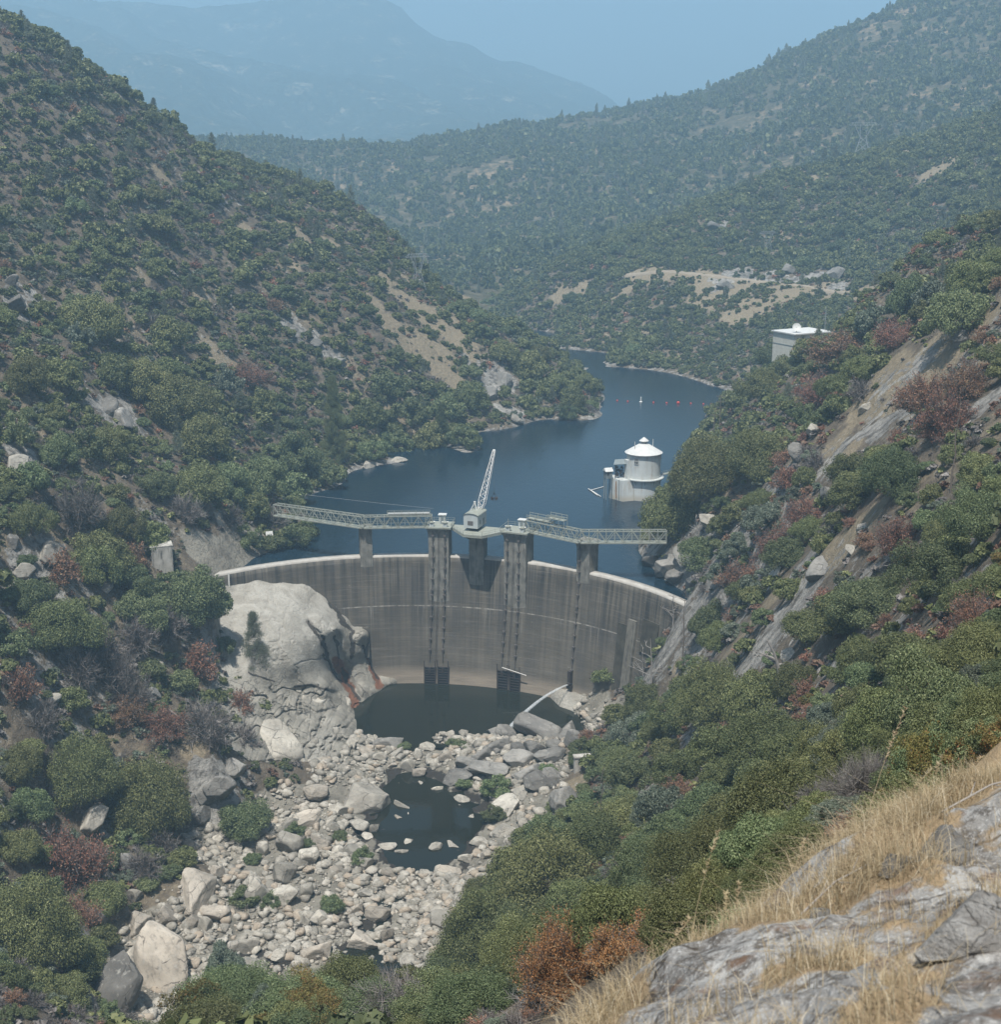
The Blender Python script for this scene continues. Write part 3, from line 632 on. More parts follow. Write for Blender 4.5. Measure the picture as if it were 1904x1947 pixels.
ladder(836, 829, 1255, 1.6); ladder(979, 967, 1262, 1.6)
# trash racks at the foot
def trash_rack(u, v, w=3.3, h=4.9, lab=''):
    p = face_hit(u, v); a = dam_ang(p[0], p[1]); zt = p[2] + h / 2; zb = POOL - .6; n = Vector((-math.sin(a), -math.cos(a), 0)); s = Vector((math.cos(a), -math.sin(a), 0))
    c = Vector(dam_pt(a, p[2], .75)); t = tag(empty('trash_rack', Vector((c.x, c.y, zb)), 0), lab, 'trash rack', 'rusty trash racks along the foot of the dam')
    m = MB()
    for e in (-1, 1): m.bar(c + s * e * w / 2 + Vector((0, 0, zb - c.z)), c + s * e * w / 2 + Vector((0, 0, zt - c.z + 2.1)), .28)
    m.build('guide_frame', M_darksteel, t)
    m = MB(); m.box(c - n * .35 + Vector((0, 0, (zt + zb) / 2 - c.z)), (w - .3, .15, zt - zb), -a); m.build('backing_plate', M_dark, t)
    m = MB()
    for i in range(8): m.bar(c - s * w / 2 + Vector((0, 0, zb + .5 + i * (zt - zb - .6) / 7 - c.z)), c + s * w / 2 + Vector((0, 0, zb + .5 + i * (zt - zb - .6) / 7 - c.z)), .22)
    m.build('rack_bars', M_darksteel, t)
    m = MB(); m.box(c + n * .1 + Vector((0, 0, zt - c.z - .9)), (.55, .5, 1.9), -a); m.build('lifting_block', M_darksteel, t)
    return t
trash_rack(818, 1281, lab='rusty trash rack leftmost of four at the foot of the dam'); trash_rack(843, 1281, lab='rusty trash rack right beside the leftmost one at the dam foot')
trash_rack(957, 1288, lab='rusty trash rack left of the pair nearer the water jet, at the dam foot'); trash_rack(980, 1292, lab='rusty trash rack closest to the water jet at the dam foot')
m = MB(); c = Vector(face_hit(955, 1274)); d = Vector(face_hit(1001, 1283)); m.tube([c + Vector((0, -1.6, 1.5)), d + Vector((0, -1.6, .4))], .13, 8); tag(m.build('float_log', M_boom), 'pale pipe lying across two trash racks at the dam foot', 'pipe')

# valve and jet
vp = Vector(face_hit(1087, 1288)); vt = tag(empty('outlet_valve', vp + Vector((0, -1.5, -2))), 'dark outlet valve on the dam face spouting a white jet', 'valve')
va = dam_ang(vp.x, vp.y); vn = Vector((-math.sin(va), -math.cos(va), 0)); m = MB(); m.tube([vp - vn * .5 + Vector((0, 0, -1.6)), vp + vn * 2.0 + Vector((0, 0, -1.6))], .55, 12); m.build('nozzle', M_darksteel, vt)
m = MB(); m.box(vp + vn * .8 + Vector((0, 0, .2)), (1.0, 1.3, 4.2), -va); m.box(vp + vn * .9 + Vector((0, 0, -2.6)), (1.4, 1.5, .9), -va); m.build('gate_housing', M_darksteel, vt)
jet0 = vp + vn * 2.0 + Vector((0, 0, -1.6)); jet1 = Vector(at_z(966, 1387, POOL + .2))
def make_jet_mat():
    g = NT('white_water_jet'); p = g.pos(); n = g.noise(g.pos((1, 1, 1)), 2.6, 6, .75)
    g.b.inputs['Base Color'].default_value = (.80, .84, .86, 1); g.b.inputs['Roughness'].default_value = .5
    g.put(g.b.inputs['Alpha'], g.ramp(n, [(.30, .12), (.75, .55)])); return g.m
M_jet = make_jet_mat()
m = MB(); jp = []
for i in range(22):
    t = i / 21; p = jet0.lerp(jet1, t); p.z = jet0.z + (jet1.z - jet0.z) * t ** 1.9 + .6 * math.sin(math.pi * t) * .6; jp.append(p)
m.tube(jp, .22, 10, r1=.62, cap=False); tag(m.build('water_jet', M_jet), 'arcing white water jet shooting from the dam foot into the pool', 'water jet')
rng = np.random.default_rng(3)
m = MB()
for i in range(260):
    t = rng.uniform(.15, 1.06); k = min(int(t * 21), 20); p = jp[k].lerp(jp[k + 1], t * 21 - k); s = (.25 + t * .8); d = Vector(rng.normal(0, 1, 3)) * s * .5; q = p + d; r = rng.uniform(.03, .11)
    m.add([q + Vector((r, 0, 0)), q + Vector((-r, 0, 0)), q + Vector((0, r, 0)), q + Vector((0, -r, 0)), q + Vector((0, 0, r)), q + Vector((0, 0, -r))], [(0, 2, 4), (2, 1, 4), (1, 3, 4), (3, 0, 4), (2, 0, 5), (1, 2, 5), (3, 1, 5), (0, 3, 5)])
o = m.build('spray', M_jet); tag(o, kind='stuff', label='loose white spray falling off the water jet', cat='spray')

# ------------------------------------------------------------------ footbridge spans
def truss_span(name, p0, p1, h, w, npan, label, group='steel truss footbridge spans over the dam'):
    p0 = Vector(p0); p1 = Vector(p1); d = p1 - p0; L = d.length; d = d / L; s = d.cross(Vector((0, 0, 1))).normalized(); up = Vector((0, 0, 1))
    t = tag(empty(name, p0), label, 'footbridge', group)
    for e in (-1, 1):
        m = MB(); o = s * e * w / 2
        m.bar(p0 + o, p1 + o, .26, .34); m.bar(p0 + o + up * h, p1 + o + up * h, .24, .26)
        m.bar(p0 + o + up * h * .45, p1 + o + up * h * .45, .08)
        for i in range(npan + 1):
            a = p0 + d * (L * i / npan) + o; m.bar(a, a + up * h, .14)
            if i < npan:
                b = a + d * (L / npan)
                if i % 2: m.bar(a, b + up * h, .17)
                else: m.bar(a + up * h, b, .17)
        m.build('side_truss', M_steel, t)
    m = MB(); m.bar(p0 + up * .12, p1 + up * .12, w - .1, .12)
    for i in range(npan + 1): a = p0 + d * (L * i / npan); m.bar(a - s * w / 2, a + s * w / 2, .2)
    m.build('deck', M_steel, t)
    m = MB()
    for i in range(npan + 1): a = p0 + d * (L * i / npan) + up * h; m.bar(a - s * w / 2, a + s * w / 2, .13)
    for i in range(0, npan): a = p0 + d * (L * i / npan) + up * h; b = a + d * (L / npan); m.bar(a - s * w / 2 * (1 if i % 2 else -1), b + s * w / 2 * (1 if i % 2 else -1), .09)
    m.build('top_bracing', M_steel, t)
    return t
H_T = 3.5
B0, B1, B2 = at_z(524, 979, DECK), at_z(692, 1003, DECK), at_z(822, 1001, DECK)
C0, C1, C2 = at_z(1004, 1010, DECK), at_z(1104, 1031, DECK), at_z(1267, 1031, DECK)
truss_span('footbridge_span', B0, B1, H_T, 2.3, 13, 'long steel truss span reaching from the left bank to the slim left pier')
truss_span('footbridge_span', B1, B2, H_T, 2.3, 10, 'steel truss span between the slim left pier and the left gate pier')
truss_span('footbridge_span', C0, C1, H_T, 2.3, 8, 'steel truss span between the right gate pier and the slim right pier')
truss_span('footbridge_span', C1, C2, H_T, 2.3, 10, 'steel truss span reaching from the slim right pier to the rocky right bank')
def railing(m, pts, h=1.15, post=2.0, w=.07):
    for a, b in zip(pts[:-1], pts[1:]):
        a = Vector(a); b = Vector(b); n = max(1, int((b - a).length / post))
        for i in range(n + 1): p = a.lerp(b, i / n); m.bar(p, p + Vector((0, 0, h)), w)
        for k in (.5, 1.0): m.bar(a + Vector((0, 0, h * k)), b + Vector((0, 0, h * k)), w)
# catwalk with a pale roll on top of the left span, racks on the right span
d = (Vector(B2) - Vector(B1)).normalized(); s_ = d.cross(Vector((0, 0, 1))).normalized(); a = Vector(B1) + d * 7.0 + Vector((0, 0, H_T + .25)); b = Vector(B2) - d * .5 + Vector((0, 0, H_T + .25))
t = tag(empty('catwalk', a), 'railed catwalk carrying a pale roll above the truss left of the crane', 'catwalk')
m = MB(); m.bar(a, b, 1.6, .12); m.build('deck', M_steel, t)
m = MB(); railing(m, [a + s_ * .8, b + s_ * .8]); railing(m, [a - s_ * .8, b - s_ * .8]); m.build('handrail', M_steel, t)
m = MB(); m.tube([a + d * .3 + s_ * .35 + Vector((0, 0, .4)), b - d * .3 + s_ * .35 + Vector((0, 0, .4))], .34, 12); m.build('cover_roll', M_white, t)
d = (Vector(C1) - Vector(C0)).normalized(); s_ = d.cross(Vector((0, 0, 1))).normalized()
for k0, k1, zz, lab in ((-.5, 8.6, .2, 'low empty steel stoplog rack above the truss next to the right gate pier'), (7.2, 13.2, 1.5, 'taller steel stoplog rack standing above the middle of the right truss')):
    a = Vector(C0) + d * k0 + Vector((0, 0, H_T + .2)) - s_ * 1.6; b = Vector(C0) + d * k1 + Vector((0, 0, H_T + .2)) - s_ * 1.6
    t = tag(empty('stoplog_rack', a), lab, 'rack'); m = MB()
    for i in range(4):
        p = a.lerp(b, i / 3); q = p + s_ * 1.6; m.bar(p + Vector((0, 0, -3.2)), p + Vector((0, 0, zz + 1.6)), .14); m.bar(q, q + Vector((0, 0, zz + 1.1)), .12); m.bar(p + Vector((0, 0, zz + .2)), q + Vector((0, 0, zz + .2)), .1)
    m.build('posts', M_steel, t); m = MB()
    for h in (.1, .75, 1.5): m.bar(a + Vector((0, 0, zz + h)), b + Vector((0, 0, zz + h)), .13)
    m.bar(a + s_ * 1.6 + Vector((0, 0, zz + 1.0)), b + s_ * 1.6 + Vector((0, 0, zz + 1.0)), .12); m.build('rails', M_steel, t)
    m = MB(); m.bar(a + s_ * .8 + Vector((0, 0, zz)), b + s_ * .8 + Vector((0, 0, zz)), 1.5, .1); m.build('shelf', M_steel, t)

# ------------------------------------------------------------------ hoists on the gate piers
def hoist_deck(key, lab, glab):
    a0, a1 = piers[key]; t = tag(empty('hoist_platform', arch_pt((a0 + a1) / 2, DR, DECK - .2)), lab, 'platform')
    m = MB(); e = .9 / DR; poly = [arch_pt(a, r, 0)[:2] for a, r in ((a0 - e, DR - 2.6), (a1 + e, DR - 2.6), (a1 + e, DR + 4.8), (a0 - e, DR + 4.8))]
    m.prism(poly, DECK - .2, DECK + .25); m.build('slab', M_steel, t)
    m = MB(); railing(m, [(*poly[0], DECK + .25), (*poly[3], DECK + .25), (*poly[2], DECK + .25), (*poly[1], DECK + .25)], 1.2); m.build('handrail', M_steel, t)
    am = (a0 + a1) / 2; da = (a1 - a0) / 2
    for k, (a, w) in enumerate(((a0 + da * .35, 'left'), (a1 - da * .35, 'right'))):
        c = Vector(arch_pt(a, DR - 1.3, DECK + .25)); h = tag(empty('gate_hoist', c), f'motor gate hoist on the {w} side of the {glab} gate pier', 'hoist', 'gate hoists on the two gate piers')
        m = MB(); m.box(c + Vector((0, 0, .5)), (1.3, 1.1, 1.0), -a); m.build('pedestal', M_cab, h, .06)
        m = MB(); m.lathe(c, [(.15, 1.0), (.75, 1.05), (.85, 1.3), (.7, 1.6), (.2, 1.75)], 14); m.build('gear_case', M_steel, h)
        m = MB(); m.tube([c + Vector((-.9, 0, 1.35)), c + Vector((1.0, 0, 1.35))], .3, 10); m.build('motor', M_white, h)
        m = MB(); m.tube([c + Vector((0, 0, 1.6)), c + Vector((0, 0, 3.6))], .1, 8); m.build('stem_cover', M_steel, h)
    c = Vector(arch_pt(am + da * .25, DR + 2.2, DECK + .25)); h = tag(empty('control_cabinet', c), f'small white roofed control cabinet on the {glab} gate pier', 'cabinet')
    m = MB(); m.box(c + Vector((0, 0, 1.35)), (2.0, 1.5, 2.7), -am); m.build('body', M_cab, h, .04)
    m = MB(); m.box(c + Vector((0, 0, 2.85)), (2.5, 2.0, .3), -am); m.build('roof', M_white, h, .05)
    n = Vector((-math.sin(am), -math.cos(am), 0)); m = MB(); m.box(c + n * .77 + Vector((0, 0, 1.2)), (.9, .05, 1.9), -am); m.build('door', M_stone_grey, h)
hoist_deck('b', 'railed hoist platform on top of the left gate pier', 'left'); hoist_deck('d', 'railed hoist platform on top of the right gate pier', 'right')

# ------------------------------------------------------------------ crane and its platform
am = (piers['c'][0] + piers['c'][1]) / 2; cn = Vector((-math.sin(am), -math.cos(am), 0)); cs = Vector((math.cos(am), -math.sin(am), 0)); cc = Vector(arch_pt(am, DR, DECK - .2))
t = tag(empty('crane_platform', cc), 'bent steel platform between the gate piers that carries the crane', 'platform')
l0 = Vector(at_z(858, 1002, DECK - .2)); r0 = Vector(at_z(966, 1010, DECK - .2)); bl = Vector(at_z(881, 1017, DECK - .2)); br = Vector(at_z(917, 1020, DECK - .2))
back = [r0 + cn * -2.6, cc - cn * 2.6, l0 + cn * -2.6]
poly = [l0, bl, br, r0] + back
m = MB(); m.prism([(p.x, p.y) for p in poly], DECK - .45, DECK - .1); m.build('deck', M_steel, t)
m = MB(); railing(m, [Vector((p.x, p.y, DECK - .1)) for p in (l0, bl, br, r0)], 1.2); m.build('handrail', M_steel, t)
m = MB()
for a, b in ((l0, bl), (bl, br), (br, r0), (l0 - cn * 2.2, r0 - cn * 2.2)):
    a = Vector((a.x, a.y, DECK - .7)); b = Vector((b.x, b.y, DECK - .7)); m.bar(a, b, .2, .3)
for e in (-1, 1): m.bar(cc + cs * e * 2.6 + cn * 7.0 + Vector((0, 0, -.5)), cc + cs * e * 2.0 + cn * .9 + Vector((0, 0, -3.2)), .3)
m.build('girders', M_steel, t)
# derrick crane
ca = R(20); hx = Vector((math.cos(ca), -math.sin(ca), 0)); hy = Vector((math.sin(ca), math.cos(ca), 0))         # cab axes: hx across, hy lengthwise (away)
cb = cc + cn * .4 - cs * .5 + Vector((0, 0, .3)); t = tag(empty('derrick_crane', cb), 'grey cab crane with a raised white lattice boom on the centre pier', 'crane')
W, Lc, Hc = 4.5, 7.2, 4.7
def cabp(x, y, z): return cb + hx * x + hy * y + Vector((0, 0, z))
m = MB(); prof = [(-W / 2, .75), (W / 2, .75), (W / 2, Hc - .2)] + [(W / 2 * math.cos(q), Hc - .2 + .75 * math.sin(q)) for q in np.linspace(.25, math.pi - .25, 7)] + [(-W / 2, Hc - .2)]
k = len(prof); vs = [cabp(x, -Lc / 2, z) for x, z in prof] + [cabp(x, Lc / 2, z) for x, z in prof]
m.add(vs, [tuple(range(k))[::1], tuple(range(2 * k - 1, k - 1, -1))] + [((i + 1) % k, i, k + i, k + (i + 1) % k) for i in range(k)]); m.build('cab', M_cab, t)
m = MB()
for i in range(2, 10): a, b = prof[i], prof[(i + 1) % k]; m.add([cabp(a[0] * 1.05, -Lc / 2 - .25, a[1] + .07), cabp(b[0] * 1.05, -Lc / 2 - .25, b[1] + .07), cabp(b[0] * 1.05, Lc / 2 + .25, b[1] + .07), cabp(a[0] * 1.05, Lc / 2 + .25, a[1] + .07)], [(0, 1, 2, 3)])
m.build('roof', M_steel, t)
m = MB(); m.box(cabp(0, 0, .5), (W * .8, Lc * .7, .5), -ca); m.lathe(cb, [(1.6, -.2), (1.6, .3)], 24); m.build('turntable', M_darksteel, t)
for (x, y, w, h, z, side) in ((-.1, -Lc / 2 - .03, 1.7, 1.25, 2.3, 0), (W / 2 + .03, -1.6, 1.0, 1.2, 2.4, 1), (W / 2 + .03, 1.2, 1.3, 2.2, 1.9, 1)):
    m = MB(); m.box(cabp(x, y, z), (w, .06, h) if side == 0 else (.06, w, h), -ca); m.build('window', M_stem if side == 0 else M_stone_grey, t)
tip = Vector(at_y(940, 857, 416.0)); b0 = cabp(.7, 2.6, Hc + .3)
dv = (tip - b0).normalized(); sv = dv.cross(Vector((0, 0, 1))).normalized(); uv_ = sv.cross(dv); m = MB(); nb = 18
def bp(tk, i):
    w = .95 if tk < .12 else .95 - .62 * (tk - .12) / .88
    if tk < .12: w = .55 + .4 * tk / .12
    return b0 + (tip - b0) * tk + sv * (w if i in (0, 3) else -w) + uv_ * (w * .8 if i < 2 else -w * .8)
for i in range(4):
    for k in range(nb): m.bar(bp(k / nb, i), bp((k + 1) / nb, i), .17)
    for k in range(nb):
        j = (i + 1) % 4; m.bar(bp(k / nb, i if k % 2 else j), bp((k + 1) / nb, j if k % 2 else i), .09)
m.build('boom', M_boom, t)
m = MB(); m.box(tip, (.8, .5, .7)); m.tube([tip - sv * .35, tip + sv * .35], .42, 12); m.build('boom_head', M_white, t)
m = MB(); ap = cabp(-.6, 1.4, Hc + 2.6)
for e in (-1, 1): m.bar(cabp(-.6 + e * 1.0, .4, Hc + .4), ap, .2); m.bar(cabp(-.6 + e * .7, 2.4, Hc + .4), ap, .16)
m.box(ap, (.7, .6, .8)); m.build('a_frame', M_white, t)
m = MB()
for e in (-.25, .25): m.tube([ap + sv * e, tip + sv * e], .03, 5)
m.build('luffing_cable', M_stem, t)
bk = tip.copy(); bk.z = at_y(940, 946, tip.y - .4)[2]; bk.y -= .4
m = MB(); m.tube([tip + Vector((0, -.4, 0)), bk + Vector((0, 0, 1.4))], .035, 5); m.build('hoist_cable', M_stem, t)
g = tag(empty('grab_bucket', bk), 'rusty clamshell grab bucket hanging from the crane boom', 'grab bucket')
m = MB()
for e in (-1, 1):
    q = [bk + Vector((e * .08, y, 0)) for y in (-.6, .6)] + [bk + Vector((e * 1.15, y, .1)) for y in (-.6, .6)] + [bk + Vector((e * 1.0, y, -.55)) for y in (-.6, .6)] + [bk + Vector((e * .3, y, -.85)) for y in (-.6, .6)]
    m.add(q, [(0, 2, 4, 6), (1, 7, 5, 3), (2, 3, 5, 4), (4, 5, 7, 6), (0, 6, 7, 1), (0, 1, 3, 2)])
m.build('jaws', M_darksteel, g)
m = MB(); m.box(bk + Vector((0, 0, 1.3)), (.4, .4, .5))
for e in (-1, 1): m.bar(bk + Vector((0, 0, 1.2)), bk + Vector((e * .95, 0, .1)), .1)
m.build('hanger', M_darksteel, g)

# ------------------------------------------------------------------ intake tower in the reservoir
tc = Vector(at_z(1225.5, 953, 0)); tc.y += 6.2; t = tag(empty('intake_tower', tc), 'round white intake tower with a conical roof standing in the reservoir', 'tower')
m = MB(); m.lathe(tc, [(6.3, -6), (6.25, 7.3)], 56); m.build('lower_drum', M_tower, t)
m = MB(); m.lathe(tc, [(6.05, 7.3), (6.0, 16.6)], 56); m.build('upper_drum', M_tower, t)
m = MB(); m.lathe(tc, [(6.4, 7.25), (7.35, 7.3), (7.35, 7.6), (6.0, 7.62)], 56, cap=False, sm=False)
m.build('balcony', M_tower, t)
m = MB()
for j in range(40):
    q = 2 * math.pi * j / 40; q2 = 2 * math.pi * (j + 1) / 40; p = tc + Vector((7.2 * math.cos(q), 7.2 * math.sin(q), 7.6)); p2 = tc + Vector((7.2 * math.cos(q2), 7.2 * math.sin(q2), 7.6)); m.bar(p, p + Vector((0, 0, 1.1)), .05)
    for h in (.55, 1.1): m.bar(p + Vector((0, 0, h)), p2 + Vector((0, 0, h)), .05)
m.build('handrail', M_white, t)
for q in np.linspace(0, 2 * math.pi, 13)[:-1]: c_, s_ = math.cos(q), math.sin(q); m = MB(); m.bar(tc + Vector((7.0 * c_, 7.0 * s_, 7.2)), tc + Vector((6.15 * c_, 6.15 * s_, 5.6)), .2); m.build('bracket', M_stone_grey, t)
m = MB(); m.lathe(tc, [(6.0, 16.2), (6.65, 16.15), (6.7, 16.4), (1.15, 19.7)], 56); rf = m.build('roof', M_white, t)
m = MB(); m.lathe(tc, [(1.0, 19.5), (1.0, 20.5)], 20); cu = m.build('cupola', M_stone_grey, t)
m = MB(); m.lathe(tc, [(1.0, 20.4), (1.72, 20.35), (1.72, 20.55), (.12, 21.8)], 24); m.build('cupola_roof', M_white, t)
for x, y in ((-3.4, -2.2), (3.4, 1.8)):
    m = MB(); rr = math.hypot(x, y); z0 = 16.4 + (6.7 - rr) * .594; m.tube([tc + Vector((x, y, z0 - .3)), tc + Vector((x, y, z0 + 2.6))], .13, 8); m.build('vent_pipe', M_white, t)
for q in (-90 - 30, -90 + 95):
    qa = R(q); p = tc + Vector((6.08 * math.cos(qa), 6.08 * math.sin(qa), 14.2)); w_ = MB().box(p, (.12, 1.35, 1.9), qa).build('window', M_dark, t)
    w2 = MB(); n_ = Vector((math.cos(qa), math.sin(qa), 0)); s_ = Vector((-math.sin(qa), math.cos(qa), 0))
    for e in (-.72, 0, .72): w2.bar(p + n_ * .08 + s_ * e + Vector((0, 0, -1)), p + n_ * .08 + s_ * e + Vector((0, 0, 1)), .12)
    for e in (-1, 0, 1): w2.bar(p + n_ * .08 - s_ * .75 + Vector((0, 0, e)), p + n_ * .08 + s_ * .75 + Vector((0, 0, e)), .12)
    w2.build('window_frame', M_white, t)
qa = R(-90 - 68); p = tc + Vector((6.4 * math.cos(qa), 6.4 * math.sin(qa), 10.9)); MB().box(p, (1.2, 2.2, 6.6), qa).build('stair_housing', M_tower, t)
# gate block on its river side
def quad_prism(m, bot, top):
    vs = list(bot) + list(top); n = len(bot); return m.add(vs, [tuple(range(n - 1, -1, -1)), tuple(range(n, 2 * n))] + [(i, (i + 1) % n, n + (i + 1) % n, n + i) for i in range(n)])
m = MB(); bx, by = tc.x, tc.y
quad_prism(m, [Vector((bx - 12.0, by - 2.0, -6)), Vector((bx - 7.6, by - 7.4, -6)), Vector((bx - 3.0, by - 5.9, -6)), Vector((bx - 2, by + 2, -6)), Vector((bx - 11, by + 3, -6))],
           [Vector((bx - 11.6, by - 2.0, 7.4)), Vector((bx - 7.9, by - 6.2, 7.4)), Vector((bx - 4.4, by - 4.9, 7.4)), Vector((bx - 2, by + 2, 7.4)), Vector((bx - 11, by + 3, 7.4))]); m.build('gate_block', M_tower, t)
M_rust = make_paint('rust_streak_steel', (.36, .19, .08), .3)
for (x, w) in ((-9.9, .5),):
    m = MB(); e = (x + 12.0) / 4.4; a = Vector((bx - 12.0 + 4.4 * .5, by - 2.0 - 5.4 * .5, 0)); m.bar(a + Vector((-.2, -.28, 6.9)), a + Vector((-.05, -.2, .8)), .35, .1); m.build('rust_streak_pipe', M_rust, t)
for x in (-11.3, -9.0):
    m = MB(); k = (x + 12.0) / 4.4; m.tube([Vector((bx + x, by - 2.3 - 5.4 * k, -1)), Vector((bx + x, by - 2.3 - 4.6 * k, 7.6))], .12, 6); m.build('conduit', M_stone_grey, t)
hc = Vector((bx - 12.7, by - 2.6, 0)); h = tag(empty('gauge_house', hc), 'tiny grey gauge house on stilts at the river side of the intake tower', 'hut')
m = MB(); m.box(hc + Vector((0, 0, 8.9)), (2.4, 2.4, 2.6), .3); m.build('walls', M_stone_grey, h)
m = MB(); c_, s_ = math.cos(.3), math.sin(.3)
def hp(x, y, z): return hc + Vector((x * c_ - y * s_, x * s_ + y * c_, z))
quad_prism(m, [hp(-1.5, -1.5, 10.2), hp(1.5, -1.5, 10.2), hp(1.5, 1.5, 10.2), hp(-1.5, 1.5, 10.2)], [hp(-1.45, -.1, 11.3), hp(1.45, -.1, 11.3), hp(1.45, .1, 11.3), hp(-1.45, .1, 11.3)]); m.build('roof', M_white, h)
for x, y in ((-1, -1), (1, -1), (1, 1), (-1, 1)): m = MB(); m.bar(hp(x, y, -3), hp(x, y, 7.7), .35); m.build('stilt', M_stone_grey, h)
m = MB(); m.box(hp(-.4, -1.22, 9.2), (.7, .08, .8), .3); m.build('window', M_dark, h)
kc = Vector((bx - 8.3, by - 1.2, 7.4)); h = tag(empty('machinery_canopy', kc), 'grey sheet canopy sheltering dark hoist machinery next to the intake tower', 'canopy')
m = MB(); m.add([kc + Vector(q) for q in ((-2.6, -2.2, 5.1), (3.0, -2.0, 5.4), (3.2, 2.2, 6.3), (-1.8, 2.0, 6.0), (-2.6, -2.2, 5.2), (3.0, -2.0, 5.5), (3.2, 2.2, 6.4), (-1.8, 2.0, 6.1))], [(3, 2, 1, 0), (4, 5, 6, 7), (0, 1, 5, 4), (1, 2, 6, 5), (2, 3, 7, 6), (3, 0, 4, 7)]); m.build('roof_sheet', M_stone_grey, h)
for x, y in ((-1.9, -1.6), (2.0, -1.5), (2.2, 1.6), (-1.3, 1.5)): m = MB(); m.bar(kc + Vector((x, y, 0)), kc + Vector((x, y, 5.4)), .22); m.build('post', M_darksteel, h)
m = MB(); rngm = random.Random(4)
for i in range(16): m.box(kc + Vector((rngm.uniform(-1.9, 2.0), rngm.uniform(-1.3, 1.2), rngm.uniform(.4, 4.2))), (rngm.uniform(.3, 1.0), rngm.uniform(.3, .9), rngm.uniform(.3, 1.1)), rngm.uniform(0, 3))
for i in range(6): m.tube([kc + Vector((rngm.uniform(-1.9, 1.9), -1.2, rngm.uniform(.2, 1))), kc + Vector((rngm.uniform(-1.9, 1.9), 1.2, rngm.uniform(2, 4.8)))], .16, 6)
m.build('hoist_machinery', M_darksteel, h)
m = MB(); railing(m, [Vector((bx - 11.4, by - 2.2, 7.4)), Vector((bx - 7.9, by - 6.0, 7.4)), Vector((bx - 5.2, by - 5.0, 7.4))], 1.1, 1.2); m.build('block_handrail', M_white, t)
# access walkway to the bank
m = MB(); a = tc + Vector((5.8, 2.5, 7.4)); b = tc + Vector((24, 9, 9.5)); m.bar(a, b, 1.4, .3); railing(m, [a, b], 1.1); tag(m.build('tower_walkway', M_steel), 'thin railed walkway running from the intake tower towards the right bank', 'walkway')

# floating boom frame by the gauge house
fp = [at_z(u, v, .25) for u, v in ((1119, 929), (1124, 932), (1149, 925), (1137, 942), (1143, 944))]
m = MB(); m.tube([fp[0], fp[3]], .14, 6); m.tube([fp[1], fp[4]], .14, 6); m.tube([fp[1], fp[2]], .14, 6); m.build
o = m.build('log_boom', M_boom); tag(o, 'thin pale floating log boom drifting off the river side of the intake tower', 'log boom')

# ------------------------------------------------------------------ buoy line
bu = [(1174, 762.5, 0), (1194, 764, 0), (1219, 764.5, 1), (1243, 766, 0), (1268, 767, 0), (1290, 767.3, 2), (1314, 768, 0), (1338, 769, 0), (1352, 769.5, 0)]
lab = ['red buoy at the mid-channel end of the line', 'red buoy just before the white buoy in the line', 'tall white buoy in the line of red ones', 'red buoy right after the white buoy', 'red buoy between the white one and the biggest one', 'biggest bright red buoy of the line', 'red buoy right after the biggest one', 'red buoy last but one before the bank', 'red buoy at the bank end of the line']
for (u, v, k), lb in zip(bu, lab):
    p = Vector(at_z(u, v, 0)); r = (.5, .5, .85)[k]; m = MB()
    if k == 1: m.lathe(p, [(.8, -.3), (.85, .2), (.35, .5), (.3, 2.4), (.1, 2.6)], 14)
    else: m.lathe(p, [(r * math.sin(q), .35 * r - r * math.cos(q)) for q in np.linspace(.15, math.pi - .1, 9)], 14)
    tag(m.build('buoy', M_white if k == 1 else M_red), lb + ' across the reservoir', 'buoy', 'line of buoys across the reservoir')

# ------------------------------------------------------------------ small things on the banks
def on_ground(u, v): h = NEAR.hit(u, v); return Vector(h)
g = on_ground(309, 1080); m = MB(); m.box(g + Vector((0, 0, 2.6)), (5.6, 4.5, 7.5), .3); m.box(g + Vector((-.2, .2, 6.4)), (6.2, 5.1, .35), .3); tag(m.build('concrete_block', M_block, None, .08), 'square old concrete block among the shrubs left of the dam crest', 'concrete block')
g = on_ground(1107, 1462); m = MB(); m.box(g + Vector((0, 0, 1.2)), (4.2, 1.6, 4.5), .15); m.box(g + Vector((0, 0, 3.6)), (4.6, 2.0, .4), .15); tag(m.build('concrete_pier_stub', M_block, None, .06), 'concrete pier stub standing at the right edge of the rocky riverbed', 'concrete stub')
g = on_ground(513, 1035); t = tag(empty('warning_sign', g), 'tilted white warning board in the bushes left of the reservoir', 'sign')
m = MB(); n_ = Vector((.35, -.8, .45)).normalized(); s_ = Vector((.93, .36, 0)).normalized(); u_ = s_.cross(n_); c = g + Vector((0, 0, 3.2)); m.add([c + s_ * a * 1.1 + u_ * b * .7 + n_ * e for e in (0, .12) for a, b in ((-1, -1), (1, -1), (1, 1), (-1, 1))], [(0, 1, 2, 3), (7, 6, 5, 4), (0, 4, 5, 1), (1, 5, 6, 2), (2, 6, 7, 3), (3, 7, 4, 0)]); m.build('board', M_white, t)
for e in (-1, 1): m = MB(); m.bar(c + s_ * e * 1.1 - n_ * .1, g + s_ * e * 1.1 + Vector((0, .4, -.3)), .16); m.build('post', M_wood, t)
m = MB(); p = Vector(face_hit(434, 1094)); m.box(p + Vector((.2, -.35, -2.2)), (.5, .12, 6.2)); tag(m.build('staff_gauge', M_white), 'narrow white staff gauge at the left end of the dam crest', 'gauge')
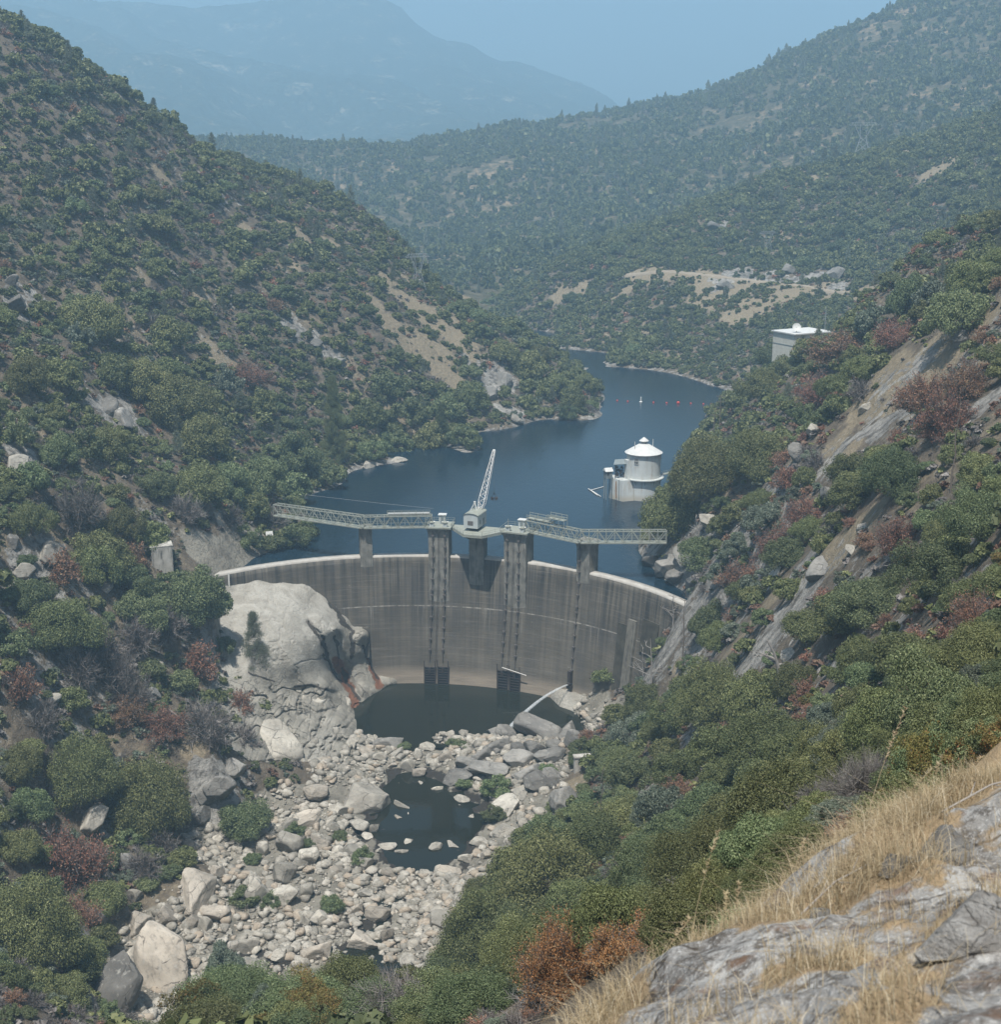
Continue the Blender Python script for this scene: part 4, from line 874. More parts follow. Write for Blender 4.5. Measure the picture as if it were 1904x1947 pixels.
g = Vector(at_z(1217, 1002, 1.0)); m = MB(); m.box(g + Vector((3.5, 1, .4)), (6.5, 1.2, .35), -.1); m.box(g + Vector((9.5, 1.5, .9)), (4.5, 2.8, 1.3), -.1); m.box(g + Vector((6.0, 1.2, -1.2)), (.4, .4, 3)); tag(m.build('boat_landing', M_block), 'small pale landing stage at the water on the right bank', 'landing stage')

# building on the right spur
g = Vector(at_y(1512, 696, 575)); t = tag(empty('flat_roof_building', g), 'pale flat roofed building half hidden by trees on the right shoulder', 'building')
bw, bd, bh = 19.0, 14.0, 12.5; rz = R(28); ca_, sa_ = math.cos(rz), math.sin(rz)
def bpnt(x, y, z): return g + Vector((x * ca_ - y * sa_, x * sa_ + y * ca_, z))
c = bpnt(bw / 2, bd / 2 + 1, 0)
m = MB(); m.box(c + Vector((0, 0, bh / 2 - 3)), (bw, bd, bh + 6), rz); m.build('wall', M_bld, t)
m = MB(); m.box(c + Vector((0, 0, bh + .35)), (bw + 1.2, bd + 1.2, .5), rz); m.build('roof', M_white, t)
m = MB(); m.box(c + Vector((0, 0, bh - 4.6)), (bw + .16, bd + .16, .35), rz); m.build('wall_band', M_stone_grey, t)
dcn = bpnt(3.6, 4.5, bh + .7); h = tag(empty('satellite_dish', dcn), 'round white dish antenna on the flat roof at the right shoulder', 'dish antenna')
m = MB(); nn = Vector((-.1, -.85, .5)).normalized(); s_ = nn.cross(Vector((0, 0, 1))).normalized(); u_ = s_.cross(nn); vs = []; fs = []
for i, (rr, dd) in enumerate(((.05, 0), (.8, .08), (1.4, .28), (1.75, .5))):
    for j in range(20): q = 2 * math.pi * j / 20; vs.append(dcn + Vector((0, 0, 2.0)) + s_ * rr * math.cos(q) + u_ * rr * math.sin(q) + nn * dd)
for i in range(3):
    for j in range(20): fs.append((i * 20 + j, i * 20 + (j + 1) % 20, i * 20 + 20 + (j + 1) % 20, i * 20 + 20 + j))
m.add(vs, fs, 0, True); m.build('reflector', M_white, h); m = MB(); m.tube([dcn, dcn + Vector((0, 0, 2))], .15, 8); m.build('mast', M_steel, h)
g = on_ground(1568, 645); m = MB(); m.tube([g, g + Vector((0, 0, 17))], .22, 8, r1=.1)
for k in range(5): m.bar(g + Vector((-.9, 0, 15.5 - k * 1.2)), g + Vector((.9, 0, 15.5 - k * 1.2)), .08)
tag(m.build('antenna_mast', M_pylon), 'thin antenna mast rising behind the flat roofed building', 'mast')
# utility poles on the right bank
for (u, v, hgt, lb) in ((1369, 806, 11.5, 'wooden utility pole with three crossarms by the right shore'), (1358, 818, 6.5, 'short wooden pole next to the taller utility pole by the right shore')):
    g = Vector(at_y(u, v, 545 if hgt > 8 else 540)); t = tag(empty('utility_pole', g), lb, 'utility pole'); m = MB(); m.tube([g + Vector((0, 0, -4)), g + Vector((0, 0, hgt))], .2, 8, r1=.13); m.build('pole', M_wood, t)
    for k in range(3 if hgt > 8 else 1): m = MB(); m.bar(g + Vector((-1.7, 0, hgt - .5 - k * 2.2)), g + Vector((1.7, 0, hgt - .5 - k * 2.2)), .16); [m.box(g + Vector((x, 0, hgt - .25 - k * 2.2)), (.14, .14, .3)) for x in (-1.6, -.8, .8, 1.6)]; m.build('crossarm', M_wood, t)
# transmission towers
def pylon(base, h, w, lb, turn=0.0):
    base = Vector(base); t = tag(empty('transmission_tower', base, turn), lb, 'pylon'); X = Vector((math.cos(turn), math.sin(turn), 0)); Yv = Vector((-math.sin(turn), math.cos(turn), 0)); up = Vector((0, 0, 1))
    def P(x, y, z): return base + X * x * w + Yv * y * w + up * z * h
    bt = .011 * h
    m = MB()
    for x in (-1, 1):
        for y in (-1, 1):
            m.bar(P(x * .62, y * .45, -.05), P(x * .22, y * .2, .48), bt); m.bar(P(x * .62, y * .45, 0), P(-x * .35, y * .3, .3), bt * .6); m.bar(P(x * .35, y * .3, .3), P(-x * .22, y * .2, .48), bt * .6)
    m.build('body', M_pylon, t); m = MB()
    for x in (-1, 1):
        for y in (-1, 1): m.bar(P(x * .22, y * .2, .48), P(x * .72, y * .12, .86), bt); m.bar(P(x * .22, y * .2, .48), P(x * .3, y * .12, .86), bt * .7)
        m.bar(P(x * .45, 0, .66), P(x * .28, 0, .72), bt * .6)
    m.build('fork', M_pylon, t); m = MB()
    for y in (-.12, .12): m.bar(P(-1.25, y, .86), P(1.25, y, .86), bt); m.bar(P(-.95, y, .94), P(.95, y, .94), bt * .8)
    for k in range(10): x = -1.25 + k * .25; m.bar(P(x, 0, .86), P(max(-.95, min(.95, x + .125)), 0, .94), bt * .6); m.bar(P(max(-.95, min(.95, x + .125)), 0, .94), P(x + .25, 0, .86), bt * .6)
    for x in (-.62, .62): m.bar(P(x, 0, .94), P(x, 0, 1.0), bt)
    m.build('crossarm', M_pylon, t)
g = on_ground(795, 549); pylon(g, 18, 5.2, 'pale lattice pylon among shrubs on the left hillside', .5)
p = RIDGE.hit(1640, 292) if NEAR.hit(1640, 292) is None else NEAR.hit(1640, 292); pylon(p, 24, 9.0, 'forked lattice pylon on the bare shoulder of the right hills', -.2)
p = NEAR.hit(1459, 480); pylon(p, 14, 5.0, 'small lattice pylon above the road cutting on the right spur', .3)

# ------------------------------------------------------------------ granite dome at the dam's far abutment
FH = lambda u, v, e=.8: (u, v, face_hit(u, v)[1] + e)
DZ = lambda u, v, z: (u, v, at_z(u, v, z)[1])
dome_pts = [FH(400, 1094), FH(430, 1098), FH(470, 1102), FH(520, 1105), FH(560, 1107), FH(600, 1117), FH(625, 1138), FH(650, 1164), FH(672, 1189), FH(698, 1195), FH(702, 1235), FH(712, 1262), FH(724, 1280), FH(762, 1297), FH(800, 1305, 3), FH(480, 1085, 1.5), FH(600, 1085, 1.5), FH(680, 1150, 1.5), FH(740, 1240, 1.5),
    DZ(500, 1140, -5.2), DZ(430, 1140, -5), DZ(500, 1180, -8), DZ(430, 1190, -9), DZ(560, 1150, -7), DZ(585, 1185, -11), DZ(610, 1175, -10.5), DZ(628, 1185, -12.5), DZ(600, 1212, -14.5), DZ(560, 1220, -13.5), DZ(500, 1240, -14), DZ(440, 1250, -15), DZ(590, 1245, -18.5), DZ(560, 1262, -18.5), DZ(500, 1290, -20.5), DZ(440, 1300, -20), DZ(560, 1290, -23), DZ(600, 1275, -23.5),
    DZ(640, 1196, -14), DZ(632, 1205, -15), (648, 1215, 388.5), (655, 1250, 390), (640, 1250, 387), (628, 1250, 385), (625, 1275, 384.5), (640, 1290, 388), (668, 1230, 393.5), (690, 1205, 396.5), (688, 1240, 396.5), (672, 1262, 394), (685, 1280, 394.5), (705, 1285, 397), (665, 1310, 390.5), (722, 1288, 400),
    DZ(690, 1331, -37.2), DZ(655, 1330, -34.5), DZ(748, 1299, -37.2), DZ(722, 1312, -37.2), DZ(712, 1300, -35.5), DZ(690, 1312, -35.2), DZ(735, 1330, -42), DZ(775, 1312, -42), DZ(560, 1312, -26), DZ(620, 1308, -27), DZ(600, 1330, -29), DZ(640, 1350, -33), DZ(672, 1352, -37.2), DZ(682, 1390, -37.9), DZ(660, 1375, -35), DZ(600, 1385, -32.5), DZ(540, 1368, -29.5), DZ(500, 1340, -26), DZ(430, 1350, -22.5), DZ(650, 1430, -37.2), DZ(560, 1440, -34.2), DZ(480, 1425, -29), DZ(430, 1440, -24),
    DZ(715, 1360, -42), DZ(740, 1420, -42), DZ(620, 1470, -37)]
class Depth:
    """distance up the valley of a surveyed rock face, interpolated between sightings"""
    def __init__(self, pts, c=6.0, lam=.6):
        P = np.array(pts, float); self.q = P[:, :2]; self.c = c; n = len(P); A = np.zeros((n + 3, n + 3)); A[:n, :n] = self.phi(self.q[:, None] - self.q[None]); A[:n, :n] -= np.eye(n) * lam; A[:n, n] = 1; A[:n, n + 1:] = self.q; A[n, :n] = 1; A[n + 1:, :n] = self.q.T; self.w = np.linalg.solve(A, np.r_[P[:, 2], 0, 0, 0])
    def phi(self, d): return np.sqrt((d * d).sum(-1) + self.c ** 2)
    def __call__(self, q): n = len(self.q); return self.phi(q[:, None] - self.q[None]) @ self.w[:n] + self.w[n] + q @ self.w[n + 1:]
def rays(U, V): a = (U - 952) / F_PX; b = (973.5 - V) / F_PX; return np.stack([a, CT + b * ST, -ST + b * CT], -1)
def project_np(x, y, z): z = z - CAM_H; zc = y * CT - z * ST; yc = y * ST + z * CT; return 952 + F_PX * x / zc, 973.5 - F_PX * yc / zc
def seg_dist(U, V, line):
    d = np.full(np.shape(U), 1e9)
    for (a, b), (c, e) in zip(line[:-1], line[1:]):
        L2 = (c - a) ** 2 + (e - b) ** 2; t = np.clip(((U - a) * (c - a) + (V - b) * (e - b)) / L2, 0, 1); d = np.minimum(d, np.hypot(U - a - t * (c - a), V - b - t * (e - b)))
    return d
nu, nv_ = 300, 320; us = np.linspace(380, 790, nu); top = np.interp(us, [380, 430, 470, 520, 560, 600, 625, 650, 672, 698, 703, 712, 724, 752, 790], [1088, 1094, 1098, 1101, 1103, 1112, 1133, 1159, 1184, 1190, 1228, 1252, 1268, 1290, 1300])
UU = np.tile(us, (nv_, 1)); VVv = top[None] + (1465 - top)[None] * np.linspace(0, 1, nv_)[:, None]; fl = np.stack([UU, VVv], -1).reshape(-1, 2)
dep = np.concatenate([Depth_(fl[i:i + 20000]) for Depth_ in [Depth(dome_pts)] for i in range(0, len(fl), 20000)]).reshape(UU.shape)
RY = rays(UU, VVv); P0 = EYE + RY * (dep / RY[..., 1])[..., None]; X0, Y0, Z0 = P0[..., 0], P0[..., 1], P0[..., 2]
low_part = smooth(1290, 1330, VVv) * smooth(720, 640, UU); rug = .35 + low_part * 1.2
crk = np.abs(fbm(X0 + Z0 * .4, Z0 * 1.1 + Y0 * .2, 7, 4, 401)); crk2 = np.abs(fbm(X0 * 1.0, Z0 * 1.4 - X0 * .3, 3.2, 3, 405))
disp = (fbm(X0, Z0 * 1.2, 9, 5, 403) * (.55 + .9 * low_part) + np.exp(-(crk / .035) ** 2) * .9 * rug + np.exp(-(crk2 / .04) ** 2) * .6 * low_part + fbm(X0, Z0, 4.5, 4, 407) * 1.6 * low_part) * smooth(0, 10, VVv - top[None] + 2)
for line, wd_, dp in (([(586, 1183), (604, 1204), (616, 1216), (622, 1252), (632, 1272)], 5, 1.3), ([(626, 1140), (650, 1180), (668, 1200)], 3, .8), ([(642, 1200), (650, 1240), (662, 1290), (684, 1326)], 5, 1.0), ([(700, 1236), (712, 1272), (724, 1303)], 5, .8), ([(560, 1312), (600, 1306), (640, 1318)], 5, 1.2), ([(520, 1180), (534, 1186)], 2, .4), ([(570, 1340), (600, 1356), (640, 1346)], 4, 1.2), ([(600, 1310), (612, 1350), (606, 1392)], 4, 1.1), ([(548, 1330), (540, 1362), (552, 1398)], 4, 1.0)):
    disp = disp + dp * np.exp(-(seg_dist(UU + fbm(UU, VVv, 14, 2, 411) * 6, VVv, line) / wd_) ** 2)
edge_in = np.minimum(np.minimum((UU - 380) / 20, (1465 - VVv) / 22), 1); dep2 = dep + disp + (1 - smooth(0, 1, edge_in)) * 7
P0 = EYE + RY * (dep2 / RY[..., 1])[..., None]
uN, vN = project_np(NEAR.X, NEAR.Y, NEAR.Z); ci = np.clip(((uN - us[0]) / (us[1] - us[0])).round().astype(int), 0, nu - 1); rj = np.clip(((vN - top[ci]) / (1465 - top[ci]) * (nv_ - 1)).round().astype(int), 0, nv_ - 1)
inside = (uN > 402) & (uN < 780) & (vN > top[ci] - 12) & (vN < 1448) & (NEAR.Y > 325) & (NEAR.Y < 415); gap = np.where(P0[rj, ci, 2] > POOL + .4, dep2[rj, ci] + 2.5 - NEAR.Y, -1); fadeN = smooth(402, 420, uN) * smooth(1448, 1425, vN)
NEAR.Z = NEAR.Z - np.where(inside & (gap > 0), np.minimum(gap * .62 + 1.0, 12) * fadeN, 0); tco = np.stack([NEAR.X, NEAR.Y, NEAR.Z], -1).astype(np.float32); TERRAIN.data.vertices.foreach_set('co', tco.ravel()); TERRAIN.data.update()
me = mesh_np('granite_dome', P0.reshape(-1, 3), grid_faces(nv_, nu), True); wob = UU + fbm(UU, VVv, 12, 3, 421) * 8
rust_m = np.zeros(UU.shape); blk_m = np.zeros(UU.shape)
for line, w0 in (([(640, 1256), (654, 1284), (668, 1318), (676, 1338)], 9), ([(699, 1240), (711, 1272), (722, 1304)], 7), ([(662, 1300), (672, 1330)], 8)): rust_m = np.maximum(rust_m, np.exp(-(seg_dist(wob, VVv, line) / w0) ** 2))
for line, w0 in (([(586, 1183), (604, 1204), (612, 1216)], 4), ([(616, 1210), (619, 1250), (634, 1276), (650, 1296)], 4), ([(626, 1140), (650, 1180), (668, 1200), (672, 1240)], 4.5), ([(640, 1210), (646, 1250)], 3), ([(650, 1270), (664, 1305), (684, 1330)], 3.5), ([(690, 1228), (706, 1262), (720, 1290)], 3), ([(668, 1205), (670, 1250)], 5), ([(575, 1108), (640, 1128)], 2.5), ([(560, 1305), (590, 1302), (625, 1312)], 2.5), ([(470, 1278), (520, 1296)], 2)): blk_m = np.maximum(blk_m, np.exp(-(seg_dist(wob, VVv, line) / w0) ** 2))
blotch = smooth(.1, .5, fbm(X0, Z0, 8, 4, 431)) * .55  # random dark blotches, used on the lower rock only
for nm_, v_ in (('rust', rust_m), ('black', np.maximum(blk_m, blotch * .75 * smooth(1250, 1300, VVv))), ('paleness', np.clip(.75 + fbm(X0, Z0, 12, 4, 433) - .75 * smooth(1250, 1320, VVv) - .6 * smooth(628, 645, UU) * smooth(1170, 1200, VVv), 0, 1))): set_attr(me, nm_, v_)
def make_dome():
    g = NT('scoured_pale_granite'); p = g.pos(); st = g.noise(g.pos((1, 1, .25)), .55, 6, .62)
    a = g.noise(p, .22, 6, .62, .5); b = g.noise(p, 1.4, 6, .68); c = g.noise(p, 5.0, 4, .6)
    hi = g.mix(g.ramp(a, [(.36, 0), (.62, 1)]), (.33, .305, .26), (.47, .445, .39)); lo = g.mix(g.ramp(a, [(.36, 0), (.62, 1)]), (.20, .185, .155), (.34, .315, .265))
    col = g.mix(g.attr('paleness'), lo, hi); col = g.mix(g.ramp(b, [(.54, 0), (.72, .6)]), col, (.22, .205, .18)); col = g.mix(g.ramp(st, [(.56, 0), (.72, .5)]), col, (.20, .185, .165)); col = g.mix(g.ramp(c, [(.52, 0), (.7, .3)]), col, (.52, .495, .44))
    nz_ = g.math('MULTIPLY', g.math('SUBTRACT', g.noise(p, 2.2, 5, .7), .5), .9)
    col = g.mix(g.ramp(g.math('ADD', g.attr('rust'), nz_), [(.26, 0), (.52, .95)]), col, (.20, .085, .045)); col = g.mix(g.ramp(g.math('ADD', g.attr('black'), nz_), [(.42, 0), (.60, .95)]), col, (.06, .053, .047))
    ck = cracks(g, p, .16); ck = g.math('MULTIPLY', ck, g.math('SUBTRACT', 1.0, g.attr('paleness'), True)); col = g.mix(g.math('MULTIPLY', ck, .85), col, (.055, .05, .045)); f_ = g.noise(p, 14.0, 4, .7); col = g.mix(g.ramp(f_, [(.52, 0), (.66, .35)]), col, (.16, .15, .135))
    return g.done(col, .92, g.bump(g.math('ADD', g.math('SUBTRACT', b, ck), g.math('MULTIPLY', c, .45)), .9, .6), spec=.1)
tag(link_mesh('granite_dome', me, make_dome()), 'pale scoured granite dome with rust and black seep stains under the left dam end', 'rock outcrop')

A_ = [(1036, 1293), (1060, 1300), (1085, 1311), (1110, 1322), (1140, 1334), (1168, 1338)]; B_ = [(1034, 1312), (1048, 1328), (1064, 1344), (1090, 1353), (1120, 1363), (1150, 1368)]
ta = np.linspace(0, 5, 60); Au = np.interp(ta, range(6), [p[0] for p in A_]); Av = np.interp(ta, range(6), [p[1] for p in A_]); Bu = np.interp(ta, range(6), [p[0] for p in B_]); Bv = np.interp(ta, range(6), [p[1] for p in B_])
top_ = np.array([face_hit(u, v) + [0, .8, 0] for u, v in zip(Au, Av)]); bot_ = np.array([at_z(u, v, POOL - .1) for u, v in zip(Bu, Bv)]); rows = []
for f in np.linspace(0, 1, 26):
    P_r = top_ + (bot_ - top_) * f; nb_ = fbm(P_r[:, 0], P_r[:, 1] * 1.3, 5, 4, 441) * 1.3 + fbm(P_r[:, 0], P_r[:, 1], 1.5, 3, 443) * .35; P_r[:, 2] += nb_ * math.sin(math.pi * min(1, f * .9 + .1)) + .5 * math.sin(math.pi * f); rows.append(P_r)
rows.append(bot_ + [0, -.6, -5.0]); me = mesh_np('rock_apron', np.concatenate(rows), grid_faces(len(rows), 60), True)
for nm_ in ('rust', 'black', 'paleness'): set_attr(me, nm_, np.full(len(me.vertices), .75 if nm_ == 'paleness' else 0.0))
tag(link_mesh('rock_apron', me, bpy.data.materials['scoured_pale_granite']), 'smooth pale rock apron sloping into the pool under the outlet valve', 'rock outcrop')
# the road cut along the spur
rp = [h for h in (NEAR.hit(u, v) for u, v in ((1195, 524), (1230, 519), (1270, 517), (1310, 520), (1350, 524), (1400, 530), (1440, 535), (1480, 540), (1520, 545), (1560, 550), (1600, 555), (1640, 560), (1690, 568))) if h is not None]
ts = np.linspace(0, len(rp) - 1, 90); cx, cy = (np.interp(ts, range(len(rp)), [p[i] for p in rp]) for i in (0, 1)); tx, ty = np.gradient(cx), np.gradient(cy); L_ = np.hypot(tx, ty); cz = NEAR.z(cx, cy); kz = np.convolve(np.pad(cz, 4, mode='edge'), np.ones(9) / 9, 'valid') + .5
V_ = np.concatenate([np.stack([cx - ty / L_ * e, cy + tx / L_ * e, kz - (3 if abs(e) > 3 else 0)], -1) for e in (-3.2, -2.9, 2.9, 3.2)]); g_ = NT('dirt_road'); tag(link_mesh('road', mesh_np('road', V_, grid_faces(4, 90), True), g_.done(g_.mix(g_.noise(g_.pos(), .4, 4), (.24, .20, .15), (.34, .29, .225)), .95)), kind='structure')

# ------------------------------------------------------------------ water sheets
def up_water():
    aa = np.linspace(A_L, A_R, 60); inner = [arch_pt(a, DR + 2.55, 0) for a in aa]; outer = [(-300 + 700 * i / 59, 1150, 0) for i in range(60)]
    return mesh_np('reservoir_water', np.array([tuple(p) for p in inner] + outer), grid_faces(2, 60))
tag(link_mesh('reservoir_water', up_water(), M_water), kind='structure')
def pool(name, pts, z, mat):
    me = bpy.data.meshes.new(name); me.from_pydata([(*at_z(u, v, z)[:2], z) for u, v in pts], [], [tuple(range(len(pts)))]); tag(link_mesh(name, me, mat), kind='structure')
pool('pool_water', [(560, 1450), (900, 1415), (1250, 1450), (1250, 1300), (950, 1285), (700, 1285)][::1], POOL, M_pool)
pool('pond_water', [(670, 1665), (940, 1665), (930, 1460), (690, 1460)], -39.35, M_pool)
pool('stream_water', [(600, 1960), (740, 1960), (800, 1690), (690, 1690)], -40.3, M_pool)

# ------------------------------------------------------------------ where is what: landmarks that labels refer to
LANDMARKS = []
def landmark(phrase, p): LANDMARKS.append((phrase, float(p[0]), float(p[1])))
for ph_, u_, v_ in (('the pale granite dome', 540, 1170), ('the left end of the dam crest', 432, 1094), ('the square concrete block', 309, 1082), ('the round boulder by the pond', 695, 1525), ('the big cracked block downstream', 300, 1860),
                    ('the small pylon on the left hill', 795, 549), ('the grassy clearing on the left hill', 830, 610), ('the left end of the footbridge', 524, 985), ('the left rocky point', 1138, 775), ('the grey slab on the right slope', 1700, 800),
                    ('the right end of the dam crest', 1290, 1150), ('the concrete stub by the riverbed', 1107, 1462), ('the tan slab in the stream', 690, 1785), ('the dark rock pile under the jet', 1025, 1405), ('the tall conifer on the left shore', 637, 880), ('the left skyline notch', 440, 300), ('the overhanging left cliff', 420, 1500), ('the bleached snag on the right slope', 1485, 1330)):
    h_ = NEAR.hit(u_, v_)
    if h_ is not None: landmark(ph_, h_)
landmark('the intake tower', tc); landmark('the flat roofed building', c if False else at_y(1500, 660, 580)); landmark('the crane', cb)
_used_labels = {}
def place_label(look, p):
    """look + distance and bearing from the closest landmark (upstream is away from the viewer)"""
    d = sorted((math.hypot(p[0] - x, p[1] - y), ph, x, y) for ph, x, y in LANDMARKS)
    for dist, ph, x, y in d[:6]:
        dx, dy = p[0] - x, p[1] - y; parts = []
        if abs(dy) >= .5: parts.append(f"{abs(dy):.0f}m {'upstream' if dy > 0 else 'downstream'}")
        if abs(dx) >= .5: parts.append(f"{abs(dx):.0f}m {'right' if dx > 0 else 'left'}")
        lb = f"{look} {', '.join(parts)} of {ph}" if parts else f"{look} at {ph}"
        if len(lb.split()) <= 16 and lb not in _used_labels: _used_labels[lb] = 1; return lb
    return lb
def px_dist(p): return math.sqrt(p[0] ** 2 + p[1] ** 2 + (p[2] - CAM_H) ** 2)
def project(x, y, z):
    z = z - CAM_H; zc = y * CT - z * ST; yc = y * ST + z * CT; return 952 + F_PX * x / zc, 973.5 - F_PX * yc / zc

# ------------------------------------------------------------------ boulders
def ico(sub):
    bm = bmesh.new(); bmesh.ops.create_icosphere(bm, subdivisions=sub, radius=1); v = np.array([q.co[:] for q in bm.verts]); f = np.array([[q.index for q in p.verts] for p in bm.faces]); bm.free(); return v, f
ICO4 = ico(5); ICO1 = ico(1); ICO2 = ico(2)
def noise3(v, wl, seed): return (vnoise(v[:, 0] / wl + 3.1, v[:, 1] / wl, seed) + vnoise(v[:, 1] / wl, v[:, 2] / wl + 7.7, seed + 1) + vnoise(v[:, 2] / wl, v[:, 0] / wl - 4.2, seed + 2)) / 1.5
def rock_verts(V, seed, ncut, rnd, rough):
    g = np.random.default_rng(seed); n = g.normal(size=(ncut, 3)); n /= np.linalg.norm(n, axis=1)[:, None]; h = g.uniform(.62, .95, ncut)
    h = h + rnd * (1.0 - h)
    d = V @ n.T; r = np.where(d > .05, h[None] / np.maximum(d, .05), 9).min(1); r = np.minimum(r, 1.35)
    P = V * r[:, None]; P = P * (1 + rough * (noise3(P, .5, seed) + .5 * noise3(P, .2, seed + 5) + .25 * noise3(P, .09, seed + 9)))[:, None]
    lo, hi = P.min(0), P.max(0); return (P - (lo + hi) / 2) / (hi - lo)                 # unit box
ROCKS = {}
for st, (cuts, rnd, rough) in {'angular': (9, -.25, .07), 'rounded': (18, .35, .06), 'slab': (9, -.2, .07), 'wedge': (6, -.3, .07)}.items():
    ROCKS[st] = [mesh_np('boulder', rock_verts(ICO4[0], 100 + 17 * k + len(st), cuts, rnd, rough), ICO4[1], True) for k in range(4)]
rock_meshes = {}
def rock_mesh(style, k, mat):
    key = (style, k % 4, mat.name)
    if key not in rock_meshes:
        me = ROCKS[style][k % 4].copy(); me.materials.append(mat); rock_meshes[key] = me
    return rock_meshes[key]
RR = random.Random(11)
rock_spots = []
ROCK_GROUP = 'boulders strewn over the riverbed and its banks'
def add_rock(p, w, h, style, mat, d=None, rz=None, sink=.22, tilt=.18, look=None, group=ROCK_GROUP):
    me = rock_mesh(style, RR.randrange(4), mat); o = bpy.data.objects.new('boulder', me); COL.objects.link(o)
    d = d or w * RR.uniform(.7, 1.0); o.scale = (w, d, h); o.location = (p[0], p[1], p[2] + h * (.5 - sink)); o.rotation_euler = (RR.uniform(-tilt, tilt), RR.uniform(-tilt, tilt), RR.uniform(-.7, .7) if rz is None else rz)
    gx = float(NEAR.z(p[0] + 2, p[1]) - NEAR.z(p[0] - 2, p[1])) / 4; gy = float(NEAR.z(p[0], p[1] + 2) - NEAR.z(p[0], p[1] - 2)) / 4
    if math.hypot(gx, gy) > .35: q_ = Vector((-gx * .8, -gy * .8, 1)).to_track_quat('Z', 'Y').to_matrix().to_4x4() @ Matrix.Rotation(RR.uniform(-.6, .6), 4, 'Z'); o.rotation_euler = q_.to_euler(); o.location.z -= h * .12
    mn = {'pale_granite': 'pale', 'tan_granite': 'tan', 'grey_granite': 'dark grey'}[mat.name]
    sz = 'huge' if w > 9 else 'big' if w > 4.5 else 'mid sized' if w > 2.2 else 'small'
    look = look or f"{sz} {mn} {style} boulder"; tag(o, place_label(look, p), 'boulder', group); rock_spots.append((p[0], p[1], w)); return o
Pm, Tm, Gm = M_rock, M_rock_tan, M_rock_grey
def z5(x, y): return 380.8 + .45 * x, 1237.6 + .45 * y
def z6(x, y): return .489 * x, 952 + .489 * y
HAND = []
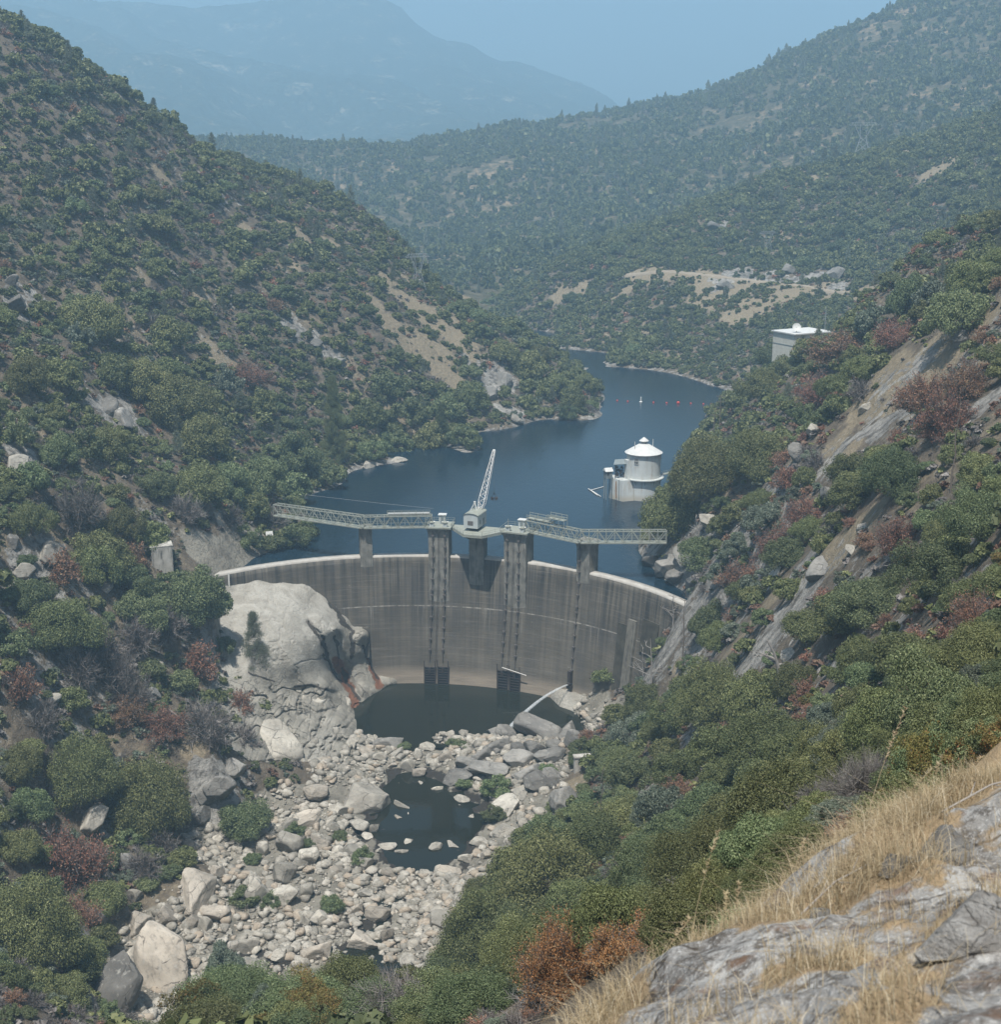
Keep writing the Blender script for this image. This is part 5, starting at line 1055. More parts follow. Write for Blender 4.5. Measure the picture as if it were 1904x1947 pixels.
for q in [(700, 610, 220, 125, 'rounded', Pm), (865, 655, 105, 50, 'wedge', Pm), (890, 693, 70, 30, 'slab', Pm), (885, 282, 90, 42, 'angular', Pm), (880, 315, 100, 36, 'slab', Pm), (970, 318, 50, 25, 'rounded', Pm), (1055, 322, 70, 30, 'angular', Pm), (1000, 342, 150, 34, 'slab', Pm),
          (795, 375, 125, 75, 'angular', Gm), (880, 475, 65, 60, 'angular', Pm), (700, 425, 65, 45, 'angular', Tm), (830, 425, 70, 40, 'angular', Pm), (1430, 330, 230, 95, 'wedge', Gm), (1560, 355, 110, 70, 'angular', Gm), (1335, 262, 40, 60, 'wedge', Pm), (1350, 400, 85, 60, 'angular', Gm), (1200, 480, 230, 90, 'slab', Gm), (1455, 440, 95, 60, 'angular', Gm),
          (1440, 540, 150, 85, 'rounded', Gm), (1360, 585, 120, 50, 'slab', Pm), (1290, 640, 180, 95, 'angular', Pm), (1545, 620, 120, 130, 'slab', Gm), (1240, 340, 90, 50, 'wedge', Gm), (1290, 380, 70, 50, 'angular', Gm), (1500, 390, 80, 50, 'angular', Gm), (1390, 280, 70, 45, 'wedge', Gm), (1180, 380, 60, 40, 'angular', Pm), (1260, 420, 60, 40, 'wedge', Gm),
          (330, 365, 240, 150, 'rounded', Pm), (478, 385, 60, 100, 'rounded', Pm), (450, 705, 140, 75, 'angular', Tm), (380, 730, 80, 60, 'angular', Pm), (380, 805, 120, 100, 'wedge', Pm), (265, 835, 55, 70, 'wedge', Pm), (460, 865, 90, 80, 'wedge', Pm), (420, 890, 70, 50, 'angular', Pm), (360, 935, 100, 100, 'rounded', Pm), (245, 1010, 120, 120, 'angular', Pm), (75, 790, 70, 36, 'rounded', Pm),
          (360, 1028, 110, 85, 'angular', Pm), (450, 1015, 60, 70, 'wedge', Pm), (510, 1122, 85, 75, 'angular', Pm), (445, 1130, 42, 52, 'wedge', Pm), (490, 1250, 125, 80, 'angular', Tm), (685, 1215, 155, 85, 'slab', Tm), (790, 1195, 55, 55, 'rounded', Tm), (690, 1025, 80, 50, 'wedge', Pm), (740, 1042, 50, 32, 'angular', Pm), (755, 1100, 105, 70, 'rounded', Tm), (650, 1085, 80, 40, 'angular', Tm), (810, 1015, 60, 42, 'angular', Tm),
          (580, 925, 85, 52, 'angular', Tm), (690, 962, 62, 46, 'angular', Pm), (800, 935, 70, 52, 'angular', Tm), (900, 965, 60, 42, 'wedge', Tm), (950, 935, 50, 36, 'angular', Pm), (1050, 922, 105, 44, 'slab', Tm), (880, 805, 76, 42, 'angular', Pm), (995, 830, 62, 46, 'angular', Pm), (1075, 822, 96, 22, 'slab', Pm), (790, 824, 80, 30, 'slab', Pm), (850, 842, 60, 36, 'angular', Pm), (705, 778, 52, 28, 'angular', Pm), (735, 748, 42, 42, 'rounded', Pm), (660, 730, 100, 60, 'wedge', Pm), (590, 665, 90, 50, 'slab', Pm),
          (60, 1098, 135, 72, 'wedge', Tm), (30, 1155, 70, 72, 'wedge', Pm), (190, 1232, 110, 75, 'angular', Pm), (700, 885, 85, 52, 'slab', Pm), (560, 852, 60, 40, 'wedge', Pm), (1100, 622, 85, 42, 'slab', Pm), (1000, 580, 60, 50, 'angular', Pm), (930, 560, 70, 30, 'slab', Pm), (760, 440, 60, 40, 'angular', Pm), (960, 400, 70, 45, 'angular', Pm), (1040, 440, 70, 50, 'angular', Tm), (560, 1180, 60, 45, 'angular', Tm), (330, 1280, 80, 50, 'angular', Pm), (120, 1290, 90, 60, 'angular', Pm),
          (1240, 300, 70, 50, 'wedge', Gm), (1300, 335, 120, 80, 'angular', Gm), (1380, 315, 130, 80, 'wedge', Gm), (1480, 305, 120, 70, 'angular', Gm), (1535, 335, 130, 90, 'angular', Gm), (1590, 365, 100, 70, 'wedge', Gm), (1250, 392, 120, 80, 'angular', Gm), (1345, 445, 130, 80, 'angular', Gm), (1420, 400, 120, 80, 'wedge', Gm), (1495, 435, 110, 70, 'angular', Gm), (1190, 425, 100, 66, 'angular', Gm), (1130, 465, 110, 66, 'wedge', Gm), (1090, 525, 130, 70, 'slab', Gm), (1380, 500, 130, 70, 'angular', Gm), (1490, 520, 110, 80, 'angular', Gm), (1000, 620, 36, 14, 'rounded', Pm), (1040, 626, 30, 12, 'slab', Pm), (950, 628, 34, 8, 'slab', Pm), (1098, 655, 22, 14, 'rounded', Pm), (900, 575, 36, 16, 'wedge', Pm), (1150, 700, 60, 40, 'angular', Pm), (1180, 800, 80, 50, 'angular', Pm), (1210, 850, 70, 50, 'angular', Tm), (1120, 870, 60, 40, 'angular', Pm), (640, 385, 60, 40, 'angular', Pm), (560, 330, 90, 60, 'rounded', Pm), (470, 210, 170, 130, 'rounded', Pm), (590, 300, 80, 70, 'rounded', Pm), (360, 225, 90, 60, 'angular', Pm)]:
    HAND.append((*z5(q[0], q[1]), q[2] * .45, q[3] * .45, q[4], q[5]))
for q in [(630, 1775, 215, 235, 'angular', Tm), (450, 1855, 180, 210, 'wedge', Gm), (310, 1915, 160, 90, 'rounded', Gm), (370, 1600, 115, 115, 'angular', Gm), (350, 1225, 115, 145, 'angular', Pm), (580, 748, 88, 80, 'wedge', Gm), (190, 190, 135, 85, 'angular', Pm), (85, 262, 95, 80, 'angular', Pm), (110, 338, 75, 72, 'rounded', Pm), (55, 545, 55, 95, 'rounded', Pm), (50, 150, 70, 50, 'rounded', Gm), (55, 330, 50, 70, 'wedge', Gm),
          (200, 752, 75, 62, 'angular', Pm), (665, 1342, 72, 72, 'angular', Gm), (845, 1305, 54, 28, 'slab', Pm), (415, 325, 70, 42, 'angular', Pm), (615, 640, 55, 46, 'angular', Pm), (280, 240, 60, 90, 'wedge', Gm), (310, 1120, 110, 60, 'angular', Gm), (500, 1400, 60, 70, 'angular', Gm), (420, 1440, 70, 70, 'angular', Gm), (300, 1660, 120, 80, 'angular', Gm), (540, 1640, 120, 90, 'slab', Tm), (750, 1620, 90, 70, 'angular', Tm), (760, 1500, 220, 110, 'slab', Tm), (640, 1600, 120, 90, 'slab', Tm), (530, 1520, 70, 60, 'wedge', Pm), (820, 1120, 120, 70, 'rounded', Gm), (850, 1090, 120, 150, 'angular', Gm), (900, 1020, 90, 110, 'angular', Gm), (790, 1210, 90, 80, 'angular', Gm)]:
    HAND.append((*z6(q[0], q[1]), q[2] * .489, q[3] * .489, q[4], q[5]))
for q in [(1352, 985, 44, 48, 'angular', Pm), (1520, 855, 44, 44, 'rounded', Gm), (1548, 815, 34, 30, 'angular', Pm), (1646, 772, 30, 22, 'angular', Pm), (1560, 1072, 90, 40, 'slab', Gm), (1585, 930, 40, 60, 'wedge', Gm), (1620, 1040, 30, 26, 'angular', Pm), (1640, 1000, 34, 22, 'angular', Pm), (1270, 1068, 60, 46, 'angular', Gm), (1240, 1060, 36, 36, 'angular', Gm), (1300, 1048, 50, 36, 'wedge', Gm), (1285, 1085, 50, 34, 'angular', Gm), (1320, 1100, 44, 30, 'angular', Gm), (1500, 1240, 40, 26, 'angular', Pm), (1830, 640, 50, 30, 'rounded', Gm), (1475, 1090, 50, 24, 'slab', Pm),
          (1365, 430, 40, 24, 'angular', Gm), (1500, 510, 30, 22, 'angular', Gm), (1380, 540, 34, 24, 'angular', Gm), (1590, 520, 34, 26, 'angular', Gm), (855, 466, 44, 18, 'angular', Gm), (435, 580, 10, 18, 'wedge', Pm), (600, 650, 30, 22, 'angular', Gm), (640, 680, 36, 24, 'angular', Gm), (960, 715, 50, 36, 'angular', Gm), (930, 745, 40, 30, 'angular', Gm), (985, 790, 44, 26, 'angular', Pm), (700, 882, 36, 18, 'slab', Pm), (760, 872, 34, 14, 'slab', Pm), (230, 790, 60, 40, 'angular', Gm), (205, 765, 44, 36, 'angular', Gm), (30, 880, 60, 44, 'angular', Pm), (28, 570, 36, 60, 'wedge', Gm), (24, 520, 26, 60, 'wedge', Gm)]:
    HAND.append(q)
for (u, v, w, h, st, mt) in HAND:
    p = NEAR.hit(u, v + h * .38)
    if p is None: continue
    k = px_dist(p) / F_PX; W_ = w * k * 1.02; Hh = max(.42 * W_, min(1.15 * W_, (h * k - .22 * W_) / .84)) if st != 'slab' else max(.22 * W_, (h * k - .2 * W_) / .84)
    add_rock(p, W_, Hh * 1.25, st, mt, d=W_ * (.75 if h > .5 * w else .62), sink=.26)
# the rest of the strewn rocks
rock_spots_hand = list(rock_spots)
rg = np.random.default_rng(21)
xs = rg.uniform(-95, 45, 9000); ys = rg.uniform(225, 396, 9000); zs = NEAR.z(xs, ys)
uu, vv = project(xs, ys, zs); bed = smooth(-33.2, -35.8, zs + fbm(xs, ys, 10, 3, 77) * 2)
okm = (bed > .5) & (zs > -40.6) & (vv < 1990) & (vv > 1330) & (uu > -20) & ((zs > -37.9) | (ys < 352))
pond = (zs < -39.2) & (ys > 290) & (ys < 352)
cnt = 0
for x, y, z, pd in zip(xs[okm], ys[okm], zs[okm], pond[okm]):
    if cnt >= 298 - len(rock_spots_hand): break
    w = min(1.3 + rg.pareto(1.7) * 1.5, 6.5)
    if pd and rg.random() > .35: continue
    if any((x - a) ** 2 + (y - b) ** 2 < (.46 * (w + c_)) ** 2 for a, b, c_ in rock_spots): continue
    add_rock((x, y, z), w, w * rg.uniform(.5, .85), rg.choice(['angular', 'angular', 'wedge', 'rounded', 'slab']), Tm if rg.random() < .3 else Pm, sink=.2, tilt=.3); cnt += 1
# cobbles and rubble nobody could count
def rubble(name, X, Y, Wd, mat, seed):
    base = [rock_verts(ICO1[0], 500 + k, 8, -.1, .08) for k in range(12)]; base2 = [rock_verts(ICO2[0], 540 + k, 7, -.4, .04) for k in range(12)]; g = np.random.default_rng(seed); Z_ = NEAR.z(X, Y); VV = []; FF = []; nv = 0
    for i, (x, y, z, w) in enumerate(zip(X, Y, Z_, Wd)):
        b = (base2 if w > .85 else base)[i % 12] * np.array([w, w * g.uniform(.6, 1), w * g.uniform(.45, .85)]); a = g.uniform(0, 6.28); c_, s_ = math.cos(a), math.sin(a)
        VV.append(np.stack([b[:, 0] * c_ - b[:, 1] * s_ + x, b[:, 0] * s_ + b[:, 1] * c_ + y, b[:, 2] + z + w * .14], -1)); FF.append((ICO2 if w > .85 else ICO1)[1] + nv); nv += len(b)
    me = mesh_np(name, np.concatenate(VV), np.concatenate(FF)); set_attr(me, 'rnd', np.concatenate([np.full(len(v), g.random()) for v in VV])); o = link_mesh(name, me, mat); o['kind'] = 'stuff'; return o
xs = rg.uniform(-100, 50, 60000); ys = rg.uniform(220, 396, 60000); zs = NEAR.z(xs, ys); bed = smooth(-32.6, -35.8, zs + fbm(xs, ys, 10, 3, 77) * 2) * (zs > -38.6 - (ys < 290) * 2.2) * ((zs > -37.8) | (ys < 352))
dens = np.clip(.7 + fbm(xs, ys, 14, 3, 91) * 1.2, 0.12, 1); k_ = (rg.random(60000) < dens * bed * .85); Wd = np.clip(.45 + rg.pareto(1.8, k_.sum()) * .75, 0, 3.0)
tag(rubble('riverbed_rubble', xs[k_], ys[k_], Wd, M_rock_c := make_rock('rubble_granite', (.49, .45, .385), (.28, .255, .21), (.14, .125, .105), .4), 5), 'loose pale cobbles and rubble filling the gaps between the riverbed boulders', 'rubble')

# ------------------------------------------------------------------ foliage meshes
def unit(a): return a / np.maximum(np.linalg.norm(a, axis=-1, keepdims=True), 1e-9)
def leaf_quads(P, N, size, g, aspect=1.5):
    """one small quad per leaf spray: centre P, facing N"""
    n = len(P); t = unit(np.cross(N, g.normal(size=(n, 3)))); b = np.cross(N, t); s = size * g.uniform(.6, 1.35, n)[:, None]
    t = t * s * aspect * .5; b = b * s * .5; bend = N * s * g.uniform(-.25, .25, (n, 1))
    V = np.stack([P - t - b, P + t - b * .6 + bend, P + t + b * .6 + bend, P - t + b], 1).reshape(-1, 3); F = np.arange(4 * n).reshape(n, 4); return V, F
def crown_clumps(g, n, low=.08, squash=1.0, lumpy=.22, spread=(.20, .36)):
    d = unit(g.normal(size=(n * 3, 3))); d[:, 2] = np.abs(d[:, 2]) * 1.1 - low * 2; d = unit(d[d[:, 2] > -.35][:n]); k = g.uniform(.55, 1.0, len(d)) ** .6
    C = d * k[:, None]; C[:, 2] = C[:, 2] * squash; r = g.uniform(*spread, len(d))
    C *= (1 + lumpy * (noise3(d, .8, int(g.integers(1000)))))[:, None]; return C * .74, r
def foliage(seed, n, leaf, nclump=42, low=.08, squash=1.0, spread=(.20, .36), out=.75, fill=.4, aspect=1.5, lumpy=.3):
    """unit crown: radius ~1, base at z=0, height ~1 (before scaling)"""
    g = np.random.default_rng(seed); nclump = int(nclump * 1.5); spread = (spread[0] * .68, spread[1] * .66); C, r = crown_clumps(g, nclump, low, squash, lumpy * 1.35, spread); el = g.uniform(.82, 1.18); C[:, 0] *= el; C[:, 1] /= el; w = r ** 2; idx = g.choice(len(C), n, p=w / w.sum())
    d = unit(g.normal(size=(n, 3))); d[:, 2] += .15; d = unit(d); k = np.where(g.random(n) < fill * .6, g.uniform(.2, 1, n), g.uniform(.78, 1.12, n))
    P = C[idx] + d * (r[idx] * k)[:, None]; P[:, 2] = (P[:, 2] + .42) / 1.42; keep = P[:, 2] > g.uniform(-.02, .10, n); P = P[keep]; d = d[keep]; N = unit(d * out * 1.5 + np.array([0, 0, .35]) + g.normal(size=P.shape) * .55)
    V, F = leaf_quads(P, N, leaf, g, aspect * .85); return V, F, np.repeat(g.random(len(P)), 4), (C, r)
def thin_bars(A, B, w, g):
    """one narrow four-sided blade pair per twig"""
    d = unit(B - A); s = unit(np.cross(d, g.normal(size=A.shape))) * w; V = np.stack([A - s, A + s, B + s * .35, B - s * .35], 1).reshape(-1, 3); return V, np.arange(4 * len(A)).reshape(-1, 4)
def twig_shrub(seed, nmain, nfine, w, leaf_n=0, leaf=.05, up=.55):
    g = np.random.default_rng(seed); d = unit(g.normal(size=(nmain, 3)) * np.array([1, 1, .8]) + np.array([0, 0, up])); d[:, 2] = np.abs(d[:, 2]) * .9 + .08; L = g.uniform(.55, 1.0, nmain)
    tip = d * L[:, None] * np.array([1, 1, 1.0]); mid = tip * .5 + np.array([0, 0, .10]) + g.normal(size=tip.shape) * .05
    root = np.c_[g.normal(size=(nmain, 2)) * .07, np.zeros(nmain)]
    V1, F1 = thin_bars(root, mid, w * 1.8, g); V2, F2 = thin_bars(mid, tip, w * 1.2, g)
    i = g.integers(0, nmain, nfine); t = g.uniform(.25, 1, nfine)[:, None]; st = np.where(t < .5, root[i] + (mid[i] - root[i]) * t * 2, mid[i] + (tip[i] - mid[i]) * (t * 2 - 1)); dd = unit(d[i] + g.normal(size=(nfine, 3)) * .65); en = st + dd * g.uniform(.10, .32, (nfine, 1)); en[:, 2] = np.maximum(en[:, 2], .02)
    V3, F3 = thin_bars(st, en, w * .7, g); Vs = [V1, V2, V3]; Fs = [F1, F2, F3]; rnd = [g.random(len(V1) // 4 + len(V2) // 4 + len(V3) // 4).repeat(4)]; mi = [np.zeros(len(F1) + len(F2) + len(F3), int)]
    if leaf_n:
        j = g.integers(0, nfine, leaf_n); P = st[j] + (en[j] - st[j]) * g.uniform(.3, 1.15, (leaf_n, 1)) + g.normal(size=(leaf_n, 3)) * .03; N = unit(g.normal(size=P.shape) + np.array([0, 0, .5])); V4, F4 = leaf_quads(P, N, leaf, g, 1.6); Vs.append(V4); Fs.append(F4); rnd.append(g.random(leaf_n).repeat(4)); mi.append(np.ones(leaf_n, int))
    off = 0; FF = []
    for v, f in zip(Vs, Fs): FF.append(f + off); off += len(v)
    return np.concatenate(Vs), np.concatenate(FF), np.concatenate(rnd), np.concatenate(mi)
def pine(seed, n, leaf, levels=13, taper=1.0, bare=.2, droop=.1, width=.26):
    g = np.random.default_rng(seed); Ps = []; A = []; B = []
    for k in range(levels):
        z = bare + (1 - bare) * (k + .5) / levels; rad = width * (1 - (z - bare) / (1 - bare)) ** taper + .03
        for j in range(g.integers(4, 7)):
            q = g.uniform(0, 6.28); L = rad * g.uniform(.6, 1.15); a = np.array([0, 0, z]); b = np.array([math.cos(q) * L, math.sin(q) * L, z + L * g.uniform(-droop, .45) * .35]); A.append(a); B.append(b); m = max(4, int(n / (levels * 5.5)))
            t = g.uniform(.3, 1.05, m)[:, None] ** .7; Ps.append(a + (b - a) * t + g.normal(size=(m, 3)) * np.array([.085, .085, .016]))
    P = np.concatenate(Ps); N = unit(g.normal(size=P.shape) + np.array([0, 0, .6])); V, F = leaf_quads(P, N, leaf, g, 2.6); V2, F2 = thin_bars(np.array(A), np.array(B), .004, g)
    return np.concatenate([V, V2]), np.concatenate([F, F2 + len(V)]), np.concatenate([np.repeat(g.random(len(P)), 4), np.full(len(V2), .1)]), np.r_[np.ones(len(F), int), np.zeros(len(F2), int)]
def leaf_mesh(name, V, F, rnd, mats, mi=None):
    me = mesh_np(name, V, F, False, mi); set_attr(me, 'rnd', rnd)
    for m_ in mats: me.materials.append(m_)
    return me
def trunk_mesh(seed, C, r, R_=1.0):
    """tapered trunk with limbs reaching into the crown's clumps (unit crown space)"""
    g = random.Random(seed); m = MB(); fork = (g.uniform(-.06, .06), g.uniform(-.06, .06), .22); m.tube([(0, 0, -.12), (fork[0] * .5, fork[1] * .5, .1), fork], .055, 8, r1=.042)
    for i in g.sample(range(len(C)), min(9, len(C))):
        c = C[i]; e = (c[0], c[1], (c[2] + .42) / 1.42); mid = (fork[0] + (e[0] - fork[0]) * .45 + g.uniform(-.05, .05), fork[1] + (e[1] - fork[1]) * .45 + g.uniform(-.05, .05), fork[2] + (e[2] - fork[2]) * .6); m.tube([fork, mid, e], .032, 6, r1=.009)
    me = bpy.data.meshes.new('trunk'); me.from_pydata(m.v, [], m.f); me.polygons.foreach_set('use_smooth', [True] * len(m.f)); me.materials.append(M_bark); return me
LODN = {'ultra': (60000, .0155), 'fine': (26000, .024), 'mid': (8000, .044), 'low': (1100, .13), 'tiny': (130, .36)}
LODT = {'ultra': (110, 7500, .0048), 'fine': (60, 3000, .011), 'mid': (46, 1300, .016), 'low': (24, 340, .03), 'tiny': (10, 60, .07)}
NV = {'ultra': 2, 'fine': 3, 'mid': 4, 'low': 4, 'tiny': 6}
VEG = {}
def veg(kind, lod, k):
    key = (kind, lod, k % NV[lod])
    if key in VEG: return VEG[key]
    n, lf = LODN[lod]; sd = 1000 + hash_name(kind) + 31 * key[2] + len(lod); nc = {'ultra': 90, 'fine': 64, 'mid': 46, 'low': 26, 'tiny': 9}[lod]; tr = None
    if kind == 'live_oak': V, F, rn, (C, r) = foliage(sd, n, lf, nc); me = leaf_mesh('crown', V, F, rn, [L_oak]); tr = trunk_mesh(sd, C, r)
    elif kind == 'green_oak': V, F, rn, (C, r) = foliage(sd, int(n * .85), lf * 1.05, int(nc * .8), lumpy=.5, spread=(.18, .34)); me = leaf_mesh('crown', V, F, rn, [L_green]); tr = trunk_mesh(sd, C, r)
    elif kind == 'chaparral_shrub': V, F, rn, _ = foliage(sd, int(n * .9), lf, int(nc * .7), lumpy=.5, out=.6); me = leaf_mesh(kind, V, F, rn, [L_green])
    elif kind == 'silvery_shrub': V, F, rn, _ = foliage(sd, int(n * .75), lf, int(nc * .7), lumpy=.5, spread=(.16, .28), out=.5, fill=.2); me = leaf_mesh(kind, V, F, rn, [L_sage])
    elif kind == 'turning_shrub':
        V, F, rn, _ = foliage(sd, int(n * .7), lf, int(nc * .7), lumpy=.6, out=.4); g = np.random.default_rng(sd); mi = (vnoise(V[::4, 0] * 3, V[::4, 2] * 3 + V[::4, 1] * 2, sd) > .05).astype(int); me = leaf_mesh(kind, V, F, rn, [L_yellow, L_green], mi)
    elif kind in ('rust_shrub', 'bare_shrub', 'orange_shrub'):
        a, b, w = LODT[lod]; nl = int(n * (.42 if kind == 'rust_shrub' else .7 if kind == 'orange_shrub' else 0.0)); V, F, rn, mi = twig_shrub(sd, a, b, w * (.8 if kind == 'rust_shrub' else 1), nl, lf * .9); me = leaf_mesh(kind, V, F, rn, [L_twig, L_orange if kind == 'orange_shrub' else L_red], mi)
    elif kind == 'grey_pine': V, F, rn, mi = pine(sd, int(n * .42), lf * .5, width=.85, taper=.7, bare=.28, droop=.0); me = leaf_mesh('crown', V, F, rn, [L_twig, L_pine], mi)
    elif kind == 'conifer': V, F, rn, mi = pine(sd, int(n * 1.2), lf * .55, levels=24, width=.95, taper=.9, bare=.06, droop=.12); me = leaf_mesh('crown', V, F, rn, [L_twig, L_green], mi)
    if kind in ('grey_pine', 'conifer'):
        m_ = MB(); m_.tube([(0, 0, -.05), (.01, 0, .4), (0, .008, .99)], .014, 7, r1=.003); tr = bpy.data.meshes.new('trunk'); tr.from_pydata(m_.v, [], m_.f); tr.materials.append(M_bark)
    VEG[key] = (me, tr); return VEG[key]
def hash_name(s_): return sum(ord(ch) * (i + 3) for i, ch in enumerate(s_)) % 700
TREES = ('live_oak', 'green_oak', 'grey_pine', 'conifer')
LOOK = {'live_oak': ('dark olive live oak', 'oak tree'), 'green_oak': ('fresh green oak', 'oak tree'), 'grey_pine': ('thin grey pine', 'pine tree'), 'conifer': ('dense conifer', 'conifer'), 'chaparral_shrub': ('green chaparral shrub', 'shrub'),
        'silvery_shrub': ('silvery green shrub', 'shrub'), 'turning_shrub': ('yellowing green shrub', 'shrub'), 'rust_shrub': ('rust brown dry shrub', 'dry shrub'), 'orange_shrub': ('orange dry shrub', 'dry shrub'), 'bare_shrub': ('bare grey twiggy shrub', 'bare shrub')}
GROUPS = {'live_oak': 'live oaks on the slopes', 'green_oak': 'fresh green oaks on the slopes', 'grey_pine': 'grey pines on the slopes', 'conifer': 'conifers on the slopes', 'chaparral_shrub': 'green chaparral shrubs on the slopes', 'silvery_shrub': 'silvery shrubs on the slopes', 'turning_shrub': 'turning shrubs on the near slope', 'rust_shrub': 'rust brown shrubs on the slopes', 'orange_shrub': 'orange red shrubs beside the ledge', 'bare_shrub': 'bare grey shrubs on the slopes'}
plants = []            # kind, x, y, z, radius, height, rotation, variant, hand placed
VR = random.Random(5)
def plan(kind, p, rad, hgt, hand=False): plants.append((kind, p[0], p[1], p[2], rad, hgt, VR.uniform(0, 6.28), VR.randrange(100), hand))
def veg_at(kind, u, v, w, h, sink=.06):
    """a plant whose foot is seen at (u, v), w wide and h tall in the survey's units"""
    p = NEAR.hit(u, v - .02 * h)
    if p is None: return
    k = px_dist(p) / F_PX; dep = math.asin((CAM_H - p[2]) / px_dist(p)); rad = w * k / 2 * 1.08; hgt = max(.35 * rad, (h * k - rad * math.sin(dep) * .7) / max(.5, math.cos(dep))); hgt = min(hgt, rad * (1.45 if kind not in ('grey_pine', 'conifer') else 9)); p = p.copy(); p[2] -= sink * hgt; plan(kind, p, rad, hgt * 1.05, True)
O, G, S, B, U, T, P_, K = 'live_oak', 'chaparral_shrub', 'silvery_shrub', 'bare_shrub', 'rust_shrub', 'turning_shrub', 'grey_pine', 'conifer'; H = 'green_oak'
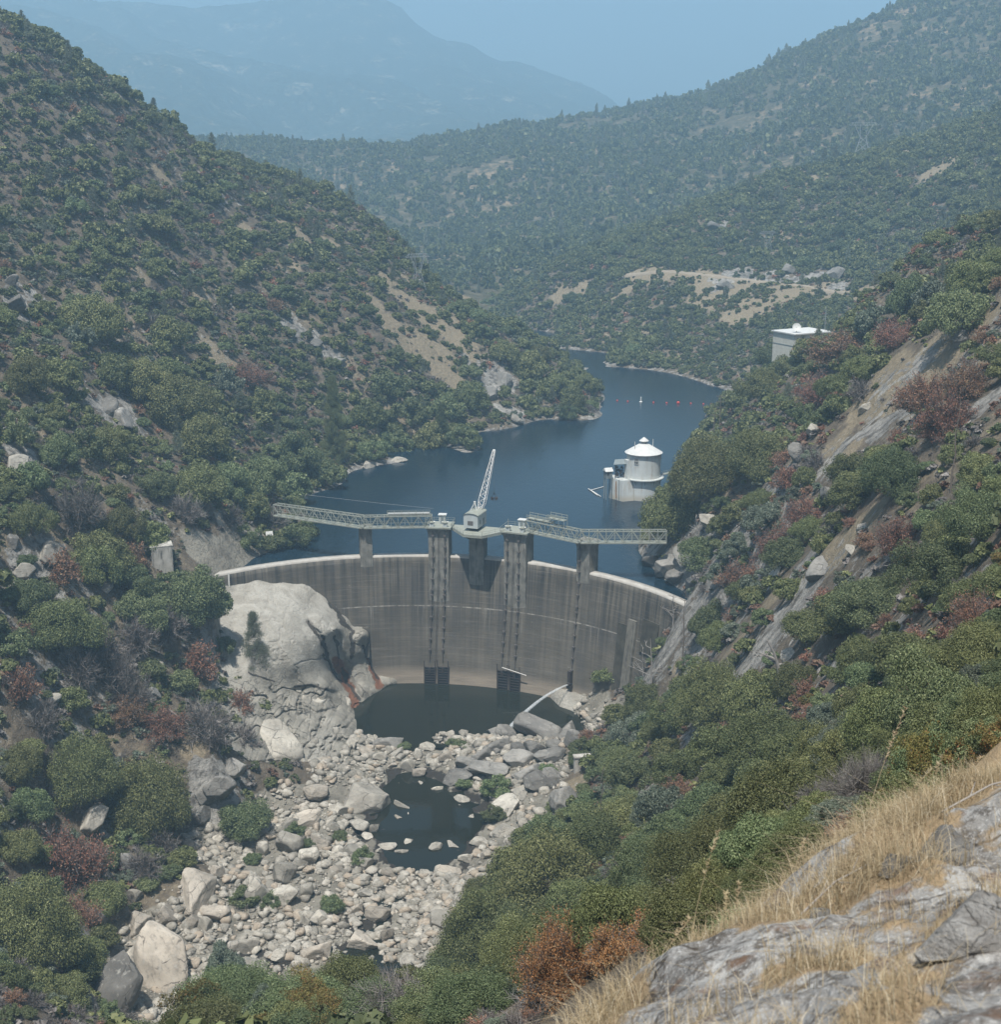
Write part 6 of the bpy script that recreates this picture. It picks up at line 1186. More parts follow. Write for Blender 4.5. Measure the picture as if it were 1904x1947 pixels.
for q in [
    # left bank downstream of the dam
    (O, 280, 1575, 178, 205), (O, 160, 1525, 155, 210), (O, 60, 1830, 200, 240), (U, 140, 1675, 140, 120), (G, 470, 1590, 130, 85), (O, 115, 1240, 160, 120), (G, 265, 1195, 120, 95), (G, 365, 1180, 140, 110), (U, 380, 1288, 80, 90), (B, 150, 1295, 100, 75), (B, 215, 1305, 110, 90), (B, 260, 1240, 100, 80), (B, 320, 1215, 95, 80),
    (G, 290, 1292, 70, 55), (G, 345, 1315, 70, 55), (U, 312, 1400, 90, 65), (B, 395, 1410, 120, 95), (B, 465, 1430, 80, 90), (P_, 487, 1316, 62, 150), (O, 40, 1480, 90, 110), (G, 60, 1560, 90, 80), (B, 120, 1480, 80, 70), (U, 40, 1330, 80, 80), (B, 80, 1390, 90, 70), (B, 250, 1345, 100, 80), (U, 240, 1370, 90, 60), (G, 420, 1245, 50, 60), (U, 455, 1360, 60, 60), (B, 310, 1620, 70, 60), (B, 270, 1660, 90, 60), (U, 150, 1760, 90, 70),
    (G, 375, 1185, 110, 90), (H, 402, 1172, 80, 74), (O, 190, 1095, 115, 110), (G, 240, 1130, 100, 80), (U, 250, 1085, 70, 60), (U, 120, 1105, 80, 60), (G, 60, 1170, 100, 90), (B, 200, 1240, 80, 60), (G, 30, 1250, 80, 90), (G, 480, 1640, 40, 26), (G, 520, 1720, 50, 34), (G, 630, 1735, 56, 42), (G, 690, 1640, 50, 34), (G, 645, 1600, 34, 30), (G, 560, 1590, 50, 30), (G, 470, 1720, 70, 44), (G, 590, 1610, 36, 22), (G, 940, 1512, 76, 44), (G, 880, 1495, 44, 26), (G, 940, 1560, 60, 34), (G, 1040, 1475, 50, 30), (G, 1105, 1432, 60, 34), (G, 770, 1425, 36, 20), (G, 870, 1420, 40, 22), (G, 560, 1395, 30, 18),
    # left bank above the dam
    (B, 150, 1005, 118, 135), (O, 235, 1030, 90, 130), (O, 290, 1050, 80, 110), (O, 180, 1110, 110, 105), (O, 275, 765, 110, 95), (O, 335, 810, 130, 145), (O, 385, 870, 110, 110), (O, 180, 655, 125, 105), (O, 55, 755, 100, 115), (G, 35, 850, 75, 100), (O, 115, 745, 80, 85), (H, 110, 890, 90, 70), (G, 165, 880, 80, 70), (O, 210, 875, 90, 80), (O, 320, 665, 80, 85), (H, 440, 950, 110, 105), (H, 500, 940, 110, 100), (O, 380, 960, 100, 110), (H, 305, 955, 90, 115), (K, 637, 884, 56, 165), (O, 500, 790, 70, 66), (H, 560, 900, 110, 95), (H, 620, 925, 64, 80), (G, 475, 1046, 60, 56), (G, 520, 1044, 60, 40), (G, 560, 1038, 70, 50), (G, 590, 1022, 50, 40),  (B, 520, 1000, 70, 50), (B, 350, 990, 90, 60), (H, 560, 955, 80, 70), (O, 480, 985, 80, 80), (B, 440, 1000, 60, 50), (H, 700, 880, 60, 60), (H, 760, 868, 60, 60), (O, 820, 856, 70, 60), (H, 880, 850, 60, 60), (G, 900, 855, 50, 40), (O, 900, 780, 70, 60), (H, 850, 800, 80, 70), (H, 780, 810, 80, 70), (O, 700, 820, 80, 80), (K, 840, 850, 36, 80), (O, 1060, 760, 70, 60), (O, 1090, 780, 60, 50), (O, 1115, 745, 50, 46), (O, 1010, 720, 70, 60), (O, 960, 690, 60, 50), (H, 740, 760, 80, 70), (S, 980, 800, 30, 24), (G, 1080, 800, 50, 30),
    (U, 470, 730, 100, 50), (U, 520, 590, 50, 26), (S, 430, 750, 70, 60), (S, 150, 660, 60, 50), (O, 220, 740, 80, 90), (B, 300, 640, 70, 60), (O, 60, 1020, 90, 110), (H, 60, 940, 80, 100), (G, 330, 1130, 70, 70),
    # right bank and slope
    (O, 1445, 912, 165, 115), (O, 1350, 950, 160, 130), (O, 1282, 1015, 130, 130), (O, 1328, 880, 84, 118), (O, 1450, 765, 90, 90), (H, 1490, 705, 100, 70), (G, 1395, 785, 70, 60), (S, 1655, 640, 80, 95), (H, 1590, 690, 80, 100), (H, 1720, 610, 110, 100), (H, 1830, 640, 130, 100), (O, 1860, 570, 110, 84), (S, 1770, 590, 80, 80), (U, 1600, 690, 130, 66), (U, 1560, 770, 90, 66), (U, 1800, 830, 110, 110), (U, 1700, 660, 90, 60), (G, 1595, 790, 80, 90), (G, 1530, 815, 60, 80), (H, 1700, 950, 150, 130), (O, 1620, 930, 90, 90), (G, 1860, 1030, 150, 120), (G, 1790, 1130, 190, 130), (U, 1710, 1050, 90, 95), (U, 1530, 1010, 90, 90), (U, 1480, 1060, 90, 70), (S, 1460, 1020, 100, 85), (S, 1400, 1065, 90, 62), (S, 1430, 1140, 66, 76), (G, 1330, 1080, 110, 76), (U, 1420, 1120, 110, 66), (G, 1500, 1080, 110, 70), (S, 1370, 1110, 70, 50), (O, 1530, 930, 60, 80), (S, 1510, 960, 50, 60), (B, 1640, 760, 70, 50), (U, 1500, 930, 60, 50), (H, 1660, 1180, 180, 110), (O, 1600, 1200, 120, 90), (U, 1760, 780, 110, 80), (U, 1840, 760, 100, 80), (O, 1545, 690, 70, 60), (G, 1520, 700, 60, 40), (O, 1490, 720, 70, 50), (H, 1460, 730, 60, 50),
    # near slope, downstream
    (H, 1345, 1215, 95, 96), (O, 1350, 1375, 160, 160), (O, 1290, 1390, 110, 120), (O, 1430, 1380, 140, 130), (S, 1205, 1420, 104, 110), (H, 1235, 1400, 70, 90), (S, 1585, 1395, 110, 95), (S, 1625, 1460, 170, 110), (O, 1470, 1450, 190, 120), (O, 1370, 1470, 130, 110), (T, 1770, 1540, 190, 190), (S, 1850, 1330, 90, 170), (S, 1252, 1575, 130, 116), (H, 1450, 1680, 200, 190), (G, 1350, 1580, 140, 110), (B, 1640, 1540, 150, 130), (U, 1530, 1340, 60, 90), (O, 1720, 1290, 140, 110), (U, 1740, 1360, 110, 80), (U, 1850, 1200, 100, 90), (G, 1660, 1320, 130, 80), (H, 1200, 1500, 100, 80), (O, 1290, 1500, 110, 90), (B, 1560, 1560, 110, 100), (G, 1840, 1420, 130, 120), (T, 1860, 1500, 140, 150), (S, 1140, 1600, 60, 60), (G, 1450, 1540, 130, 100),
    (O, 925, 1830, 190, 180), (O, 1045, 1740, 210, 180), (O, 1165, 1830, 220, 190), (O, 1290, 1830, 200, 190), (O, 990, 1690, 130, 110), (O, 1120, 1660, 190, 150), (H, 1240, 1700, 170, 150), (O, 1350, 1760, 160, 150), (G, 1050, 1620, 110, 90), (O, 1180, 1600, 120, 90), (O, 880, 1870, 150, 130), (O, 1040, 1860, 180, 150), (H, 1000, 1800, 150, 120), (T, 1320, 1900, 120, 80),
    (G, 430, 1935, 190, 120), (S, 425, 1880, 120, 110), (T, 560, 1950, 210, 120), (B, 770, 1950, 220, 130), (G, 720, 1960, 180, 120), (G, 900, 1950, 190, 130), (T, 640, 1970, 150, 110), (H, 820, 1960, 160, 120), (S, 500, 1960, 120, 100), (T, 380, 1970, 140, 110)]:
    veg_at(*q)

for x_, y_, r_, h_ in ((3.4, 62.5, 2.7, 4.6), (5.6, 60.5, 1.7, 2.4), (7.4, 58.0, 1.5, 1.9)): plan('orange_shrub', (x_, y_, float(NEAR.z(x_, y_)) - .1), r_, h_, True)
# ------------------------------------------------------------------ the rest of the cover: scattered by soil, slope and sight
def viewshed(grid):
    E = (grid.Z - CAM_H) / np.exp(grid.lr)[:, None]; return np.maximum.accumulate(E, axis=0)
VS = viewshed(NEAR); near_top = VS[-1]
def seen(grid, VSm, x, y, ztop, extra=None):
    r = np.hypot(x, y); az = np.arctan2(x, y); i = np.clip(((az - grid.az[0]) / (grid.az[1] - grid.az[0])).round().astype(int), 0, len(grid.az) - 1); j = np.clip(((np.log(r) - grid.lr[0]) / (grid.lr[1] - grid.lr[0])).astype(int) - 1, 0, len(grid.lr) - 1)
    e = (ztop - CAM_H) / r; ok = e > VSm[j, i]
    if extra is not None: ok &= e > extra[np.clip(((az - NEAR.az[0]) / (NEAR.az[1] - NEAR.az[0])).round().astype(int), 0, len(NEAR.az) - 1)]
    u, v = project(x, y, ztop); return ok & (u > -40) & (u < 1944) & (v > -60) & (v < 2050)
class Darts:
    def __init__(self, cell=4.0): self.c = cell; self.d = {}
    def free(self, x, y, r, f):
        k = self.c; n = int((r + 7) / k) + 1; i, j = int(x // k), int(y // k)
        for a in range(i - n, i + n + 1):
            for b in range(j - n, j + n + 1):
                for (X_, Y_, r_) in self.d.get((a, b), ()):
                    if (X_ - x) ** 2 + (Y_ - y) ** 2 < (f * (r + r_)) ** 2: return False
        return True
    def put(self, x, y, r): self.d.setdefault((int(x // self.c), int(y // self.c)), []).append((x, y, r))
DT = Darts()
for q in plants: DT.put(q[1], q[2], q[4] * .8)
for x_, y_, w_ in rock_spots:
    if w_ > 2: DT.put(x_, y_, w_ * .35)
gv = np.random.default_rng(8); n = 230000
xs = gv.uniform(-330, 420, n); ys = gv.uniform(28, 1170, n); keepw = np.abs(np.arctan2(xs, ys)) < R(24); xs, ys = xs[keepw], ys[keepw]; zs = NEAR.z(xs, ys)
clear = np.maximum(blobs(xs, ys, MEADOWS), blobs(xs, ys, SLABS)); clear = np.maximum(clear, blobs(xs, ys, PALE) * 1.2)
cover = np.clip(.95 + fbm(xs, ys, 55, 3, 61) * .7 + fbm(xs, ys, 18, 2, 63) * .5, .05, 1) * (1 - np.clip(clear * .93, 0, 1))
right_slope = (xs > 25) & (ys < 620); cover = np.where(right_slope & (ys > 200), cover * .40, cover)
dry = (zs > .8) | ((ys < 398) & (zs > -33.5)); upstream_wet = (zs < .9) & (np.hypot(xs - DC[0], ys - DC[1]) > DR - 1) & (ys > 330)
edge = (np.abs(np.hypot(xs - DC[0], ys - DC[1]) - DR) < 5) & (zs > -5) & (zs < 8)
ok = dry & ~upstream_wet & ~edge & (gv.random(len(xs)) < cover) & seen(NEAR, VS, xs, ys, zs + 4.5)
ok &= ~((np.hypot(xs, ys) < 32)) & ~((np.abs(xs - ys * .055) < 6) & (ys < 60))
m1 = fbm(xs, ys, 60, 3, 81); m2 = fbm(xs, ys, 25, 3, 83)
for i in np.nonzero(ok)[0]:
    x, y, z = xs[i], ys[i], zs[i]; r_ = math.hypot(x, y); a = gv.random(); lo_left = x < 0 and z < 45 and y > 395
    if x > 20 and y < 640:                                  # sunny slope: dry brush
        pr = [.25, .10, .20, .14, .22, .09] if y > 200 else [.40, .22, .20, .06, .05, .07]
    elif lo_left: pr = [.36, .30, .14, .05, .06, .09]
    elif y > 780: pr = [.46, .20, .22, .05, .02, .05]
    else: pr = [.33, .09, .19, .17, .05, .17]
    b = a + m2[i] * .35 if a < .9 else a; kinds = ('live_oak', 'green_oak', 'chaparral_shrub', 'silvery_shrub', 'rust_shrub', 'bare_shrub'); kd = kinds[int(np.searchsorted(np.cumsum(pr), np.clip(b, 0, .999)).clip(0, 5))]
    tree = kd in ('live_oak', 'green_oak'); rad = (2.4 + 3.9 * gv.random() ** 1.6) if tree else (1.1 + 2.2 * gv.random() ** 1.4)
    if y < 190 and x > -20: rad *= .75
    else: rad *= .72 + .65 * min(1, max(0, .5 + m1[i] * 1.4))
    if clear[i] > .2: rad *= .6
    if gv.random() < .012 and y > 420: kd = 'grey_pine'; rad = gv.uniform(2.2, 3.4)
    near_right = y < 260 and x > -25
    if near_right and kd == 'chaparral_shrub' and gv.random() < .4: kd = 'silvery_shrub' if gv.random() < .65 else 'turning_shrub'
    if not DT.free(x, y, rad, .60 if near_right else .46 if kd != 'bare_shrub' else .38): continue
    DT.put(x, y, rad)
    if kd == 'grey_pine': plan(kd, (x, y, z), rad, rad * gv.uniform(3.0, 4.4))
    else: plan(kd, (x, y, z - .12 * rad), rad, rad * gv.uniform(1.15, 1.6) if near_right and tree else rad * gv.uniform(.95, 1.35) if tree else rad * gv.uniform(.75, 1.15))
# skyline pines on the far ridge
sky_pines = []
for (u, v, h) in ((1017, 262, 22), (1100, 236, 26), (1265, 195, 22), (1347, 168, 22), (1480, 112, 28), (1495, 108, 30), (1462, 118, 26), (1606, 78, 32), (850, 272, 14), (600, 262, 14), (1400, 150, 14)):
    e_ = None
    for dv in range(0, 60, 2):
        e_ = RIDGE.hit(u, v + dv, 900, 2500)
        if e_ is not None: break
    if e_ is not None: k = px_dist(e_) / F_PX; plan('grey_pine', (e_[0], e_[1], e_[2] - 1), h * k * .22, h * k * .75, True)

# ------------------------------------------------------------------ build: the largest of each kind as plants of their own, what is left as stuff
def transform(V, rad, hgt, rz, x, y, z):
    c_, s_ = math.cos(rz), math.sin(rz); return np.stack([(V[:, 0] * c_ - V[:, 1] * s_) * rad + x, (V[:, 0] * s_ + V[:, 1] * c_) * rad + y, V[:, 2] * hgt + z], -1)
def mesh_arrays(me):
    V = np.empty(len(me.vertices) * 3, np.float32); me.vertices.foreach_get('co', V); F = np.empty(len(me.loops), np.int32); me.loops.foreach_get('vertex_index', F); rn = np.empty(len(me.vertices), np.float32); me.attributes['rnd'].data.foreach_get('value', rn); mi = np.empty(len(me.polygons), np.int32); me.polygons.foreach_get('material_index', mi)
    return V.reshape(-1, 3), F.reshape(-1, 4), rn, mi
STUFF = {}
by_kind = {}
for q in plants: by_kind.setdefault(q[0], []).append(q)
counts = {}
def in_frame(q): u, v = project(q[1], q[2], q[3] + q[5] * .6); return -20 < u < 1924 and -30 < v < 1975
for kd, L in by_kind.items():
    L.sort(key=lambda q: -(q[4] + q[5]) / math.sqrt(q[1] ** 2 + q[2] ** 2 + (q[3] - CAM_H) ** 2) - (1 if q[8] else 0)); solo = [q for q in L if in_frame(q)][:285]; solo_set = {id(q) for q in solo}; counts[kd] = (len(L), len(solo))
    for q in L:
        _, x, y, z, rad, hgt, rz, k, hand = q; D_ = math.sqrt(x * x + y * y + (z - CAM_H) ** 2); rpx = max(rad, hgt * .5) * 1404 / D_; lod = 'ultra' if rpx > 40 else 'fine' if rpx > 24 else 'mid' if rpx > 9.5 else 'low' if rpx > 4.6 else 'tiny'
        if id(q) not in solo_set:
            me, _ = veg(kd, 'tiny' if rpx < 5 else 'low', k); V, F, rn, mi = mesh_arrays(me); STUFF.setdefault(kd, []).append((transform(V, rad, hgt, rz, x, y, z), F, rn, mi)); continue
        me, tr = veg(kd, lod, k); hs = hgt / rad; sz = 'tall' if hs > 1.5 else 'broad' if hs < 1.0 else 'rounded'; lb = place_label(f"{sz} {LOOK[kd][0]}", (x, y))
        if tr is not None:
            root = empty(kd, (x, y, z), rz); tag(root, lb, LOOK[kd][1], GROUPS[kd])
            for nm, mm in (('crown', me), ('trunk', tr)): o = bpy.data.objects.new(nm, mm); COL.objects.link(o); o.parent = root; o.scale = (rad * (1 + (k % 7 - 3) * .05), rad * (1 - (k % 5 - 2) * .06), hgt)
        else:
            o = bpy.data.objects.new(kd, me); COL.objects.link(o); o.location = (x, y, z); o.rotation_euler = (0, 0, rz); o.scale = (rad, rad, hgt); tag(o, lb, LOOK[kd][1], GROUPS[kd])
print('PLANTS', counts)
# low scrub between the shrubs, one mass per slope
LODN['scrub'] = (46, .55); NV['scrub'] = 6
n = 70000; az_ = gv.uniform(-R(22), R(22), n); rr_ = np.sqrt(gv.uniform(120 ** 2, 1120 ** 2, n)); xs = rr_ * np.sin(az_); ys = rr_ * np.cos(az_); zs = NEAR.z(xs, ys); cl_ = np.maximum(np.maximum(blobs(xs, ys, MEADOWS), blobs(xs, ys, SLABS)), blobs(xs, ys, PALE))
ok = ((zs > 1.0) | ((ys < 396) & (zs > -32.5))) & ~((zs < 1.2) & (np.hypot(xs - DC[0], ys - DC[1]) > DR - 1) & (ys > 330)) & ~((np.abs(np.hypot(xs - DC[0], ys - DC[1]) - DR) < 5) & (zs > -5) & (zs < 8)) & (gv.random(n) < (1 - .93 * cl_) * np.clip(.75 + fbm(xs, ys, 30, 3, 69) * 1.2, .1, 1)) & seen(NEAR, VS, xs, ys, zs + 1.2) & (np.hypot((xs + 58) / 24, (ys - 379) / 22) > 1)
sc_parts = {0: [], 1: [], 2: []}; base_ = [foliage(9000 + k, 46, .5, 6) for k in range(6)]
for i in np.nonzero(ok)[0][:17000]:
    V, F, rn, _ = base_[i % 6]; rad = gv.uniform(.6, 1.7); c_ = int(np.searchsorted((.40, .78, 1) if not (xs[i] > 25 and 200 < ys[i] < 640) else (.20, .62, 1), gv.random())); sc_parts[c_].append((transform(V, rad, rad * gv.uniform(.6, .95), gv.uniform(0, 6.28), xs[i], ys[i], zs[i] - .15), F, rn))
for c_, (nm, mt_, lb) in enumerate((('green_scrub', L_oak, 'low green scrub filling the ground between the shrubs'), ('grey_scrub', L_twig, 'low dead grey scrub filling the ground between the shrubs'), ('russet_scrub', L_russet, 'low russet scrub filling the ground between the shrubs'))):
    off = 0; FF = []
    for V, F, rn in sc_parts[c_]: FF.append(F + off); off += len(V)
    tag(link_mesh(nm, leaf_mesh(nm, np.concatenate([p[0] for p in sc_parts[c_]]), np.concatenate(FF), np.concatenate([p[2] for p in sc_parts[c_]]), [mt_])), lb, 'scrub', kind='stuff')
# woods on the ridge behind the reservoir
n = 60000; az_ = gv.uniform(-R(22), R(22), n); rr_ = np.sqrt(gv.uniform(940 ** 2, 2100 ** 2, n)); xs = rr_ * np.sin(az_); ys = rr_ * np.cos(az_); zs = RIDGE.z(xs, ys); VR_ = viewshed(RIDGE)
den = np.clip(.72 + fbm(xs, ys, 130, 3, 65) * 1.5 + fbm(xs, ys, 40, 2, 67) * .6, .04, 1)
ok = (gv.random(n) < den) & (zs > 1.5) & seen(RIDGE, VR_, xs, ys, zs + 6, near_top)
DT2 = Darts(8.0); nr = 0
for i in np.nonzero(ok)[0]:
    rad = 2.0 + 4.8 * gv.random() ** 1.7
    if not DT2.free(xs[i], ys[i], rad, .5): continue
    DT2.put(xs[i], ys[i], rad); nr += 1; a = gv.random(); kd = 'live_oak' if a < .6 else 'chaparral_shrub' if a < .85 else 'silvery_shrub' if a < .9 else 'grey_pine' if a < .94 else 'bare_shrub'
    hgt = rad * gv.uniform(1.1, 1.7)
    if kd == 'grey_pine': rad *= .55; hgt = rad * 4
    me, _ = veg(kd, 'tiny', int(gv.integers(100))); V, F, rn, mi = mesh_arrays(me); STUFF.setdefault(kd, []).append((transform(V, rad, hgt, gv.uniform(0, 6.28), xs[i], ys[i], zs[i] - .1 * rad), F, rn, mi))
print('RIDGE', nr)
STUFF_NAME = {'live_oak': ('oak_woodland', 'dark oak woodland thinning out over the hills beyond the reservoir', [L_oak]), 'green_oak': ('green_woodland', 'fresh green woodland patches among the oaks on the slopes', [L_green]), 'chaparral_shrub': ('chaparral_cover', 'green chaparral brush covering the far slopes', [L_green]), 'silvery_shrub': ('silvery_brush', 'silvery brush dotted over the far slopes', [L_sage]),
              'orange_shrub': ('orange_brush', 'orange red dry brush', [L_twig, L_orange]), 'rust_shrub': ('rust_brush', 'rust brown dry brush scattered between the larger shrubs', [L_twig, L_red]), 'bare_shrub': ('bare_brush', 'bare grey brush scattered over the far slopes', [L_twig, L_red]), 'turning_shrub': ('turning_brush', 'yellowing brush between the larger shrubs of the near slope', [L_yellow, L_green]), 'conifer': ('conifer_wood', 'dense conifers scattered along the shore', [L_twig, L_green]), 'grey_pine': ('far_pine_woods', 'thin grey pines scattered along the ridges', [L_twig, L_pine])}
for kd, parts in STUFF.items():
    off = 0; FF = []
    for V, F, rn, mi in parts: FF.append(F + off); off += len(V)
    nm, lb, mats_ = STUFF_NAME[kd]; me = leaf_mesh(nm, np.concatenate([p[0] for p in parts]), np.concatenate(FF), np.concatenate([p[2] for p in parts]), mats_, np.concatenate([p[3] for p in parts])); o = link_mesh(nm, me); tag(o, lb, nm.split('_')[-1], kind='stuff')

# ------------------------------------------------------------------ the ledge at the view point: lichened rock, dead grass, sticks
ledge_pts = [Y(1150, 1915, 7.2), Y(1260, 1850, 7.6), Y(1370, 1790, 8.0), Y(1450, 1715, 8.6), Y(1540, 1665, 9.0), Y(1640, 1600, 9.4), Y(1740, 1560, 9.8), Y(1885, 1495, 10.2), Y(1990, 1440, 10.6), Y(2200, 1330, 11.5),
    Y(1300, 1900, 6.0), Y(1450, 1850, 6.0), Y(1600, 1760, 6.6), Y(1750, 1700, 6.6), Y(1885, 1640, 6.8), Y(1450, 1940, 4.9), Y(1650, 1880, 4.9), Y(1800, 1800, 5.2), Y(1900, 1760, 5.2), Y(2050, 1650, 6.0), Y(1750, 1960, 4.2), Y(1900, 1900, 4.2), Y(2050, 1850, 4.6), Y(1100, 1990, 6.4), Y(1250, 2000, 5.2), Y(1500, 2050, 4.0), Y(1900, 2100, 3.4), Y(900, 2150, 5.5), Y(1000, 2080, 6.2),
    (0.3, 2.6, 119.3), (2.0, 2.2, 119.9), (-2, 4, 116.5), (-1.2, 7, 115), (.6, 8.6, 115.0), (1.6, 9.6, 115.2), (2.6, 10.6, 115.4), (3.6, 11.6, 115.8), (5, 13, 116.2), (.4, 11, 111), (2.5, 13, 111.5), (4.5, 15, 112), (6.5, 17, 113), (8, 5, 119.2), (6, 2, 119.6), (9, 9, 118.2), (13, 7, 119.0), (14, 3, 119.8), (11, 13, 115.8), (3, .6, 119.3), (1.4, 1.4, 119.3), (2.2, 3.0, 119.4), (.2, 1.0, 119.2), (-3, 2, 117.0), (-6, 5, 113.0), (-8, 10, 108.0), (-3, 12, 109.5)]
ledge = Surface(ledge_pts, c=.05)
def ledge_height(x, y):
    strata = fbm(x * .8 + y * .6, y * .8 - x * .6, 1.6, 4, 201); d = x * .55 + y * .83                    # layered rock dipping across the view
    step = np.abs(((d * 1.4 + fbm(x, y, 1.2, 3, 207) * .8) % 1.0) - .5)
    return ledge(x, y) + strata * .15 + (step - .25) * .26 * smooth(-.2, .25, fbm(x, y, 2.0, 2, 209)) + fbm(x, y, .35, 4, 205) * .075 + np.abs(fbm(x + y, y - x, .9, 3, 215)) * -.16
LEDGE = PolarGrid(-40, 82, 620, 1.5, 17.0, 470, ledge_height)
LX, LY, LZ = LEDGE.X, LEDGE.Y, LEDGE.Z
gr = np.clip(.56 + fbm(LX, LY, 1.5, 4, 211) * .9 + fbm(LX, LY, .5, 3, 213) * .7 + smooth(7.0, 9.2, LY) * .40 * smooth(.6, 2.4, LX), 0, 1)
me = mesh_np('rock_ledge', np.stack([LX, LY, LZ], -1).reshape(-1, 3), grid_faces(*LX.shape), True); set_attr(me, 'soil', gr)
def make_ledge():
    g = NT('lichened_ledge_rock'); p = g.pos()
    a = g.noise(p, 1.6, 6, .65, .5); b = g.noise(p, 9, 6, .7); c = g.noise(p, 42, 4, .65)
    col = g.mix(g.ramp(a, [(.35, 0), (.62, 1)]), (.15, .142, .132), (.37, .36, .34)); col = g.mix(g.ramp(b, [(.46, 0), (.58, .95)]), col, (.10, .09, .08)); col = g.mix(g.ramp(c, [(.54, 0), (.68, .6)]), col, (.52, .515, .50)); col = g.mix(g.ramp(g.noise(p, 3.1, 5, .7), [(.56, 0), (.66, .75)]), col, (.14, .085, .055))
    ck = cracks(g, p, 1.1); col = g.mix(g.math('MULTIPLY', ck, .9), col, (.05, .042, .035))
    soil = g.mix(b, (.20, .145, .09), (.36, .27, .165))
    col = g.mix(g.ramp(g.math('ADD', g.attr('soil'), g.math('MULTIPLY', g.math('SUBTRACT', b, .5), .6)), [(.50, 0), (.62, 1)]), col, soil)
    return g.done(col, .93, g.bump(g.math('ADD', b, g.math('MULTIPLY', c, .4)), .9, .05), spec=.1)
tag(link_mesh('rock_ledge', me, make_ledge()), 'pale lichened rock ledge with dead grass at the bottom right corner', 'rock ledge', kind='structure')
gq = np.random.default_rng(77)
def blades(n, dens_fn, hmin, hmax, wd, seed, lean=.5):
    g = np.random.default_rng(seed); az = g.uniform(R(-6), R(30), n * 4); rr = np.sqrt(g.uniform(3.2 ** 2, 11.5 ** 2, n * 4)); x, y = rr * np.sin(az), rr * np.cos(az); k = g.random(n * 4) < dens_fn(x, y); x, y = x[k][:n], y[k][:n]; z = LEDGE.z(x, y); m = len(x); h = g.uniform(hmin, hmax, m) * (.6 + .8 * np.clip(.5 + fbm(x, y, .7, 2, 219), 0, 1)); q = g.uniform(0, 6.28, m); ln = np.abs(g.normal(0, lean, m))
    d = np.stack([np.cos(q), np.sin(q)], -1) * (h * ln)[:, None] + np.array([-.12, .05]) * h[:, None]; s = np.stack([-np.sin(q), np.cos(q)], -1) * wd; B = np.stack([x, y, z - .02], -1); M_ = np.stack([x + d[:, 0] * .35, y + d[:, 1] * .35, z + h * .6], -1); T_ = np.stack([x + d[:, 0], y + d[:, 1], z + h * np.sqrt(np.clip(1 - ln ** 2 * .5, .2, 1))], -1)
    S3 = np.c_[s, np.zeros(m)]; V = np.stack([B - S3, B + S3, M_ + S3 * .8, M_ - S3 * .8, T_ + S3 * .2, T_ - S3 * .2], 1).reshape(-1, 3); i = np.arange(m)[:, None] * 6; F = np.concatenate([i + np.array([0, 1, 2, 3]), i + np.array([3, 2, 4, 5])]); return V, F, np.repeat(g.random(m), 6)
def gdens(x, y): return np.clip((.14 + fbm(x, y, 1.5, 4, 211) * 1.2 + fbm(x, y, .5, 3, 213) * .9 + smooth(6.9, 8.6, y - x * .25) * .55 * smooth(.6, 2.4, x)), 0, 1)
V, F, rn = blades(66000, gdens, .05, .22, .0017, 5, .9); o = link_mesh('dry_grass', leaf_mesh('dry_grass', V, F, rn, [L_straw])); tag(o, 'dry straw coloured grass covering the rock ledge at the bottom right', 'grass', kind='stuff')
M_ledgerock = make_rock('lichened_loose_rock', (.40, .39, .37), (.22, .21, .195), (.11, .095, .08), 1.2)
for u, v, yb, w_, d_, h_, q_, lb in ((1800, 1640, 7.4, .62, .40, .16, .5, 'flat pale slab lying in the dry grass of the ledge'), (1850, 1800, 5.3, .55, .42, .20, .2, 'broken grey slab at the corner of the ledge'), (1480, 1735, 8.0, .16, .12, .09, .1, 'fist sized pale stone on the ledge rim'), (1560, 1760, 7.0, .20, .15, .09, .7, 'small brown stained stone in the middle of the ledge'), (1700, 1690, 7.2, .26, .18, .11, .3, 'small pale stone half buried in ledge grass'), (1650, 1850, 5.2, .24, .18, .10, 1.0, 'loose grey stone low on the bare ledge rock')):
    b = at_y(u, v, yb); o = bpy.data.objects.new('loose_stone', rock_mesh('slab' if w_ > .4 else 'angular', 1, M_ledgerock)); COL.objects.link(o); o.scale = (w_, d_, h_); o.rotation_euler = (.12, -.15, q_); o.location = (b[0], b[1], float(LEDGE.z(b[0], b[1])) + h_ * .18); tag(o, lb, 'stone', 'loose stones on the ledge')
# tall seeded stalks leaning over the edge
def stalk(u, v, yb, h, lean, lb):
    b = at_y(u, v, yb); b = Vector((b[0], b[1], float(LEDGE.z(b[0], b[1])))); tip = b + Vector((lean[0], lean[1], h)); m = MB(); pts = [b.lerp(tip, k / 8) + Vector((lean[0], lean[1], 0)) * ((k / 8) ** 2 - k / 8) * .5 for k in range(9)]
    m.tube(pts, .0028, 5, r1=.0012); r_ = random.Random(u)
    for k in range(34):
        t = r_.uniform(.62, 1.0); i = min(int(t * 8), 7); p = pts[i].lerp(pts[i + 1], t * 8 - i); a = r_.uniform(0, 6.28); e = p + Vector((math.cos(a) * .022, math.sin(a) * .022, .018)); m.tube([p, e], .0052, 4, r1=.001)
    o = m.build('grass_stalk', L_straw); set_attr(o.data, 'rnd', np.full(len(o.data.vertices), .6)); tag(o, lb, 'grass stalk', 'tall dry grass stalks on the ledge')
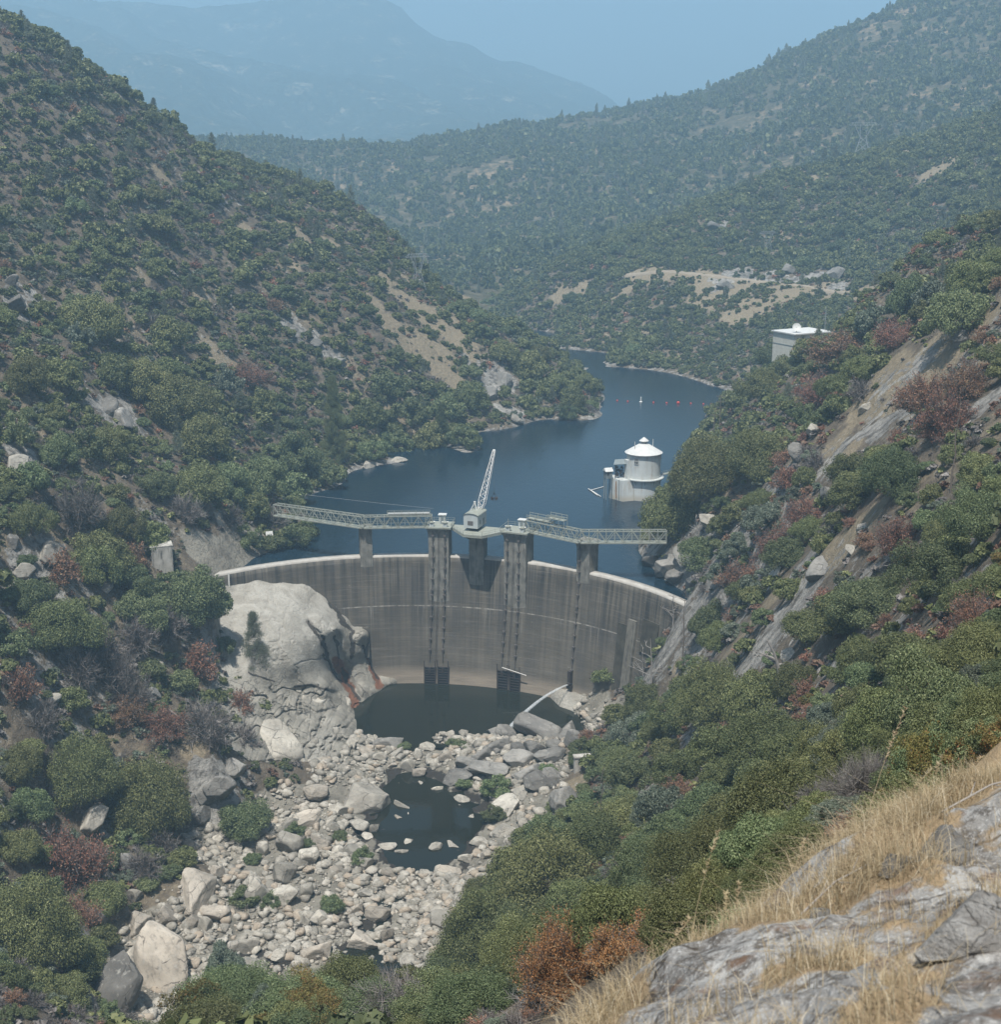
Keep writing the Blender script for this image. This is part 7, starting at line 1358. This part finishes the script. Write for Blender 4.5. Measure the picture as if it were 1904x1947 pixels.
for q in [(1640, 1600, 9.0, .95, (.28, .15), 'tallest seeded dry grass stalk leaning right above the ledge rim'), (1690, 1585, 9.0, .42, (.30, .1), 'dry grass stalk arching flat to the right beside the tallest one'), (1310, 1830, 7.6, .78, (.16, .05), 'lone seeded grass stalk at the lower left of the ledge rim'), (1380, 1790, 7.8, .34, (.0, .05), 'short upright grass stalk near the low end of the ledge'), (1395, 1785, 7.8, .38, (.03, .05), 'thin upright grass stalk right of the short one at the low rim'), (1500, 1690, 8.6, .42, (.12, .05), 'bent dry stalk in the middle of the ledge rim'), (1760, 1560, 9.4, .40, (.1, .05), 'straight seeded stalk in the thick grass of the ledge'), (1800, 1550, 9.5, .36, (.24, .05), 'dry stalk bowing to the right near the frame corner'), (1240, 1865, 7.3, .40, (.22, .05), 'arching dry stalk at the lowest tip of the ledge')]: stalk(*q)
# bleached sticks lying in the grass
for u, v, yb, L_, q_, lb in ((1520, 1780, 7.2, .5, .5, 'forked bleached twig lying in the grass of the ledge'), (1600, 1650, 8.4, .6, .9, 'long grey twig near the upper rim of the ledge'), (1780, 1620, 8.0, .7, .25, 'straight grey stick across the thick dry grass')):
    b = at_y(u, v, yb); z_ = float(LEDGE.z(b[0], b[1])) + .03; m = MB(); a = Vector((b[0], b[1], z_)); e = a + Vector((math.cos(q_) * L_, math.sin(q_) * L_, 0)); e.z = float(LEDGE.z(e.x, e.y)) + .06; mid = a.lerp(e, .5) + Vector((0, 0, .05)); m.tube([a, mid, e], .007, 6, r1=.003)
    for k in (.3, .55, .75): p = a.lerp(e, k) + Vector((0, 0, .03)); m.tube([p, p + Vector((.06, .10 * (1 if k != .55 else -1), .05))], .004, 5, r1=.0015)
    tag(m.build('twig', M_snag), lb, 'twig')

# ------------------------------------------------------------------ dead trees and logs
def snag(u, v, hpx, lb, seed, spread=.35, lean=(0, 0), nb=9, mat=None, wpx=None):
    g = random.Random(seed); p = NEAR.hit(u, v)
    if p is None: return
    k = px_dist(p) / F_PX; h = hpx * k / .93; b = Vector(p) - Vector((0, 0, .3)); rt = h * (.022 if hpx < 100 else .012) if wpx is None else wpx * k / 2; m = MB(); pts = [b + Vector((lean[0] * h * t * t + g.uniform(-.02, .02) * h, lean[1] * h * t * t, h * t)) for t in (0, .2, .4, .6, .8, 1)]; m.tube(pts, rt, 8, r1=rt * .2)
    o = m.build('trunk', mat or M_snag); root = tag(empty('dead_tree', b), lb, 'dead tree', None); o.parent = root; o.matrix_parent_inverse = Matrix.Translation(b).inverted(); m = MB()
    for i in range(nb):
        t = g.uniform(.25, .97); j = min(int(t * 5), 4); s0 = pts[j].lerp(pts[j + 1], t * 5 - j); a = g.uniform(0, 6.28); L_ = h * spread * g.uniform(.4, 1.0) * (1.15 - t * .6); mid = s0 + Vector((math.cos(a), math.sin(a), g.uniform(.1, .6))) * L_ * .5; e = mid + Vector((math.cos(a + g.uniform(-.7, .7)), math.sin(a + g.uniform(-.7, .7)), g.uniform(-.2, .7))) * L_ * .5; m.tube([s0, mid, e], rt * .38, 5, r1=rt * .1)
        for _ in range(3): f = g.uniform(.3, .95); q = mid.lerp(e, f); m.tube([q, q + Vector((g.uniform(-1, 1), g.uniform(-1, 1), g.uniform(-.1, 1))).normalized() * L_ * .3], rt * .16, 4, r1=rt * .06)
    m.build('branches', mat or M_snag, root)
snag(1487, 1335, 115, 'gnarled bleached dead tree standing among the near right shrubs', 3, .6, (-.25, 0), 7, None, 13)
snag(1300, 1275, 140, 'tall thin dead trunk at the rocky edge right of the dam', 4, .14, (0, 0), 16, M_wood)
snag(1238, 1310, 95, 'bare branching dead tree against the dam face at its right end', 5, .45, (-.05, 0), 7)
snag(1222, 1290, 60, 'small bare dead sapling on the rocks right of the dam', 6, .5)
snag(1810, 935, 165, 'tall dark dead trunk high on the right slope', 7, .10, (.02, 0), 16, M_wood)
snag(1330, 1065, 80, 'leaning bare dead tree by the right end of the footbridge', 8, .4, (-.1, 0), 10)
snag(1143, 1560, 105, 'thin dead pole tree rising at the straw coloured bank edge', 9, .10, (.03, 0), 12, M_wood)
snag(1380, 1210, 65, 'short dead trunk above the slabs right of the dam', 10, .2, (0, 0), 8, M_wood)
snag(1280, 1190, 60, 'bare twisted dead shrub at the right end of the dam crest', 12, .6, (0, 0), 12)
def log(u, v, Lpx, wpx, ang, lb, mat=None):
    p = NEAR.hit(u, v)
    if p is None: return
    k = px_dist(p) / F_PX; L_ = Lpx * k; m = MB(); a = Vector(p); e = a + Vector((math.cos(ang) * L_, math.sin(ang) * L_, 0)); e.z = float(NEAR.z(e.x, e.y)); m.tube([a + Vector((0, 0, .4)), a.lerp(e, .5) + Vector((0, 0, .5)), e + Vector((0, 0, .4))], wpx * k / 2, 7, r1=wpx * k / 3.4); tag(m.build('log', mat or M_snag), lb, 'log')
log(1815, 835, 32, 5, .3, 'pale fallen log lying high on the right slope'); log(300, 1338, 60, 4, -.3, 'grey fallen log across the left bank rocks'); log(560, 1530, 36, 3, .4, 'bleached driftwood branch on the riverbed ledge')

# ------------------------------------------------------------------ cable over the reservoir
a = Vector(at_y(575, 940, 470)); b = Vector(at_y(1330, 985, 470)); m = MB(); m.tube([a.lerp(b, k / 14) - Vector((0, 0, 2.6 * math.sin(math.pi * k / 14))) for k in range(15)], .045, 5); tag(m.build('cable', M_pylon), 'thin cable sagging across the reservoir behind the crane', 'cable')

# ------------------------------------------------------------------ air
def haze(density, color):
    g = NT('valley_haze'); g.t.nodes.remove(g.b); pv = g.n('ShaderNodeVolumePrincipled'); pv.inputs['Color'].default_value = (*color, 1); pv.inputs['Density'].default_value = density; pv.inputs['Anisotropy'].default_value = 0.2
    g.t.links.new(pv.outputs[0], g.out.inputs['Volume'])
    m = MB(); m.box((0, 3900, 425), (9400, 8200, 1000)); o = m.build('haze', g.m); tag(o, kind='stuff'); return o
if HAZE_DENSITY > 0: haze(HAZE_DENSITY, (.50, .78, 1.0))
